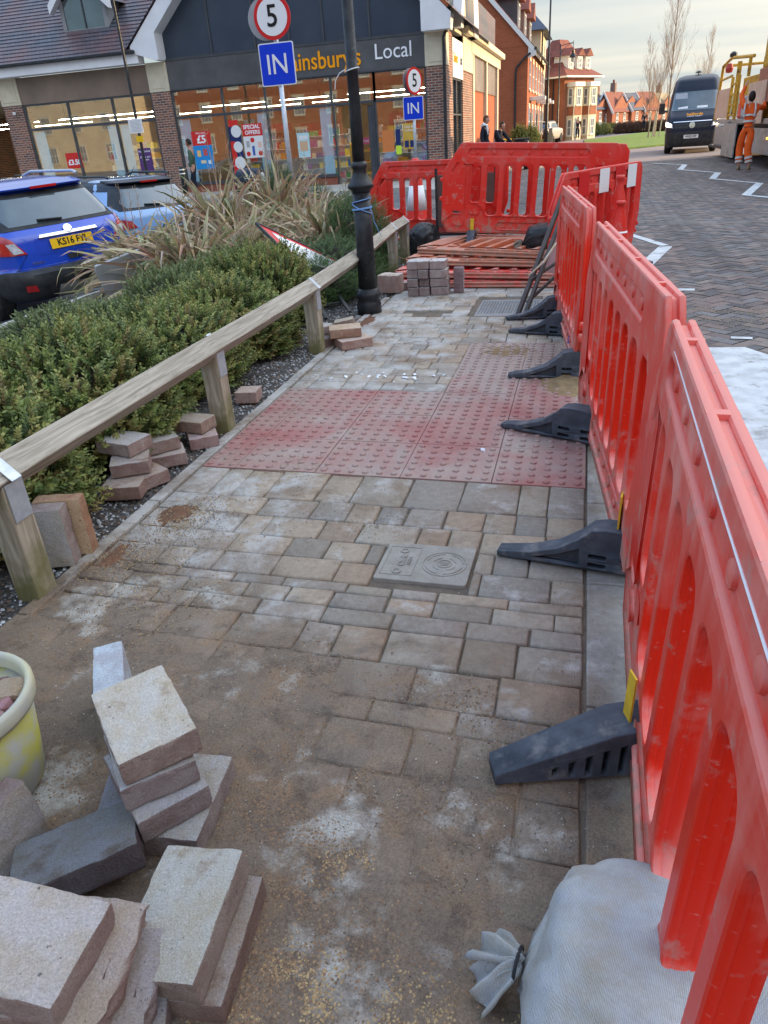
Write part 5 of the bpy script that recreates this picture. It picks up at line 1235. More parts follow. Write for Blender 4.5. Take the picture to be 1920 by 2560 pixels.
# glazing: frames, panes, transoms
def glazing(name, xs, z0, z1, zt, skip=()):
    for i, (a, b) in enumerate(zip(xs[:-1], xs[1:])):
        zb = z0 if i not in skip else 2.42
        fr = sb('window', [(a - .035, a + .035, .02, .12, zb, z1), (a + .035, b - .035, .02, .12, z1 - .06, z1), (a + .035, b - .035, .02, .12, zt - .04, zt + .04)] + ([(a + .035, b - .035, .02, .12, zb, zb + .05)] if i not in skip else []) + ([(b - .035, b + .035, .02, .12, zb, z1)] if i == len(xs) - 2 or i in skip else []), m_dgrey, .003)
        sb('pane', [(a + .035, b - .035, .068, .074, zt + .04, z1 - .06)] + ([(a + .035, b - .035, .068, .074, zb + .05, zt - .04)] if i not in skip else []), m_shopglass, 0, fr)
glazing('w', [.035, 1.89, 3.45, 5.77, 7.23, 8.93], .34, 3.29, 2.45, skip=(3,))
glazing('w', [-5.98, -4.16, -2.34, -.76], .34, 3.27, 2.46)
for a in (5.81, 7.19): sb('door_jamb', [(a - .03, a + .03, .02, .14, -.05, 2.42)], m_dgrey)
d = sb('sliding_door', [(6.95, 7.15, .10, .14, -.03, 2.36)], m_dgrey); sb('pane', [(5.86, 6.06, .11, .115, 0, 2.36)], m_shopglass, 0, d)
# big dark gable with white bargeboards. apex at s 4.45
gp = [(.02, 4.18), (8.94, 4.18), (8.94, 4.95), (4.48, 9.1), (.05, 4.95)]
mb = MB(); mb.prism(gp, .10, .20, 'y'); mb.build('gable_panel', m_gabled, shop)
mb = MB()
for s in (1.75, 3.31, 4.5, 5.66, 7.19):
    zt = 4.95 + (9.1 - 4.95) * (1 - abs(s - 4.48) / 4.45) - .05; mb.box(s - .03, s + .03, .06, .10, 4.18, zt)
mb.box(.02, 8.94, .05, .10, 4.16, 4.22); mb.build('gable_mullion', m_dgrey, shop)
mb = MB(); k = (9.1 - 4.95) / 4.45
mb.prism([(.03, 4.92), (4.48, 9.05), (4.48, 9.6), (-.95, 4.60), (-.92, 4.42), (-.08, 4.14), (.03, 4.16)], -.45, .09, 'y'); mb.prism([(8.93, 4.92), (4.48, 9.05), (4.48, 9.6), (9.85, 4.56), (9.80, 4.16), (8.93, 4.16)], -.45, .09, 'y')
mb.build('bargeboard', m_white, shop, bevel=.006)
# roofs
def tiled(name, x0, x1, y0, z0, y1, z1, m, rows=30, par=None):
    mb = MB(); d = Vector((0, y1 - y0, z1 - z0)) / rows; n = Vector((0, -(z1 - z0), y1 - y0)).normalized()
    for i in range(rows):
        a = Vector((0, y0, z0)) + d * i; b = a + d * 1.06; t = n * .022
        mb.add([(x0, a.y + t.y, a.z + t.z), (x1, a.y + t.y, a.z + t.z), (x1, b.y, b.z), (x0, b.y, b.z), (x0, a.y, a.z), (x1, a.y, a.z)], [(0, 1, 2, 3), (4, 5, 1, 0)])
    return mb.build(name, m, par or shop)
tiled('roof', -14, -.85, -.5, 4.46, 4.4, 8.4, m_rtile, 31)
# slopes of the main gable roof
for sg in (-1, 1):
    mb = MB(); a = Vector((4.48, 0, 9.62)); b = Vector((4.48 + sg * 5.6, 0, 4.5)); n = 30
    for i in range(n):
        p, q = a.lerp(b, i / n), a.lerp(b, (i + 1.06) / n); mb.add([(p.x, -.5, p.z), (q.x, -.5, q.z + .02), (q.x, 9, q.z + .02), (p.x, 9, p.z), (q.x, -.5, q.z), (q.x, 9, q.z)], [(0, 1, 2, 3), (1, 4, 5, 2)])
    mb.build('roof', m_rtile, shop)
# dormer
dm = sb('dormer', [(-4.0, -2.2, .60, 2.6, 5.24, 5.40), (-4.0, -3.86, .60, 2.6, 5.4, 6.25), (-2.34, -2.2, .60, 2.6, 5.4, 6.25)], mat('lead_cladding', (.22, .23, .24), (.28, .28, .28), 4, .6))
mb = MB(); mb.prism([(-3.86, 5.4), (-2.34, 5.4), (-2.34, 6.2), (-3.1, 6.9), (-3.86, 6.2)], .64, .70, 'y'); mb.build('dormer_window', m_cglass, dm)
sb('dormer_mullion', [(-3.12, -3.07, .61, .66, 5.4, 6.7)], m_dgrey, 0, dm)
mb = MB(); mb.prism([(-4.25, 5.88), (-3.1, 7.0), (-1.95, 5.88), (-1.95, 6.15), (-3.1, 7.3), (-4.25, 6.15)], .35, .60, 'y'); mb.build('dormer_bargeboard', m_white, dm)
mb = MB(); mb.prism([(-4.25, 6.13), (-3.1, 7.28), (-1.95, 6.13), (-3.1, 7.40)], .40, 3.2, 'y'); mb.build('dormer_roof', m_rtile, dm)
# inner shell
sb('shop_wall', [(-14, 9.4, 8.6, 8.75, -.05, 4.2)], mat('shop_inner_wall', (.34, .27, .19), (.24, .17, .12), 1, .9), 0)
sb('shop_floor', [(-14, 9.4, .3, 8.6, -.05, .0)], mat('shop_floor_vinyl', (.35, .31, .26), None, rough=.35), 0)
sb('ceiling', [(-14, 9.4, .25, 8.6, 3.35, 3.42)], mat('shop_ceiling', (.22, .20, .17), None, rough=.9), 0)
sb('side_wall', [(-14, -13.8, .3, 8.6, 0, 4.3)], m_brickd, 0)
m_tube_ = emis('lit_tube', (1.0, .85, .55), 26.0)
for y in (1.5, 5.0):
    for x0, x1 in ((-12, -6.6), (-5.7, -1.0), (.4, 2.9), (3.4, 5.2), (5.9, 8.6)):
        l = sb('strip_light', [(x0, x1, y - .018, y + .018, 2.77, 2.79)], m_tube_, 0); sb('light_rail', [(x0, x1, y - .05, y + .05, 2.79, 2.84), (x0 + .3, x0 + .32, y - .01, y + .01, 2.84, 3.35), (x1 - .32, x1 - .3, y - .01, y + .01, 2.84, 3.35)], m_dgrey, 0, l)
# shelves full of goods
gr_ = random.Random(5); gpal2 = [(.55, .05, .04), (.7, .35, .05), (.75, .65, .45), (.08, .16, .4), (.1, .3, .12), (.7, .7, .68), (.35, .12, .3), (.25, .14, .08), (.8, .6, .1), (.45, .28, .18)]
def shelf(x0, x1, y, h=1.55, lb=''):
    t = thing('shelf_unit', lb, 'shelf', (XS + x0, YF + y, 0), 0, 'stocked shelves inside the store'); w = x1 - x0
    mb = MB(); mb.box(0, w, .25, .29, 0, h); 
    for k in range(5): mb.box(0, w, -.02, .25, .12 + k * (h - .15) / 4.4, .14 + k * (h - .15) / 4.4)
    mb.build('frame', m_white, t)
    mb = MB()
    for k in range(5):
        z = .14 + k * (h - .15) / 4.4; x = .02
        while x < w - .1:
            ww = gr_.uniform(.06, .16); hh = gr_.uniform(.14, .25); c = gr_.choice(gpal2); n_ = gr_.randint(1, 3)
            for _ in range(n_):
                if x + ww < w: mb.box(x, x + ww - .01, .0, .2, z, z + hh, col=c); x += ww
    o = mb.build('goods', m_attr, t); o['kind'] = 'stuff'
for i, (x0, x1, y, lb) in enumerate(((.9, 2.6, 3.6, 'shelf of goods behind the five pound poster'), (3.6, 5.5, 2.6, 'shelf of goods behind the small white poster'), (5.9, 7.1, 4.6, 'shelf of goods seen through the open doorway'), (7.4, 8.8, 2.0, 'shelf of goods right of the doorway'), (-5.6, -3.6, 4.2, 'shelf of goods behind the three fifty poster'), (-3.2, -1.0, 3.0, 'shelf of goods behind the left wing window'), (2.7, 3.5, 5.2, 'narrow shelf of goods deep behind the special offers poster'))):
    shelf(x0, x1, y, 1.75, lb)
sb('aisle_sign', [(2.0, 3.1, 3.2, 3.22, 1.85, 2.1), (3.3, 4.9, 3.6, 3.62, 1.8, 2.05), (7.3, 8.5, 1.6, 1.62, 1.75, 2.15), (-3, -1.2, 4, 4.02, 1.8, 2.0)], mat('aisle_banner', (.35, .06, .05), (.20, .08, .05), 3, .5), 0)
text('Meal deal', .17, m_white_t, facing((7.9, 1.58, 1.95)), parent=shop, ext=.003)
text('Fruit', .14, m_white_t, facing((6.5, 1.2, 1.32)), parent=shop, ext=.003)
m_pink = mat('pink_board', (.55, .10, .25), None)
sb('fruit_board', [(6.1, 6.9, 1.22, 1.24, 1.22, 1.42)], m_pink, 0)
m_crate = mat('yellow_display', (.6, .38, .06), (.5, .3, .05), 5, .6)
t = thing('fruit_stand', 'yellow framed fruit stand inside the open doorway', 'display stand', (XS + 6.5, YF + 1.0, 0))
mb = MB()
for z in (.3, .65, 1.0): mb.box(-.45, .45, -.2, .25, z, z + .03)
for x in (-.46, .44): mb.box(x, x + .03, -.2, .25, 0, 1.3)
mb.build('frame', m_crate, t)
mb = MB()
for z in (.34, .69, 1.04):
    for k in range(40): mb.T = Matrix.Translation((gr_.uniform(-.4, .4), gr_.uniform(-.15, .2), z + .02)); mb.lathe([(0, -.03), (.03, 0), (0, .03)], 6, col=gr_.choice([(.7, .3, .04), (.6, .55, .05), (.5, .06, .04), (.15, .35, .06)]))
mb.T = Matrix(); o = mb.build('fruit', m_attr, t); o['kind'] = 'stuff'
# frosted film strips and posters on the glass
m_film = mat('pale_blue_film', (.50, .66, .70), (.42, .58, .64), 3, .4)
for s0, s1 in ((.10, .52), (3.05, 3.38), (5.30, 5.68), (-5.86, -5.4), (-2.75, -2.40), (-2.25, -1.9)): sb('window_film', [(s0, s1, .084, .088, .40, 2.38)], m_film, 0)
def poster(x0, x1, z0, z1, m, name='poster', y=.055): return sb(name, [(x0, x1, y, y + .006, z0, z1)], m, 0)
m_pred = mat('poster_red', (.62, .03, .025), None, rough=.4); m_pblue = mat('poster_blue', (.02, .26, .62), None, rough=.4); m_pwhite = mat('poster_white', (.72, .73, .72), None, rough=.4)
m_pnavy = mat('poster_navy', (.015, .03, .12), None, rough=.4); m_pteal = mat('poster_teal', (.45, .65, .68), None); m_plime = mat('poster_lime', (.55, .75, .05), None); m_pora = mat('poster_orange', (.6, .2, .06), None); m_ppur = mat('poster_purple', (.10, .04, .16), None)
p = poster(.50, 1.22, 1.55, 1.99, m_pred); text('MEAL DEAL', .075, m_white_t, facing((.86, .052, 1.93)), parent=p); text('£5', .34, m_white_t, facing((.86, .052, 1.73)), parent=p, bold=.01)
p = poster(.50, 1.22, .80, 1.55, m_pblue)
for k, (x, z, w_, h_, c) in enumerate(((.62, 1.2, .14, .2, (.75, .5, .2)), (.86, 1.22, .16, .22, (.5, .1, .1)), (.72, .98, .2, .1, (.7, .6, .4)), (1.0, .95, .14, .12, (.6, .75, .85)))): mb = MB(); mb.box(x, x + w_, .050, .054, z, z + h_, col=c); mb.build('picture', m_attr, p)
p = poster(2.45, 3.18, 1.72, 2.10, m_pred); text('SPECIAL', .17, m_white_t, facing((2.80, .052, 2.0)), parent=p, bold=.004); text('OFFERS', .17, m_white_t, facing((2.82, .052, 1.83)), parent=p, bold=.004)
p = poster(2.45, 3.18, 1.05, 1.72, m_pwhite)
for k, (x, z, r) in enumerate(((2.78, 1.60, .075), (2.58, 1.18, .075), (3.03, 1.18, .075))): mb = MB(); mb.T = Matrix.Translation((x, .052, z)) @ Matrix.Rotation(R(90), 4, 'X'); mb.lathe([(0, 0), (r, 0), (r, .004), (0, .004)], 20); mb.build('price_roundel', m_pred, p)
for k, (x, z, w_, h_, c) in enumerate(((2.74, 1.12, .09, .30, (.05, .12, .4)), (2.54, 1.38, .12, .2, (.4, .4, .4)), (2.97, 1.36, .13, .18, (.75, .5, .4)))): mb = MB(); mb.box(x, x + w_, .050, .054, z, z + h_, col=c); mb.build('picture', m_attr, p)
p = poster(1.95, 2.38, .42, 2.05, m_pnavy); sb('red_band', [(1.95, 2.14, .05, .054, .45, 1.6), (1.97, 2.32, .05, .054, 2.05, 2.25)], m_pred, 0, p)
for z, r in ((1.9, .19), (1.42, .17), (.92, .2), (.5, .12)): mb = MB(); mb.T = Matrix.Translation((2.22, .048, z)) @ Matrix.Rotation(R(90), 4, 'X'); mb.lathe([(0, 0), (r, 0), (r, .004), (0, .004)], 24); mb.build('white_disc', m_pwhite, p)
p = poster(4.42, 4.85, .95, 1.70, m_pteal); mb = MB(); mb.box(4.5, 4.78, .05, .054, 1.15, 1.45, col=(.6, .4, .25)); mb.build('picture', m_attr, p); sb('white_head', [(4.48, 4.80, .05, .054, 1.5, 1.62)], m_pwhite, 0, p)
p = poster(-4.75, -4.1, 1.10, 1.62, m_pred); text('£3.50', .24, m_white_t, facing((-4.42, .052, 1.30)), parent=p, bold=.008)
p = poster(-1.72, -1.2, .8, 1.6, m_ppur); text('Handpicked', .1, m_white_t, facing((-1.46, .052, 1.5)), parent=p); text('grapes, just\nfor you', .09, m_white_t, facing((-1.46, .052, 1.28)), parent=p)
poster(7.40, 7.80, .95, 1.60, m_pora); poster(7.86, 8.02, 1.05, 1.60, m_pnavy); p = poster(7.86, 8.04, .86, 1.12, m_plime, y=.048); p = poster(8.12, 8.50, 1.0, 1.75, m_crate); text('Click &\nCollect', .1, m_white_t, facing((8.31, .052, 1.6)), parent=p)
sb('poster', [(8.16, 8.30, .048, .052, 1.05, 1.25), (8.34, 8.48, .048, .052, 1.05, 1.25)], m_pnavy, 0)
# right flank: downpipe, side sign, annex bay (lit by the sun)
mb = MB(); mb.tube([(9.72, -.20, 4.62), (9.72, -.12, 4.40), (9.66, -.10, 4.22), (9.56, -.10, 4.0), (9.56, -.10, .0)], .05, 12); mb.tube([(9.72, -.20, 4.62), (9.72, -.2, 4.72)], [.06, .10], 12); mb.build('downpipe', m_blackp, shop, smooth=False)
for b_ in ((9.3, 9.60, .45, 1.2, 0, 4.2), (9.3, 9.60, 3.4, 6.0, 0, 4.3), (9.3, 9.60, 14.7, 15.4, 0, 4.3), (9.3, 9.58, 6.0, 14.7, 0, .3)): sb('flank_wall', [b_], m_brickd)
sb('flank_pier_head', [(9.3, 9.64, 3.4, 6.0, 3.3, 4.4), (9.28, 9.66, 5.5, 15.5, 3.95, 4.35)], m_stone)
sb('cornice', [(9.28, 9.86, 3.2, 15.7, 4.35, 4.58)], m_stone, .02)
sb('flank_panel', [(9.40, 9.55, 6.1, 14.6, 2.8, 3.95)], m_fasciab)
for y in (5.9, 10.1, 14.4): sb('flank_mullion', [(9.3, 9.64, y, y + .35, .3, 4.0)], m_stone)
sb('flank_infill', [(9.35, 9.50, 6.25, 14.4, .3, 2.8)], m_bricko)
sb('side_sign', [(9.52, 9.62, 1.2, 3.4, 3.0, 4.1)], m_signwhite)
text("Sainsbury's", .42, m_orange_t, Matrix.Translation((9.635, 1.75, 3.55)) @ Matrix.Rotation(R(90), 4, 'Z') @ Matrix.Rotation(R(90), 4, 'X'), parent=shop, ext=.004, sx=.5)
text("Local", .42, m_dgrey, Matrix.Translation((9.635, 2.9, 3.55)) @ Matrix.Rotation(R(90), 4, 'Z') @ Matrix.Rotation(R(90), 4, 'X'), parent=shop, ext=.004, sx=.5)
f = sb('window', [(9.45, 9.55, y, y + .06, .3, 3.0) for y in (1.2, 2.25, 3.34)] + [(9.45, 9.55, 1.26, 3.34, z, z + .05) for z in (.3, 1.9, 2.95)], m_dgrey)
sb('pane', [(9.49, 9.50, 1.26, 3.34, .35, 2.95)], m_shopglass, 0, f)
# white boarded crossing gable above the flank
mb = MB(); mb.prism([(1.6, 4.3), (5.2, 4.3), (5.0, 5.2), (3.9, 9.0), (2.9, 9.0)], 9.40, 9.62, 'x'); mb.build('side_gable', m_stone, shop)
mb = MB(); mb.prism([(4.4, 4.35), (5.5, 4.35), (5.5, 4.9), (3.9, 9.6), (3.4, 9.6)], 9.62, 9.90, 'x'); mb.prism([(1.2, 4.35), (1.7, 4.35), (3.8, 9.2), (3.4, 9.6)], 9.62, 9.90, 'x'); mb.build('bargeboard', m_trim, shop)
sb('upper_wall', [(9.2, 9.4, 5.6, 15.4, 4.58, 6.0)], m_rtile, 0)
# cctv cameras on the piers
for s, z in ((-6.35, 3.02),):
    mb = MB(); mb.T = Matrix.Translation((s, -.1, z)); mb.lathe([(0, -.06), (.05, -.04), (.06, 0), (.06, .05), (0, .06)], 14); mb.build('security_camera', m_white, shop)
# street things near the store
def bollard(x, y, lb, z=0):
    t = thing('bollard', lb, 'bollard', (x, y, z), 0, 'black bollards with white bands'); mb = MB(); mb.lathe([(.09, 0), (.09, .95), (.075, 1.0), (0, 1.02)], 20); obj('post', mb.mesh('post', m_blackp, True), t)
    for q in (.78, .90): mb = MB(); mb.lathe([(.0925, q), (.0925, q + .035)], 20); obj('white_band', mb.mesh('white_band', m_signwhite), t)
bollard(-13.15, 24.3, 'black bollard with white bands in front of the store pier', -.05)
bollard(-2.2, 30.5, 'black bollard with white bands beside the wheelie bins', -.05)
def sign_post(x, y, z0, zsign, lb, s=.55, disc=True, lean=0, turn=0, dt=0):
    t = thing('sign_post', lb, 'sign', (x, y, z0), turn, 'blue IN signs with speed roundels'); t.rotation_euler = (0, lean, turn)
    mb = MB(); mb.lathe([(.038, 0), (.038, zsign - z0 + .9), (0, zsign - z0 + .9)], 16); obj('pole', mb.mesh('pole', m_galv, True), t)
    h = zsign - z0; M = facing((0, -.05, h + s / 2))
    plate('sign_plate', m_signwhite, [rrect(s, s, .03)], t=.01, parent=t, M=M); pl = plate('blue_field', m_signblue, [rrect(s - .03, s - .03, .025)], t=.004, parent=t, M=facing((0, -.056, h + s / 2)))
    text('IN', s * .66, m_signwhite, facing((0, -.061, h + s * .48)), parent=pl, ext=.001, bold=.002, sx=.95)
    if disc:
        r = .30; c = h + s + r + .03; mb = MB(); mb.T = facing((.0, -.05, c)); mb.lathe([(0, -.005), (r, -.005), (r, .005), (0, .005)], 40); dk = mb.build('roundel', m_signred, t); Q = Matrix.Rotation(dt, 4, 'Z'); dk.rotation_euler = (0, 0, dt)
        mb = MB(); mb.T = facing((.0, -.056, c)); mb.lathe([(0, 0), (r * .82, 0), (r * .82, .003), (0, .003)], 40); mb.build('white_face', m_signwhite, dk)
        text('5', r * 1.35, m_ink, facing((0, -.063, c)), parent=dk, ext=.001, bold=.004)
        mb = MB(); mb.T = facing((-.16 if not dt else -.02, .06, c)); mb.lathe([(0, -.005), (r * .95, -.005), (r * .95, .005), (0, .005)], 40); rb = mb.build('rear_roundel', m_signgreyback, t); rb.rotation_euler = (0, 0, dt)
    return t
sign_post(-4.79, 12.55, -.42, 2.24, 'near blue IN sign with a large 5 speed roundel on a grey pole', .58)
sign_post(-4.30, 20.4, -.1, 1.74, 'far smaller blue IN sign with its roundel turned edge on', .52, turn=0, dt=R(62))
# thin lamp column with notices
t = thing('lamp_column', 'thin black lamp column with a white notice and yellow tag before the store', 'lamp post', (-13.05, 21.9, -.3))
mb = MB(); mb.lathe([(.07, 0), (.07, 1.1), (.045, 1.2), (.035, 7.2), (.03, 7.3)], 14); obj('pole', mb.mesh('pole', m_black, True), t)
n1 = sb('notice', [(-.26, .20, -.06, -.05, 2.28, 2.66)], m_signwhite, .002, t); 
for k in range(9): sb('text_line', [(-.21 + .02 * (k % 2), .15, -.063, -.06, 2.32 + .035 * k, 2.334 + .035 * k)], m_galv, 0, n1)
sb('yellow_tag', [(-.10, .14, -.06, -.05, 2.04, 2.2)], m_yelplate, .002, t)
t = thing('litter_bin', 'dark rounded litter bin standing in front of the store window', 'bin', (-7.75, 17.6, -.45))
mb = MB(); mb.T = Matrix.Translation((0, 0, 1.1)) @ Matrix.Rotation(R(90), 4, 'Y'); mb.lathe([(0, -.3), (.30, -.29), (.32, 0), (.30, .25), (.27, .29), (0, .29)], 28); mb.T = Matrix(); mb.box(-.27, .25, -.27, .27, 0, 1.05); mb.build('shell', m_navy, t, bevel=.02)
mb = MB(); mb.T = Matrix.Translation((.30, 0, 1.14)) @ Matrix.Rotation(R(90), 4, 'Y'); mb.lathe([(0, 0), (.17, .0), (.17, .01), (0, .01)], 20); mb.build('white_label', m_signwhite, t)
for i, (x, y, lb, c) in enumerate(((-3.35, 33.3, 'black wheelie bin with a yellow lid by the brick house', m_yelplate), (-2.55, 32.4, 'dark brown wheelie bin nearest the street lamp', m_blackp))):
    t = thing('wheelie_bin', lb, 'bin', (x, y, -.05), R(10), 'wheelie bins'); mb = MB(); mb.prism([(-.24, .1), (.24, .1), (.29, 1.0), (-.29, 1.0)], -.3, .3, 'y'); mb.build('body', m_blackp, t, bevel=.02)
    mb = MB(); mb.box(-.31, .31, -.36, .33, 1.0, 1.06); mb.build('lid', c, t, bevel=.02)
    for s in (-.22, .22): mb = MB(); mb.T = Matrix.Translation((s, .25, .1)) @ Matrix.Rotation(R(90), 4, 'Y'); mb.lathe([(0, -.03), (.1, -.03), (.1, .03), (0, .03)], 14); mb.build('wheel', m_tyre, t)
# ---------------------------------------------------------------- vehicles
class Body:
    """stack of rounded horizontal slices: x is the driving direction, the drawn end sits at x=0"""
    def __init__(s, lv, bow=.07, cor=.42, ce=2.4): s.lv = lv; s.bow = bow; s.cor = cor; s.ce = ce
    def at(s, z):
        L = s.lv
        if z <= L[0][0]: return L[0][1:]
        for a, b in zip(L[:-1], L[1:]):
            if z <= b[0]: k = (z - a[0]) / (b[0] - a[0]); return tuple(a[i] + (b[i] - a[i]) * k for i in (1, 2, 3))
        return L[-1][1:]
    def S(s, t, z, off=0):
        xr, xf, w = s.at(z); a = abs(t); sg = 1 if t >= 0 else -1
        if a <= 1:
            x = xr + s.bow * a * a + (s.cor * (max(0, a - .72) / .28) ** s.ce if a > .72 else 0); y = w * (1 - .5 * max(0, a - .8) ** 2) * a if a > .8 else w * a
            n = Vector((-1, sg * (.15 * a if a < .72 else .2 + 2.2 * (a - .72)), 0)).normalized()
        else: x = xr + s.bow + s.cor + (a - 1); y = w * .98 + .02 * w * min(1, (a - 1) * 3); n = Vector((0, sg, 0))
        return Vector((x, sg * y, z)) + n * off
    def mesh(s, name, m, nz=40):
        z0, z1 = s.lv[0][0], s.lv[-1][0]; V, F = [], []; ts = [i / 16 for i in range(-16, 17)]
        zs = [z0 + (z1 - z0) * i / nz for i in range(nz + 1)]
        for z in zs:
            xr, xf, w = s.at(z); ring = [s.S(t, z) for t in ts]
            xs_ = xr + s.bow + s.cor; e = max(xf - .5, xs_ + .05)
            left = [Vector((xs_ + (e - xs_) * k / 6, w * (.98 + .02 * min(1, k)), z)) for k in range(1, 7)]
            front = [Vector((e + (xf - e) * math.cos(a_), w * math.copysign(abs(math.sin(a_)) ** .6, math.sin(a_)), z)) for a_ in [R(75 - 15 * k) for k in range(11)]]
            ring += left + front + [Vector((p.x, -p.y, z)) for p in left[::-1]]; V += ring; n = len(ring)
        F = [(i * n + k, i * n + (k + 1) % n, (i + 1) * n + (k + 1) % n, (i + 1) * n + k) for i in range(nz) for k in range(n)]
        bm = bmesh.new(); vv = [bm.verts.new(v) for v in V]
        for f in F: bm.faces.new([vv[i] for i in f])
        bm.faces.new([vv[nz * n + k] for k in range(n)]); bm.faces.new([vv[k] for k in range(n)][::-1])
        bmesh.ops.recalc_face_normals(bm, faces=bm.faces)
        me = bpy.data.meshes.new(name); bm.to_mesh(me); bm.free(); me.materials.append(m); me.shade_smooth()
        me.set_sharp_from_angle(angle=R(48)) if hasattr(me, 'set_sharp_from_angle') else None
        return me
    def patch(s, poly, off, thick, name, m, par, step=.05, smooth=True):
        bm = bmesh.new(); bm.faces.new([bm.verts.new((a, b, 0)) for a, b in poly])
        for ax, st in ((0, step), (1, step)):
            lo = min(p[ax] for p in poly); hi = max(p[ax] for p in poly); q = math.ceil(lo / st) * st
            while q < hi:
                co = (q, 0, 0) if ax == 0 else (0, q, 0); no = (1, 0, 0) if ax == 0 else (0, 1, 0)
                bmesh.ops.bisect_plane(bm, geom=bm.verts[:] + bm.edges[:] + bm.faces[:], plane_co=co, plane_no=no); q += st
        r = bmesh.ops.extrude_face_region(bm, geom=bm.faces[:]); up = {v for v in r['geom'] if isinstance(v, bmesh.types.BMVert)}
        for v in bm.verts: v.co = s.S(v.co.x, v.co.y, off if v in up else off - thick)
        bmesh.ops.recalc_face_normals(bm, faces=bm.faces)
        me = bpy.data.meshes.new(name); bm.to_mesh(me); bm.free(); me.materials.append(m)
        if smooth: me.shade_smooth(); me.set_sharp_from_angle(angle=R(40)) if hasattr(me, 'set_sharp_from_angle') else None
        return obj(name, me, par)
def wheel(par, x, y, r=.34, w=.22):
    wl = bpy.data.objects.new('wheel', None); COL.objects.link(wl); wl.parent = par; wl.location = (x, y, r); wl.rotation_euler = (R(90), 0, 0)
    mb = MB(); mb.lathe([(r * .62, -w / 2), (r * .9, -w / 2), (r, -w * .35), (r, w * .35), (r * .9, w / 2), (r * .62, w / 2)], 32); mb.build('tyre', m_tyre, wl)
    mb = MB(); s = -1 if y > 0 else 1; mb.lathe([(r * .64, s * w * .46), (r * .60, s * w * .40), (r * .2, s * w * .30), (0, s * w * .32)], 24)
    for k in range(5): a = k * 2 * math.pi / 5; mb.T = Matrix.Rotation(a, 4, 'Z'); mb.box(.03, r * .6, -.035, .035, s * w * .34 - .01, s * w * .34 + .02)
    mb.T = Matrix(); mb.build('rim', m_rim, wl); return wl
def mirror(poly): return [(-a, b) for a, b in poly]
def suv(label, loc, rz, paint, roof, zsc=1, lamps=1, plate_t=None, tilt=0, group=None):
    t = thing('parked_car', label, 'car', loc, rz); t.rotation_euler = (tilt, 0, rz); t.scale = (1.06 if lamps == 1 else 1, 1.06 if lamps == 1 else 1, zsc)
    lv = [(.26, .12, 4.05, .80), (.34, .02, 4.2, .86), (.50, -.04, 4.25, .885), (.62, -.03, 4.26, .89), (.67, .05, 4.25, .89), (.85, .055, 4.2, .892), (1.0, .08, 4.1, .885), (1.05, .10, 3.6, .875), (1.10, .15, 3.05, .86), (1.20, .23, 2.9, .80), (1.35, .35, 2.6, .735), (1.48, .46, 2.3, .68), (1.56, .55, 2.0, .63), (1.61, .75, 1.8, .54), (1.635, 1.0, 1.6, .40)]
    B = Body(lv); obj('body', B.mesh('body', paint), t)
    bp = lambda n, poly, off, m, th=.02, par=t, st=.05: B.patch(poly, off, th, n, m, par, st)
    # dark lower cladding and bumper
    bp('bumper', [(-2.0, .27), (2.0, .27), (2.0, .45), (1.25, .47), (1.12, .60), (.9, .655), (-.9, .655), (-1.12, .60), (-1.25, .47), (-2.0, .45)], .012, m_blackp, .03)
    bp('skid_plate', [(-.42, .27), (.42, .27), (.36, .43), (-.36, .43)], .022, m_alu, .02)
    for s in (-1, 1):
        q = [(s * .66, .40), (s * .80, .41), (s * .80, .49), (s * .68, .48)]; bp('reflector', q, .02, m_redlight, .015)
    if roof is not paint: bp('roof_panel', [(-2.4, 1.42), (2.4, 1.42), (2.4, 1.63), (-2.4, 1.63)], .006, roof, .01, st=.06)
    # glass
    gl = bp('rear_window', [(-.86, 1.11), (.86, 1.11), (.97, 1.20), (.93, 1.50), (-.93, 1.50), (-.97, 1.20)], .006, m_blackp, .01)
    bp('pane', [(-.74, 1.15), (.74, 1.15), (.82, 1.22), (.78, 1.45), (-.78, 1.45), (-.82, 1.22)], .011, m_cglass, .004, gl)
    w_ = mb = MB(); mb.beam(B.S(-.02, 1.17, .02), B.S(.34, 1.19, .03), .05, .02); mb.build('wiper', m_blackp, t, bevel=.006)
    for s in (-1, 1):
        sw = bp('side_window', [(s * 1.12, 1.14), (s * 3.0, 1.10), (s * 2.55, 1.46), (s * 1.30, 1.46)], .006, m_blackp, .01); bp('pane', [(s * 1.25, 1.17), (s * 1.75, 1.16), (s * 1.75, 1.42), (s * 1.40, 1.42)], .012, m_cglass, .004, sw)
        bp('pane', [(s * 1.82, 1.16), (s * 2.75, 1.14), (s * 2.45, 1.42), (s * 1.82, 1.42)], .012, m_cglass, .004, sw)
    mb = MB(); sp = [B.S(k / 10 * .95, 1.53, 0) for k in range(-10, 11)]
    vs = [];
    for p in sp: vs += [(p.x + .18, p.y, 1.60), (p.x - .12, p.y, 1.555), (p.x - .10, p.y, 1.53), (p.x + .1, p.y, 1.50)]
    n = len(sp); fs = [(i * 4 + k, i * 4 + (k + 1) % 4, i * 4 + 4 + (k + 1) % 4, i * 4 + 4 + k) for i in range(n - 1) for k in range(4)] + [(0, 1, 2, 3), tuple((n - 1) * 4 + k for k in (3, 2, 1, 0))]
    mb.add(vs, fs); sp_ = mb.build('spoiler', roof, t, bevel=.01); 
    mb = MB(); mb.cbox((sp[10].x - .115, 0, 1.545), (.02, .32, .028)); mb.build('brake_light', m_redlight, sp_)
    for s in (-1, 1): mb = MB(); mb.tube([(.7, s * .60, 1.63), (.8, s * .60, 1.66), (2.0, s * .58, 1.675), (2.3, s * .58, 1.62)], .018, 8); mb.build('roof_rail', m_blackp if lamps == 2 else m_galv, t)
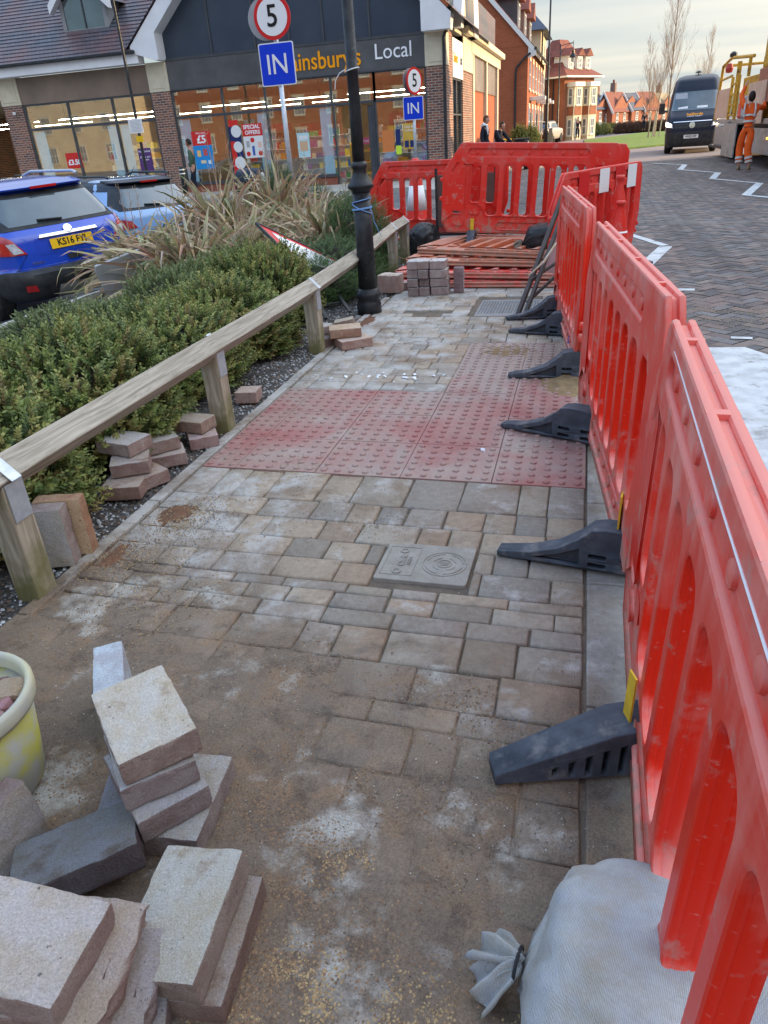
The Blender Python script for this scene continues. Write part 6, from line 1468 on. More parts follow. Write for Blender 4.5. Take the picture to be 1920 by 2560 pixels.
    if lamps == 1:
        for s in (-1, 1):
            tl = bp('tail_light', [(s * .62, .84), (s * .98, .85), (s * 1.25, .95), (s * 1.40, 1.12), (s * 1.15, 1.20), (s * .95, 1.14), (s * .76, 1.02)], .016, m_redlight, .02); bp('clear_lens', [(s * .66, .86), (s * .78, .86), (s * .83, .98), (s * .74, .98)], .022, m_clear, .006, tl)
        bp('chrome_bar', [(-.42, .995), (.42, .995), (.40, 1.03), (-.40, 1.03)], .028, m_chrome, .03)
        bp('number_recess', [(-.44, .80), (.44, .80), (.48, .99), (-.48, .99)], .004, paint, .002)
        M = Matrix.Translation(B.S(0, .905, .02)) @ Matrix.Rotation(R(-90), 4, 'Z') @ Matrix.Rotation(R(84), 4, 'X')
        pl = plate('number_plate', m_yelplate, [rrect(.53, .118, .01)], t=.008, bev=.001, parent=t, M=M)
        text(plate_t, .112, m_ink, M @ Matrix.Translation((0, .002, .006)), parent=pl, ext=.0008, bold=.0025, sx=.88)
        M2 = Matrix.Translation(B.S(0, 1.05, .02)) @ Matrix.Rotation(R(-90), 4, 'Z') @ Matrix.Rotation(R(72), 4, 'X'); mb = MB(); mb.T = M2; mb.lathe([(.042, 0), (.052, .003), (.052, .012), (.044, .014), (.040, .008), (0, .008)], 28)
        bd = mb.build('badge', m_chrome, t); mb = MB(); mb.T = M2; mb.prism([(-.034, .012), (-.004, .018), (.012, .03), (.006, .006), (.034, .0), (.0, -.006), (-.012, -.03), (-.004, -.002)], .008, .014, 'z'); mb.build('emblem', m_chrome, bd)
        T2 = lambda x, z: Matrix.Translation(B.S(x, z, .008)) @ Matrix.Rotation(R(-90), 4, 'Z') @ Matrix.Rotation(R(88), 4, 'X')
        text('MOKKA', .04, m_chrome, T2(.52, .72), parent=t, ext=.002); text('TURBO', .032, m_chrome, T2(-.62, .74), parent=t, ext=.002)
        bp('handle_recess', [(-.10, .70), (.10, .70), (.12, .76), (-.12, .76)], .012, m_blackp, .01)
        bp('tailgate_seam', [(-.82, .662), (.82, .662), (.82, .668), (-.82, .668)], .006, m_ink, .004)
        for s in (-1, 1): bp('tailgate_seam', [(s * .80, .662), (s * .805, .662), (s * .62, .84), (s * .615, .84)], .006, m_ink, .004)
    else:
        for s in (-1, 1): tl = bp('tail_light', [(s * .62, .84), (s * .98, .80), (s * 1.25, .88), (s * 1.22, .96), (s * .95, 1.0), (s * .72, .95)], .012, m_redlight, .02)
        mb = MB(); mb.tube([(.95, 0, 1.62), (1.0, 0, 1.65), (.78, 0, 1.80)], [.02, .008, .003], 6); mb.build('aerial', m_blackp, t)
    for s in (-1, 1):
        bp('arch', [(s * 1.0, .30), (s * 1.08, .55), (s * 1.25, .72), (s * 1.5, .72), (s * 1.68, .55), (s * 1.76, .3)], .014, m_blackp, .03)
        wheel(t, .85, s * .80, .35); wheel(t, 3.35, s * .80, .35)
    return t
suv('bright blue SUV with yellow rear plate parked beyond the shrubs', (-6.25, 8.50, -.40), R(151), m_blue, m_blue, 1.0, 1, 'KS16 FYJ', tilt=R(-2.5))
suv('light blue SUV with black roof parked behind the dry flax', (-7.10, 12.3, -.52), R(150), m_ltblue, m_navy, .98, 2)
suv('dark car with only its roof and brake light showing between the others', (-14.2, 17.2, -.50), R(140), m_navy, m_navy, .97, 2)
mb = MB(); mb.prism([(-.26, 0), (.26, 0), (.30, .10), (.30, .36), (.27, .42), (-.27, .42), (-.30, .36), (-.30, .10)], -.03, .03, 'y')
o = mb.build('parking_sign_back', m_signgreyback, None, bevel=.004); o.location = (-4.95, 7.55, .02); o.rotation_euler = (R(10), R(-14), R(35)); tag(o, 'blank grey sign back poking up between the blue bumper and shrubs', 'sign')

# van facing the camera
def van():
    t = thing('delivery_van', 'dark high roofed van with lit headlamps driving toward the works', 'van', (4.12, 35.7, -.03), R(90 - 7)); t.scale = (1, 1.04, 1.13)
    lv = [(.22, .10, 5.9, .90), (.35, .0, 5.95, .98), (.62, -.03, 6, 1.0), (.85, .0, 6, 1.01), (1.05, .06, 6, 1.01), (1.18, .16, 6, 1.0), (1.38, .55, 6, .98), (1.45, .66, 6, .975), (1.95, 1.02, 6, .93), (2.15, 1.18, 6, .90), (2.40, 1.45, 6, .84), (2.52, 1.75, 5.95, .74), (2.58, 2.2, 5.9, .55)]
    B = Body(lv, bow=.10, cor=.30); obj('body', B.mesh('body', m_navy), t); bp = lambda n, poly, off, m, th=.02, par=t, st=.06: B.patch(poly, off, th, n, m, par, st)
    bp('windscreen', [(-.88, 1.42), (.88, 1.42), (.86, 1.98), (.80, 2.02), (-.80, 2.02), (-.86, 1.98)], .012, m_cglass, .02)
    ws = bp('dashboard_papers', [(-.5, 1.46), (-.1, 1.46), (-.1, 1.54), (-.5, 1.54)], .016, m_white, .003); bp('dashboard_papers', [(.25, 1.46), (.62, 1.46), (.62, 1.52), (.25, 1.55)], .016, m_white, .003); bp('sun_visor', [(.30, 1.80), (.80, 1.80), (.78, 1.98), (.34, 1.98)], .016, m_signgreyback, .003)
    for s in (-1, 1): bp('side_window', [(s * 1.15, 1.42), (s * 2.2, 1.42), (s * 2.2, 2.0), (s * 1.4, 2.0)], .006, m_cglass, .01)
    bp('side_panel', [(1.05, .45), (6.2, .45), (6.2, 2.3), (2.4, 2.3), (2.4, 1.2), (1.05, 1.15)], .005, m_white, .01, st=.2)
    bp('grille', [(-.62, .82), (.62, .82), (.66, 1.0), (-.66, 1.0)], .012, m_blackp, .02); bp('chrome_strip', [(-.70, 1.04), (.70, 1.04), (.70, 1.062), (-.70, 1.062)], .018, m_chrome, .02)
    for z in (.87, .95): bp('grille_bar', [(-.62, z), (.62, z), (.62, z + .015), (-.62, z + .015)], .02, m_dgrey, .01)
    bp('bumper', [(-1.1, .24), (1.1, .24), (1.1, .66), (.7, .72), (-.7, .72), (-1.1, .66)], .012, m_blackp, .03)
    lit = emis('lit_headlamp', (1.0, .84, .50), 3.2); halo = emis('lit_bulb', (1, .95, .8), 18)
    for s in (-1, 1):
        h = bp('headlight', [(s * .70, .86), (s * 1.02, .90), (s * 1.10, 1.10), (s * .98, 1.10), (s * .74, 1.0)], .02, m_clear, .03); bp('lamp_glow', [(s * .76, .90), (s * .98, .93), (s * 1.0, 1.06), (s * .78, 1.0)], .026, lit, .01, h)
        p = B.S(s * .87, .97, .03); mb = MB(); mb.T = Matrix.Translation(p) @ Matrix.Rotation(R(-90), 4, 'Y'); mb.lathe([(0, 0), (.06, 0), (.05, .03), (0, .035)], 16); mb.build('bulb', halo, h)
        mb = MB(); mb.cbox((.75, s * 1.22, 1.52), (.12, .22, .36)); mb.cbox((.80, s * 1.07, 1.42), (.06, .2, .06)); mb.build('mirror', m_blackp, t, bevel=.03)
        wheel(t, 1.05, s * .86, .36, .24); wheel(t, 4.7, s * .86, .36, .24)
    F = lambda tt, z, off=.02, a=90: Matrix.Translation(B.S(tt, z, off)) @ Matrix.Rotation(R(-90), 4, 'Z') @ Matrix.Rotation(R(a), 4, 'X')
    pl = plate('number_plate', m_whplate, [rrect(.54, .12, .01)], t=.01, parent=t, M=F(0, .56, .03)); text('WN22 XFP', .105, m_ink, F(0, .56, .04), parent=pl, ext=.001, bold=.002, sx=.82)
    text('halfords', .17, m_orange_t, F(-.05, 1.275, .035, 40), parent=t, ext=.003, bold=.003, sx=1.1); text('mobile expert', .075, m_white_t, F(-.05, 1.215, .03, 40), parent=t, ext=.003, sx=1.3)
    M2 = F(0, .93, .03, 88); mb = MB(); mb.T = M2; n = 40
    mb.lathe([(.088, 0), (.088, .01), (.100, .01), (.100, 0)], n)
    for a, b in (((-.06, .055), (0, -.01)), ((.06, .055), (0, -.01)), ((-.085, .02), (-.04, -.075)), ((.085, .02), (.04, -.075)), ((-.04, -.075), (0, .0)), ((.04, -.075), (0, .0))): mb.beam((a[0], a[1], .004), (b[0], b[1], .004), .014, .008)
    mb.build('badge', m_chrome, t)
    mb = MB(); mb.tube([(2.2, 0, 2.56), (2.2, 0, 2.66)], .02, 6); mb.lathe([(0, 2.62), (.14, 2.64), (.05, 2.70), (0, 2.70)], 10, c=(2.2, 0, 0)); mb.build('roof_aerial', m_blackp, t)
van()

# traffic management truck along the right edge
def truck():
    X0 = 4.6; t = thing('works_truck', 'dirty yellow and grey flatbed works truck with boards and rear ladder', 'truck', (X0, 26, -.03), 0)
    def P(n, boxes, m, bev=.006):
        mb = MB()
        for (x0, x1, y0, y1, z0, z1) in boxes: mb.box(x0, x1, y0 - 26, y1 - 26, z0, z1)
        return mb.build(n, m, t, bevel=bev)
    P('bed', [(0, 2.4, 17, 33.2, 1.08, 1.22)], m_alu, .02)
    P('chassis', [(.5, 1.9, 17, 32.6, .72, 1.05)], m_dgrey)
    P('side_locker', [(.0, .5, 30.7, 32.7, .38, .98)], m_alu, .02); P('side_locker', [(.02, .5, 22.8, 26.3, .34, .98)], m_alu, .02)
    P('mudguard', [(-.02, .5, 30.15, 30.22, .25, 1.02)], m_blackp); P('rear_bumper', [(-.1, 2.4, 30.2, 33.0, .30, .38)], m_blackp)
    P('leaning_board', [(-.26, -.22, 26.7, 29.0, .16, 1.10)], m_alu)
    P('board', [(-.03, .0, 30.35, 33.2, 1.24, 2.15)], m_ply, .003)
    P('board', [(-.06, -.03, 24.2, 26.7, 1.10, 2.14)], m_ply, .003)
    P('yellow_bin', [(.1, 2.3, 24.9, 28.7, 1.22, 2.36)], m_yelsteel, .03)
    P('yellow_hood', [(.0, 2.4, 18.5, 25.4, 2.45, 3.6)], m_yelsteel, .08)
    P('orange_panel', [(-.02, .2, 18.5, 25.6, 1.6, 2.45)], mat('dull_orange_panel', (.40, .15, .09), (.3, .12, .08), 4, .6), .01)
    P('hopper', [(.4, 2.3, 26.2, 27.6, 2.3, 2.85)], m_yelsteel, .02)
    mb = MB()
    for y in (30.0, 28.75): mb.box(-.06, .02, y - 26.04, y - 25.90, 1.2, 2.45)
    for z in (1.30, 1.60, 1.90, 2.2): mb.box(-.05, .01, 2.85, 4.0, z, z + .06)
    mb.build('ladder', m_yelsteel, t, bevel=.004)
    mb = MB(); mb.tube([(0, 7.1, 1.2), (0, 6.6, 2.9), (0, 4.9, 3.05), (0, .9, 2.85)], .05, 8); mb.tube([(0, 6.75, 2.45), (0, 4.4, 2.5)], .04, 8); mb.tube([(0, 3.2, 1.3), (0, 3.2, 2.85)], .07, 8); mb.tube([(0, 1.4, 2.35), (0, 1.4, 2.85)], .05, 8); mb.tube([(2.3, 6.6, 1.2), (2.3, 6.6, 2.9), (0, 6.6, 2.9)], .05, 8); mb.build('rear_hoop', m_yelsteel, t)
    mb = MB(); mb.T = Matrix.Translation((-.02, 5.1, 2.75)); mb.lathe([(0, -.14), (.10, -.12), (.13, 0), (.08, .14), (0, .16)], 14); mb.build('beacon', mat('red_beacon', (.45, .06, .04), None, rough=.3), t)
    mb = MB(); mb.T = Matrix.Translation((0, 4.7, 3.1)); mb.lathe([(0, -.05), (.12, -.03), (.12, .06), (.05, .12), (0, .12)], 12); mb.build('work_lamp', m_blackp, t)
    sg = P('sand_bags', [(.0, .35, 27.2, 27.9, 1.22, 1.85), (.05, .4, 26.4, 27.2, 1.22, 2.0)], mat('plastic_rolls', (.22, .24, .28), (.4, .42, .45), 5, .4), .08); P('red_roll', [(.0, .3, 27.95, 28.5, 1.22, 1.7)], m_redc, .06)
    for y in (29.5, 21.5):
        w_ = wheel(t, 0, 0, .50, .28); w_.location = (.22, y - 26, .5); w_.rotation_euler = (0, R(90), 0); w2 = wheel(t, 0, 0, .50, .28); w2.location = (2.1, y - 26, .5); w2.rotation_euler = (0, R(90), 0)
    mb = MB()
    pts = [(-.02, 3.5 + .62 * math.cos(R(a)), .5 + .62 * math.sin(R(a))) for a in range(0, 181, 15)]; mb.tube(pts, .04, 6); mb.build('wheel_arch', m_blackp, t)
    mb = MB(); mb.cbox((-.01, -2.7, .75), (.02, .12, .05)); mb.build('marker_light', emis('amber_marker', (1, .35, .05), 2), t)
truck()
# car parked by the bay fronted house
c_ = suv('pale car parked beyond the railings by the bay fronted house', (-3.9, 66.5, .1), R(75), mat('silver_paint', (.45, .40, .36), None, rough=.3, coat=1), mat('silver_roof', (.4, .38, .36), None, rough=.3), .95, 2)
# ---------------------------------------------------------------- people
def skin_obj(name, pts, edges, m, par, root=0, sub=2, smooth=True):
    me = bpy.data.meshes.new(name); me.from_pydata([p[:3] for p in pts], edges, []); me.materials.append(m); o = obj(name, me, par)
    sk = o.modifiers.new('skin', 'SKIN'); sk.use_smooth_shade = True; sk.branch_smoothing = .6
    if not me.skin_vertices: me.attributes  # layer is made by the modifier
    lay = me.skin_vertices[0].data if me.skin_vertices else None
    if lay is None: return o
    for i, p in enumerate(pts):
        r = p[3]; lay[i].radius = (r, r) if not isinstance(r, tuple) else r; lay[i].use_root = (i == root)
    ss = o.modifiers.new('sub', 'SUBSURF'); ss.levels = sub; ss.render_levels = sub
    return o
def person(label, loc, rz, top, bottom, shoe, hair, pose, hat=None, s=1.0, tape=False, height=1.75, detail=True, coat_len=0):
    """pose: joints in metres in the person's own frame, facing -Y; keys hipL hipR kneeL ... set by the defaults below"""
    t = thing('person', label, 'person', loc, rz); t.scale = (height / 1.75,) * 3
    J = dict(pel=(0, 0, .95), waist=(0, .0, 1.10), chest=(0, .0, 1.32), neck=(0, 0, 1.50), head=(0, -.01, 1.62), shL=(.17, 0, 1.42), shR=(-.17, 0, 1.42), elL=(.23, .03, 1.15), elR=(-.23, .03, 1.15), wrL=(.24, -.06, .92), wrR=(-.24, -.06, .92),
             hipL=(.09, 0, .90), hipR=(-.09, 0, .90), knL=(.10, -.02, .49), knR=(-.10, -.02, .49), anL=(.11, .02, .08), anR=(-.11, .02, .08))
    J.update(pose); V = lambda k: Vector(J[k])
    nk = V('neck'); hd = V('head'); up = (hd - nk).normalized()
    # one continuous body: torso, neck, limbs, hands with five fingers
    pts = [(*V('pel'), .10), (*V('waist'), .095), (*V('chest'), .12), (*nk, .05), (*(nk + up * .05), .048)]; ed = [(0, 1), (1, 2), (2, 3), (3, 4)]
    def chain(par, lst):
        i0 = par
        for p, r in lst: pts.append((*p, r)); ed.append((i0, len(pts) - 1)); i0 = len(pts) - 1
        return i0
    for sd in 'LR':
        chain(0, [(V('hip' + sd), .085), (V('kn' + sd), .055), (V('an' + sd), .038)]); w_ = chain(2, [(V('sh' + sd), .055), (V('el' + sd), .04), (V('wr' + sd), .026)])
        d = (V('wr' + sd) - V('el' + sd)).normalized(); side = d.cross(Vector((0, 0, 1))); side = side.normalized() if side.length > .2 else Vector((0, 1, 0)); nrm = d.cross(side)
        pm = chain(w_, [(V('wr' + sd) + d * .05, .024)]); base = V('wr' + sd) + d * .07
        for k, (o_, ln) in enumerate(((-.027, .065), (-.009, .075), (.009, .070), (.026, .055))):
            b = base + side * o_; chain(pm, [(b, .009), (b + d * ln * .6 + nrm * .01, .008), (b + d * ln + nrm * .028, .006)])
        b = V('wr' + sd) + d * .03 + side * -.03; chain(pm, [(b, .010), (b + d * .04 - side * .022 + nrm * .01, .008)])
    skin_obj('body', pts, ed, m_skin, t, 0, 1)
    # head: shaped ellipsoid with nose, brow, chin, ears
    bm = bmesh.new(); bmesh.ops.create_uvsphere(bm, u_segments=32, v_segments=24, radius=1)
    for v in bm.verts:
        x, y, z = v.co; f = max(0, -y)
        q = Vector((x * .076 * (1 - .22 * max(0, -z) ** 1.5), y * .096, z * .118))
        if z < -.2: q.y -= .012 * f * (-z)
        nose = math.exp(-((x / .16) ** 2 + ((z + .12) / .22) ** 2)) * (f > .5); q.y -= .020 * nose
        eye = math.exp(-(((abs(x) - .36) / .16) ** 2 + ((z - .08) / .12) ** 2)) * (f > .4); q.y += .008 * eye
        mouth = math.exp(-((x / .3) ** 2 + ((z + .48) / .06) ** 2)) * (f > .4); q.y += .004 * mouth
        ear = math.exp(-(((y - .1) / .15) ** 2 + (z / .22) ** 2)) * (abs(x) > .9); q.x += math.copysign(.014, x) * ear
        v.co = q
    me = bpy.data.meshes.new('head'); bm.to_mesh(me); bm.free(); me.materials.append(m_skin); me.shade_smooth()
    h = obj('head', me, t); h.location = hd; h.rotation_euler = (0, 0, J.get('turn', 0))
    for sx in (-1, 1): mb = MB(); mb.T = Matrix.Translation((sx * .028, -.084, .01)) @ Matrix.Diagonal((1, .5, .6, 1)); mb.lathe([(0, -.011), (.008, -.007), (.011, 0), (.008, .007), (0, .011)], 10); mb.build('eye', m_ink, h)
    bm = bmesh.new(); bmesh.ops.create_uvsphere(bm, u_segments=28, v_segments=20, radius=1)
    for v in bm.verts:
        x, y, z = v.co; k = 1.0
        if y < -.25 and z < .45: k = .84
        if z < -.35: k = .8 if not hat else 1.02
        v.co = Vector((x * .083 * k, (y * .104 + .006) * k, z * .127 * (k if z > 0 else 1) + .006)) + mnoise.noise_vector(v.co * 6) * .004
        if z < -.3 and not hat: v.co.z = -.04
    me = bpy.data.meshes.new('hair' if not hat else 'hood'); bm.to_mesh(me); bm.free(); me.materials.append(hat or hair); me.shade_smooth(); o = obj(me.name, me, h)
    # clothes as shells that follow the body
    c = [(*(V('pel') + Vector((0, 0, .0 - coat_len))), .125), (*V('pel'), .125), (*V('waist'), .125), (*V('chest'), .155), (*(nk + Vector((0, 0, -.03))), .075)]; e = [(0, 1), (1, 2), (2, 3), (3, 4)]
    def ch2(par, lst, c=c, e=e):
        i0 = par
        for p, r in lst: c.append((*p, r)); e.append((i0, len(c) - 1)); i0 = len(c) - 1
    for sd in 'LR': ch2(3, [(V('sh' + sd), .078), (V('el' + sd), .060), (V('el' + sd).lerp(V('wr' + sd), .92), .042)])
    tp = skin_obj('jacket', c, e, top, t, 2, 2)
    c2 = [(*(V('pel') + Vector((0, 0, .06))), .12), (*V('pel'), .118)]; e2 = [(0, 1)]
    for sd in 'LR': ch2(1, [(V('hip' + sd), .098), (V('kn' + sd), .075 if bottom is not m_hiviz else .095), (V('kn' + sd).lerp(V('an' + sd), .85), .058 if bottom is not m_hiviz else .085)], c2, e2)
    tr = skin_obj('trousers', c2, e2, bottom, t, 1, 2)
    for sd in 'LR':
        a = V('an' + sd); mb = MB(); fy = J.get('toe' + sd, (0, -1)); ang = math.atan2(fy[0], -fy[1])
        bm = bmesh.new(); bmesh.ops.create_uvsphere(bm, u_segments=18, v_segments=12, radius=1)
        for v in bm.verts: x, y, z = v.co; v.co = Vector((x * .048, y * .14 - .05, (max(z, -.6) + .6) * (.048 + (.02 if y > .2 else 0)) - .08 + .0))
        me = bpy.data.meshes.new('shoe'); bm.to_mesh(me); bm.free(); me.materials.append(shoe); me.shade_smooth(); o = obj('shoe', me, t); o.location = a; o.rotation_euler = (0, 0, ang)
    return t, J, tp, tr
# road worker in orange
w_, J, tp, tr = person('road worker in orange hi vis suit and dark hood reaching up to the truck', (4.18, 23.75, -.03), R(165), m_hiviz, m_hiviz, m_boot, m_hair,
    dict(pel=(0, .06, .98), waist=(.0, .02, 1.14), chest=(.02, -.04, 1.36), neck=(.03, -.06, 1.54), head=(.03, -.07, 1.67), shL=(.21, -.05, 1.50), shR=(-.16, -.06, 1.46), elL=(.30, -.25, 1.72), wrL=(.24, -.42, 1.95), elR=(-.28, -.26, 1.38), wrR=(-.24, -.46, 1.55),
         hipL=(.10, .05, .93), hipR=(-.10, .07, .93), knL=(.14, .02, .50), knR=(-.06, .16, .50), anL=(.10, .10, .08), anR=(-.16, .22, .08)), hat=m_hair, height=1.84)
def band(par, pts, r0, r1, m=m_reflect, z=.05):
    mb = MB(); mb.tube([pts[0], pts[1]], [r0, r1], 20, cap=False); return mb.build('reflective_band', m, par)
for a, b, r in (((0, .035, 1.09), (0, .030, 1.135), .148), ((.01, .01, 1.21), (.01, 0, 1.25), .158)): band(w_, (a, b), r, r)
for kk in ('L', 'R'):
    k, a = Vector(J['kn' + kk]), Vector(J['an' + kk]); band(w_, (k.lerp(a, .45), k.lerp(a, .57)), .094, .092); band(w_, (k.lerp(a, .66), k.lerp(a, .78)), .092, .088)
mb = MB()
for s in (-1, 1): mb.tube([(s * .12 + .02, .12, 1.22), (s * .13 + .02, .115, 1.38), (s * .12 + .03, .05, 1.53), (s * .11 + .03, -.08, 1.54)], .022, 6)
mb.build('brace_tape', m_reflect, w_)
# man in green at the shop window
person('man in a green jacket with dark beard looking in at the store window', (-12.35, 23.6, -.02), R(-75), m_greencloth, m_navycloth, m_ink, m_hair, dict(turn=R(-15), wrR=(-.26, -.22, .98), elR=(-.24, .02, 1.16), knR=(-.09, -.12, .5), anR=(-.10, -.10, .08), head=(0, -.03, 1.62)), height=1.78)
# couple at the corner
person('young man in a black jacket and pale hood at the store corner, facing right', (-3.30, 27.0, -.05), R(72), m_navycloth, m_denim, m_ink, m_hairb, dict(elL=(.25, .10, 1.16), wrL=(.22, -.04, .95), head=(0, -.03, 1.63), chest=(0, .02, 1.32)), height=1.86)
person('companion in black leaning forward just right of the young man', (-2.95, 27.7, -.05), R(60), m_navycloth, m_denim, m_ink, m_hair, dict(neck=(0, -.10, 1.45), head=(0, -.17, 1.56), chest=(0, -.05, 1.30), elL=(.25, -.22, 1.15), wrL=(.22, -.45, 1.0), elR=(-.2, -.2, 1.15), wrR=(-.2, -.45, 1.05)), height=1.72)
mb = MB(); mb.tube([(-3.42, 26.93, 1.50), (-3.35, 26.86, 1.56), (-3.24, 26.88, 1.52), (-3.2, 26.86, 1.25)], [.05, .055, .04, .012], 8); h_ = mb.build('scarf', m_white); tag(h_, 'white hood lining and cord round the neck of the young man', 'scarf')
person('distant walker in black with white trainers on the path', (-.95, 76.5, 0), 0, m_navycloth, m_navycloth, m_white, m_hair, dict(), height=1.86)
person('distant walker in a dark coat with pale scarf beyond the brown hedge', (5.55, 89, .2), 0, m_navycloth, m_navycloth, m_ink, m_white, dict(), height=1.85)
# ---------------------------------------------------------------- houses
m_path2 = m_path
def H(name, label, cat='house', loc=(0, 0, 0), rz=0, group='brick houses along the street'): return thing(name, label, cat, loc, rz, group)
def boxp(par, name, b, m, bevel=0):
    mb = MB(); mb.box(*b); return mb.build(name, m, par, bevel=bevel)
def window(par, x, y, z, w, h, ax='y', s=-1, bars=(2, 2), surround=None):
    """frame and pane; the wall face is at y (ax='y', outward s) or at x (ax='x')"""
    mb = MB(); d0, d1 = (0, s * .05)
    def bx(u0, u1, v0, v1, e0, e1):
        e0, e1 = sorted((e0, e1))
        if ax == 'y': mb.box(x + u0, x + u1, y + e0, y + e1, z + v0, z + v1)
        else: mb.box(x + e0, x + e1, y + u0, y + u1, z + v0, z + v1)
    f = .07
    bx(-w / 2, -w / 2 + f, 0, h, d0, d1); bx(w / 2 - f, w / 2, 0, h, d0, d1); bx(-w / 2 + f, w / 2 - f, 0, f, d0, d1); bx(-w / 2 + f, w / 2 - f, h - f, h, d0, d1)
    for k in range(1, bars[0]): u = -w / 2 + w * k / bars[0]; bx(u - .02, u + .02, f, h - f, s * .01, s * .04)
    for k in range(1, bars[1]): v = h * k / bars[1]; bx(-w / 2 + f, w / 2 - f, v - .025, v + .025, s * .005, s * .045)
    fr = mb.build('window', m_trim, par); mb = MB(); bx(-w / 2 + f, w / 2 - f, f, h - f, s * .004, s * .012); mb.build('pane', m_ginter, fr)
    mb = MB(); bx(-w / 2 - .08, w / 2 + .08, -.1, -.005, 0, s * .09); mb.build('sill', m_stone, fr)
    if surround: mb = MB(); bx(-w / 2 - .1, w / 2 + .1, h + .005, h + .2, 0, s * .04); mb.build('lintel', surround, fr)
    return fr
# tall gabled brick house beyond the store, street front lit by the sun
t = H('brick_townhouse', 'tall orange brick house with white verge and dark downpipe beyond the store', loc=(-3.5, 48, 0))
boxp(t, 'wall', (-9.5, 0, 0, 17, -.1, 5.35), m_bricko)
mb = MB(); mb.prism([(-9.5, 5.34), (0, 5.34), (-4.75, 10.3)], .0, .3, 'y'); mb.build('gable', m_bricko, t)
mb = MB()
for a, b in (((.45, 5.15), (-4.75, 10.65)), ((-4.75, 10.65), (-9.95, 5.15))): mb.prism([a, b, (b[0], b[1] - .34), (a[0], a[1] - .30 if a[0] > 0 else a[1] - .34)], -.14, .02, 'y')
mb.prism([(.02, 5.34), (.45, 5.15), (.45, 4.9), (.02, 4.75)], -.12, .02, 'y'); mb.build('verge_board', m_trim, t)
mb = MB(); mb.prism([(.45, 5.2), (-4.75, 10.7), (-9.95, 5.2), (-4.75, 10.45)], .02, 17.2, 'y'); mb.build('roof', m_tileroof, t)
for k, y in enumerate((3.2, 8.2, 13)):
    d = boxp(t, 'dormer', (-2.9, -.9, y, y + 1.8, 6.0, 8.0), m_dgrey if k == 0 else m_fasciab); mb = MB(); mb.prism([(y - .2, 8.0), (y + 2.0, 8.0), (y + .9, 9.0)], -4.2, -.6, 'x'); mb.build('dormer_roof', m_tileroof, d)
    window(d, -.9, y + .9, 6.4, 1.0, 1.4, 'x', 1)
mb = MB(); mb.tube([(.15, -.16, 5.0), (-.1, -.16, 4.85), (-.62, -.12, 4.35), (-.66, -.10, 4.1), (-.66, -.10, 0)], .06, 8); mb.tube([(.42, -.2, 5.2), (.42, 17, 5.2)], .08, 8); mb.build('downpipe', m_blackp, t)
for j, z in enumerate((.9, 3.3)):
    for y in (1.6, 4.4, 7.2, 10, 12.8, 15.4): window(t, 0, y, z, 1.0, 1.5, 'x', 1, surround=m_stone)
for y in (3.0, 9.2, 14.2):
    c = boxp(t, 'door_canopy', (0, .9, y - .7, y + .7, 2.75, 2.95), m_trim, .02); boxp(t, 'door', (0, .06, y - .48, y + .48, .0, 2.1), m_dgrey)
for x in (-2.9, -1.9): boxp(t, 'meter_box', (x, x + .75, -.12, 0, .3, 1.5), m_bricko2)
boxp(t, 'side_gate', (-4.6, -3.9, -.5, -.4, .0, 3.0), m_stone)
t = H('rendered_house', 'cream rendered block with slate hipped roof rising over the dormers', loc=(-4.3, 68, 0))
boxp(t, 'wall', (-7.5, 0.3, 0, 8, -.1, 8.0), m_render)
mb = MB(); mb.add([(-8, -.5, 7.95), (.8, -.5, 7.95), (.8, 8.5, 7.95), (-8, 8.5, 7.95), (-5, 4, 11.2), (-2.2, 4, 11.2)], [(0, 1, 5, 4), (1, 2, 5), (2, 3, 4, 5), (3, 0, 4), (3, 2, 1, 0)]); mb.build('roof', m_slate, t)
for z in (1.0, 3.6, 6.0):
    for y in (2, 5.5): window(t, .3, y, z, 1.0, 1.4, 'x', 1)
mb = MB(); mb.tube([(.4, .4, 7.9), (.4, .4, 0)], .07, 8); mb.build('downpipe', m_blackp, t)
# the bay fronted house turned toward us
t = H('bay_fronted_house', 'red roofed brick house with two pale sunlit bay windows', loc=(-2.35, 76, 0), rz=R(-30))
boxp(t, 'wall', (-4.4, 0, 0, 5.2, -.1, 5.15), m_bricko2); boxp(t, 'front_wall', (0.01, .06, .01, 5.1, -.1, 5.15), m_bricko2)
mb = MB(); mb.add([(-4.9, -.6, 5.1), (.65, -.6, 5.1), (.65, 5.8, 5.1), (-4.9, 5.8, 5.1), (-3.7, .6, 5.9), (-.5, .6, 5.9), (-.5, 4.6, 5.9), (-3.7, 4.6, 5.9), (-2.6, 1.9, 8.1), (-1.8, 1.9, 8.1), (-1.8, 3.3, 8.1), (-2.6, 3.3, 8.1)],
    [(0, 1, 5, 4), (1, 2, 6, 5), (2, 3, 7, 6), (3, 0, 4, 7), (4, 5, 9, 8), (5, 6, 10, 9), (6, 7, 11, 10), (7, 4, 8, 11), (8, 9, 10, 11), (3, 2, 1, 0)]); mb.build('roof', m_tileroof, t)
boxp(t, 'eave_board', (-4.95, .7, -.65, 5.85, 4.98, 5.1), m_trim)
for y in (1.25, 3.85):
    b = boxp(t, 'bay', (.06, .8, y - .7, y + .7, -.1, 4.25), m_stone); boxp(b, 'brick_band', (.8, .83, y - .6, y + .6, 2.0, 2.7), m_bricko2); boxp(b, 'bay_roof', (.06, .95, y - .82, y + .82, 4.25, 4.6), m_trim, .03)
    for z in (.35, 2.8): window(b, .8, y, z, .7, 1.35, 'x', 1); window(b, .42, y - .7, z, .45, 1.35, 'y', -1, bars=(1, 2))
    boxp(b, 'brick_band', (.1, .76, y - .72, y - .7, 2.0, 2.7), m_bricko2)
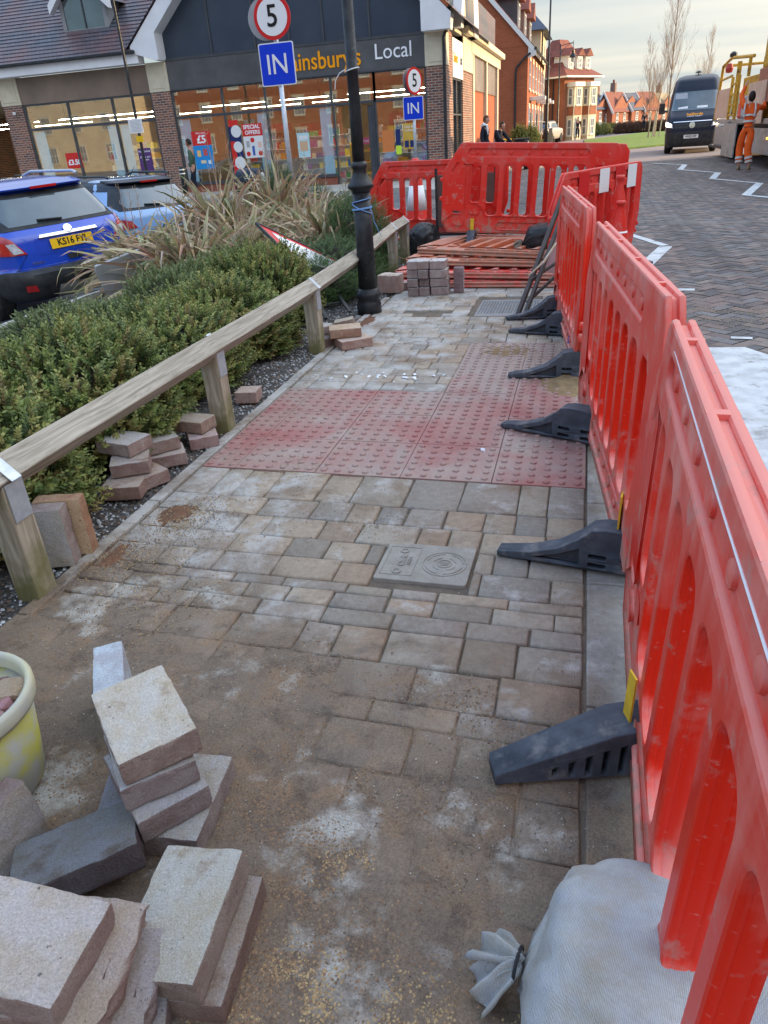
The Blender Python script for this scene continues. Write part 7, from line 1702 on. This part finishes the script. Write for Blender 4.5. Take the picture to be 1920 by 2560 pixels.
for y in (1.2, 2.7, 4.1):
    d = boxp(t, 'dormer', (-1.6, -.1, y - .4, y + .4, 5.6, 6.7), m_trim); mb = MB(); mb.prism([(y - .6, 6.7), (y + .6, 6.7), (y, 7.3)], -1.9, .1, 'x'); mb.build('dormer_roof', m_tileroof, d); window(d, -.1, y, 5.75, .5, .8, 'x', 1)
d = boxp(t, 'dormer', (-3.5, -2.6, .0, 1.4, 5.5, 6.6), m_trim); mb = MB(); mb.prism([(-3.7, 6.6), (-2.4, 6.6), (-3.05, 7.2)], -.2, 1.8, 'y'); mb.build('dormer_roof', m_tileroof, d); window(d, -3.05, .0, 5.65, .7, .8)
window(t, -3.4, 0, 2.9, .9, 1.4, surround=m_stone); window(t, -3.4, 0, .6, .9, 1.3, surround=m_stone); mb = MB(); mb.tube([(-1.0, -.1, 4.9), (-1.0, -.1, 0)], .06, 6); mb.build('downpipe', m_blackp, t)
# row of small gabled houses
def small(x, y, w, h, ridge, rz, roofm, lb, ch=False, front=True):
    t = H('small_house', lb, loc=(x, y, -.3), rz=rz, group='small gabled houses beyond the green'); D = 6.5
    boxp(t, 'wall', (0, w, 0, D, 0, h), m_bricko2); mb = MB(); mb.prism([(0, h), (w, h), (w / 2, ridge)], 0, .2, 'y'); mb.build('gable', m_bricko2, t)
    mb = MB(); mb.prism([(0, h), (D, h), (D / 2, ridge * .93)], w - .2, w, 'x'); mb.build('gable', m_bricko2, t)
    mb = MB(); mb.prism([(-.25, h - .1), (w / 2, ridge + .12), (w + .25, h - .1), (w / 2, ridge - .12)], -.25, D + .3, 'y'); mb.build('roof', roofm, t)
    mb = MB(); mb.prism([(-.3, h - .2), (w / 2, ridge + .2), (w / 2, ridge - .12), (-.1, h - .35)], -.32, -.24, 'y'); mb.prism([(w + .3, h - .2), (w / 2, ridge + .2), (w / 2, ridge - .12), (w + .1, h - .35)], -.32, -.24, 'y'); mb.build('verge_board', m_trim, t)
    window(t, w / 2, 0, h * .55, .8, 1.0); window(t, w / 2, 0, .8, .9, 1.1)
    for yy in (1.8, 4.6): window(t, w, yy, h * .55, .8, 1.0, 'x', 1); window(t, w, yy, .7, .9, 1.1, 'x', 1)
    if ch: c = boxp(t, 'chimney', (w * .3, w * .3 + .6, D * .5, D * .5 + .6, ridge - .6, ridge + 1.1), m_brickd); boxp(c, 'chimney_pot', (w * .3 + .2, w * .3 + .4, D * .5 + .2, D * .5 + .4, ridge + 1.1, ridge + 1.45), m_tileroof)
for a in ((-1.4, 103, 2.2, 3.0, 4.4, -.35, m_slate, 'slate roofed house just right of the bay windows', True), (.6, 106, 2.3, 2.6, 4.7, -.35, m_tileroof, 'brick house with cream verge and chimney second in the row', True), (2.0, 110, 2.2, 2.8, 4.6, -.4, m_slate, 'narrow slate roofed house third in the row', False),
          (3.2, 112, 2.3, 2.7, 4.5, -.4, m_slate, 'dark slate roofed house in the middle of the row', False), (4.6, 116, 2.8, 2.6, 4.7, -.4, m_tileroof, 'wide red brown roofed house facing the green', False), (7.1, 124, 2.8, 2.5, 4.6, -.4, mat('sandy_tile', (.36, .30, .20), None, rough=.8), 'sandy roofed house with a chimney near the van', True), (10.0, 132, 2.4, 2.3, 4.1, -.4, m_slate, 'last slate roofed house left of the van', False)): small(*a)
# opposite side of the street: unseen terraces, first one added to shade the works, others mirrored in store glass
t = H('brick_terrace', 'unseen brick terrace opposite, added to shade the works', loc=(12.5, -9, 0), group='terraces across the street')
boxp(t, 'wall', (0, 8, 0, 43, -.1, 6.2), m_bricko); mb = MB(); mb.prism([(-.4, 6.1), (4, 9.4), (8.4, 6.1)], -.3, 43.3, 'y'); mb.build('roof', m_tileroof, t)
for k in range(10):
    for z in (.9, 3.7): window(t, 0, 2.2 + 4.2 * k, z, 1.1, 1.5, 'x', -1, surround=m_stone)
t = H('brick_terrace', 'orange brick terrace behind the viewer, mirrored on the right half of the store', loc=(-46, -30, 0), group='terraces across the street')
boxp(t, 'wall', (0, 34, -8, 0, -.1, 9), m_bricko); mb = MB(); mb.prism([(-8.4, 8.9), (-4, 12.5), (.4, 8.9)], -.3, 34.3, 'x'); mb.build('roof', m_tileroof, t)
for k in range(9):
    for z in (1.0, 4.0, 6.9): window(t, 2 + 3.6 * k, 0, z, 1.2, 1.7, 'y', 1, surround=m_stone, bars=(3, 2))
t = H('rendered_terrace', 'cream terrace behind the viewer, mirrored on the left wing of the store', loc=(-84, -28, 0), group='terraces across the street')
boxp(t, 'wall', (0, 36, -8, 0, -.1, 9), m_render); mb = MB(); mb.prism([(-8.4, 8.9), (-4, 12.5), (.4, 8.9)], -.3, 36.3, 'x'); mb.build('roof', m_slate, t)
for k in range(9):
    for z in (1.0, 4.0, 6.9): window(t, 2 + 3.8 * k, 0, z, 1.2, 1.7, 'y', 1, surround=m_stone, bars=(3, 2))
# ---------------------------------------------------------------- lamps, railings, hedges by the green
def street_lamp(x, y, h, lb, arm=True):
    t = thing('street_lamp', lb, 'street lamp', (x, y, -.05), 0, 'black street lamps along the street'); mb = MB(); mb.lathe([(.13, 0), (.13, .9), (.17, 1.0), (.17, 1.1), (.09, 1.3), (.075, 3.4), (.06, 3.45), (.045, h), (0, h)], 14); obj('post', mb.mesh('post', m_black, True), t)
    if arm:
        mb = MB(); mb.tube([(0, 0, h - .12), (1.0, 0, h + .05)], .025, 6); mb.tube([(0.02, 0, h - .75), (.25, 0, h - .35), (.7, 0, h - .05), (1.0, 0, h - .05)], .02, 6); mb.tube([(1.0, 0, h + .15), (1.0, 0, h - .5)], .025, 6); mb.build('bracket', m_black, t)
        mb = MB(); mb.lathe([(.03, -.45), (.10, -.5), (.12, -.7), (.30, -.95), (.30, -.98), (0, -.98)], 16, c=(1.0, 0, h)); hd = mb.build('lamp_head', m_black, t); mb = MB(); mb.lathe([(.16, -.98), (.13, -1.25), (0, -1.35)], 16, c=(1.0, 0, h)); mb.build('lamp_glass', m_clear, hd)
street_lamp(-2.46, 50, 9.5, 'tall black street lamp post against the brick house', arm=False); street_lamp(-2.55, 70, 7.1, 'street lamp with hanging lantern in front of the bay fronted house')
street_lamp(-1.2, 99, 5.4, 'small distant lantern in front of the gabled houses'); 
def railing(a, b, h, lb, nrail=2, step=1.1):
    a, b = Vector(a), Vector(b); t = thing('railing', lb, 'railing', a, math.atan2(b.y - a.y, b.x - a.x), 'black railings round the green'); L = (b - a).length; mb = MB(); n = int(L / step)
    for k in range(n + 1): mb.tube([(k * step, 0, 0), (k * step, 0, h)], .035, 5)
    mb.build('uprights', m_blackp, t); mb = MB()
    for z in ((h - .15, .15) if nrail == 2 else [h - .1]): mb.tube([(0, 0, z), (L, 0, z)], .025, 5)
    for k in range(int(L / .16)): mb.tube([(k * .16, 0, .15), (k * .16, 0, h - .15)], .008, 3, cap=False)
    mb.build('infill', m_blackp, t)
railing((-3.0, 58, 0), (-2.5, 84, 0), 1.15, 'black railing beside the far path on the left'); railing((-2.3, 92, 0), (4.6, 100, 0), 1.1, 'black railing beyond the green in front of the small houses'); railing((4.6, 100, 0), (8.5, 96, .1), 1.1, 'black railing ending behind the van')
HG = sprig_mesh('foliage', 900, .5, .5, .9, .075, .05, .04, .22, [(.16, .19, .04), (.11, .15, .04), (.2, .2, .06)], (.3, .3, .1), 71); HGC = core_mesh(.5, .5, .9, 71)
BH = sprig_mesh('foliage', 800, .5, .5, .9, .06, .04, .04, .2, [(.15, .07, .045), (.11, .055, .04), (.18, .10, .06)], (.24, .14, .09), 73); BHC = core_mesh(.5, .5, .9, 73)
for k, (x, y, s) in enumerate(((-2.2, 83, 1.2), (-1.3, 86, 1.3), (-.3, 88, 1.4), (.7, 92, 1.4), (1.7, 95, 1.3), (2.6, 97, 1.2))): shrub('green_shrub', (x, y, 0), HG, HGC, 'sunlit yellow green shrub, number %s along the railing from the left walker' % ['first', 'second', 'third', 'fourth', 'fifth', 'last'][k], 'sunlit shrubs along the railing', k, (s, s, s * .95))
for k in range(9): shrub('brown_hedge_plant', (3.2 + .62 * k, 92.5 - .2 * k, 0), BH, BHC, ('brown leafed hedge plant at the left end of the low hedge', 'brown leafed hedge plant at the right end of the low hedge', 'brown leafed hedge plant inside the low hedge')[0 if k == 0 else (1 if k == 8 else 2)], 'low brown hedge on the green', k * 1.7, (1, 1, 1.25))
for x, y, lb in ((-3.05, 37.5, 'leafy green shrub at the corner of the brick house'), (-2.75, 41, 'shrub with orange tips by the near street lamp')): shrub('green_shrub', (x, y, 0), HG, HGC, lb, None, x, (.9, .9, 1.5))
# tree stakes
for k, (x, y) in enumerate(((4.5, 66.4), (4.8, 66.2), (5.0, 67.6), (5.4, 67.4))):
    mb = MB(); mb.tube([(0, 0, 0), (.12, 0, 1.7)], .05, 6); o = mb.build('tree_stake', m_wood); o.location = (x, y, -.1); tag(o, ('pale stake left of the nearest birch', 'pale stake right of the nearest birch', 'pale stake left of the middle birch', 'pale stake right of the middle birch')[k], 'stake', 'wooden tree stakes on the green')
t = thing('name_board', 'small white street name board by the railing', 'sign', (1.35, 96, 0)); boxp(t, 'board', (-.35, .35, -.03, 0, .2, 1.2), m_signwhite); 
bm = bmesh.new(); bmesh.ops.create_icosphere(bm, subdivisions=2, radius=.12); me = bpy.data.meshes.new('bird'); 
for v in bm.verts: v.co = Vector((v.co.x * 1.6, v.co.y, v.co.z * .6)); v.co.z += .25 * abs(v.co.x) if abs(v.co.y) < .05 else 0
bm.to_mesh(me); bm.free(); me.materials.append(m_ink); o = obj('bird', me, loc=(8.2, 55, 12.8)); tag(o, 'tiny dark bird high in the pale sky', 'bird')
_spec()
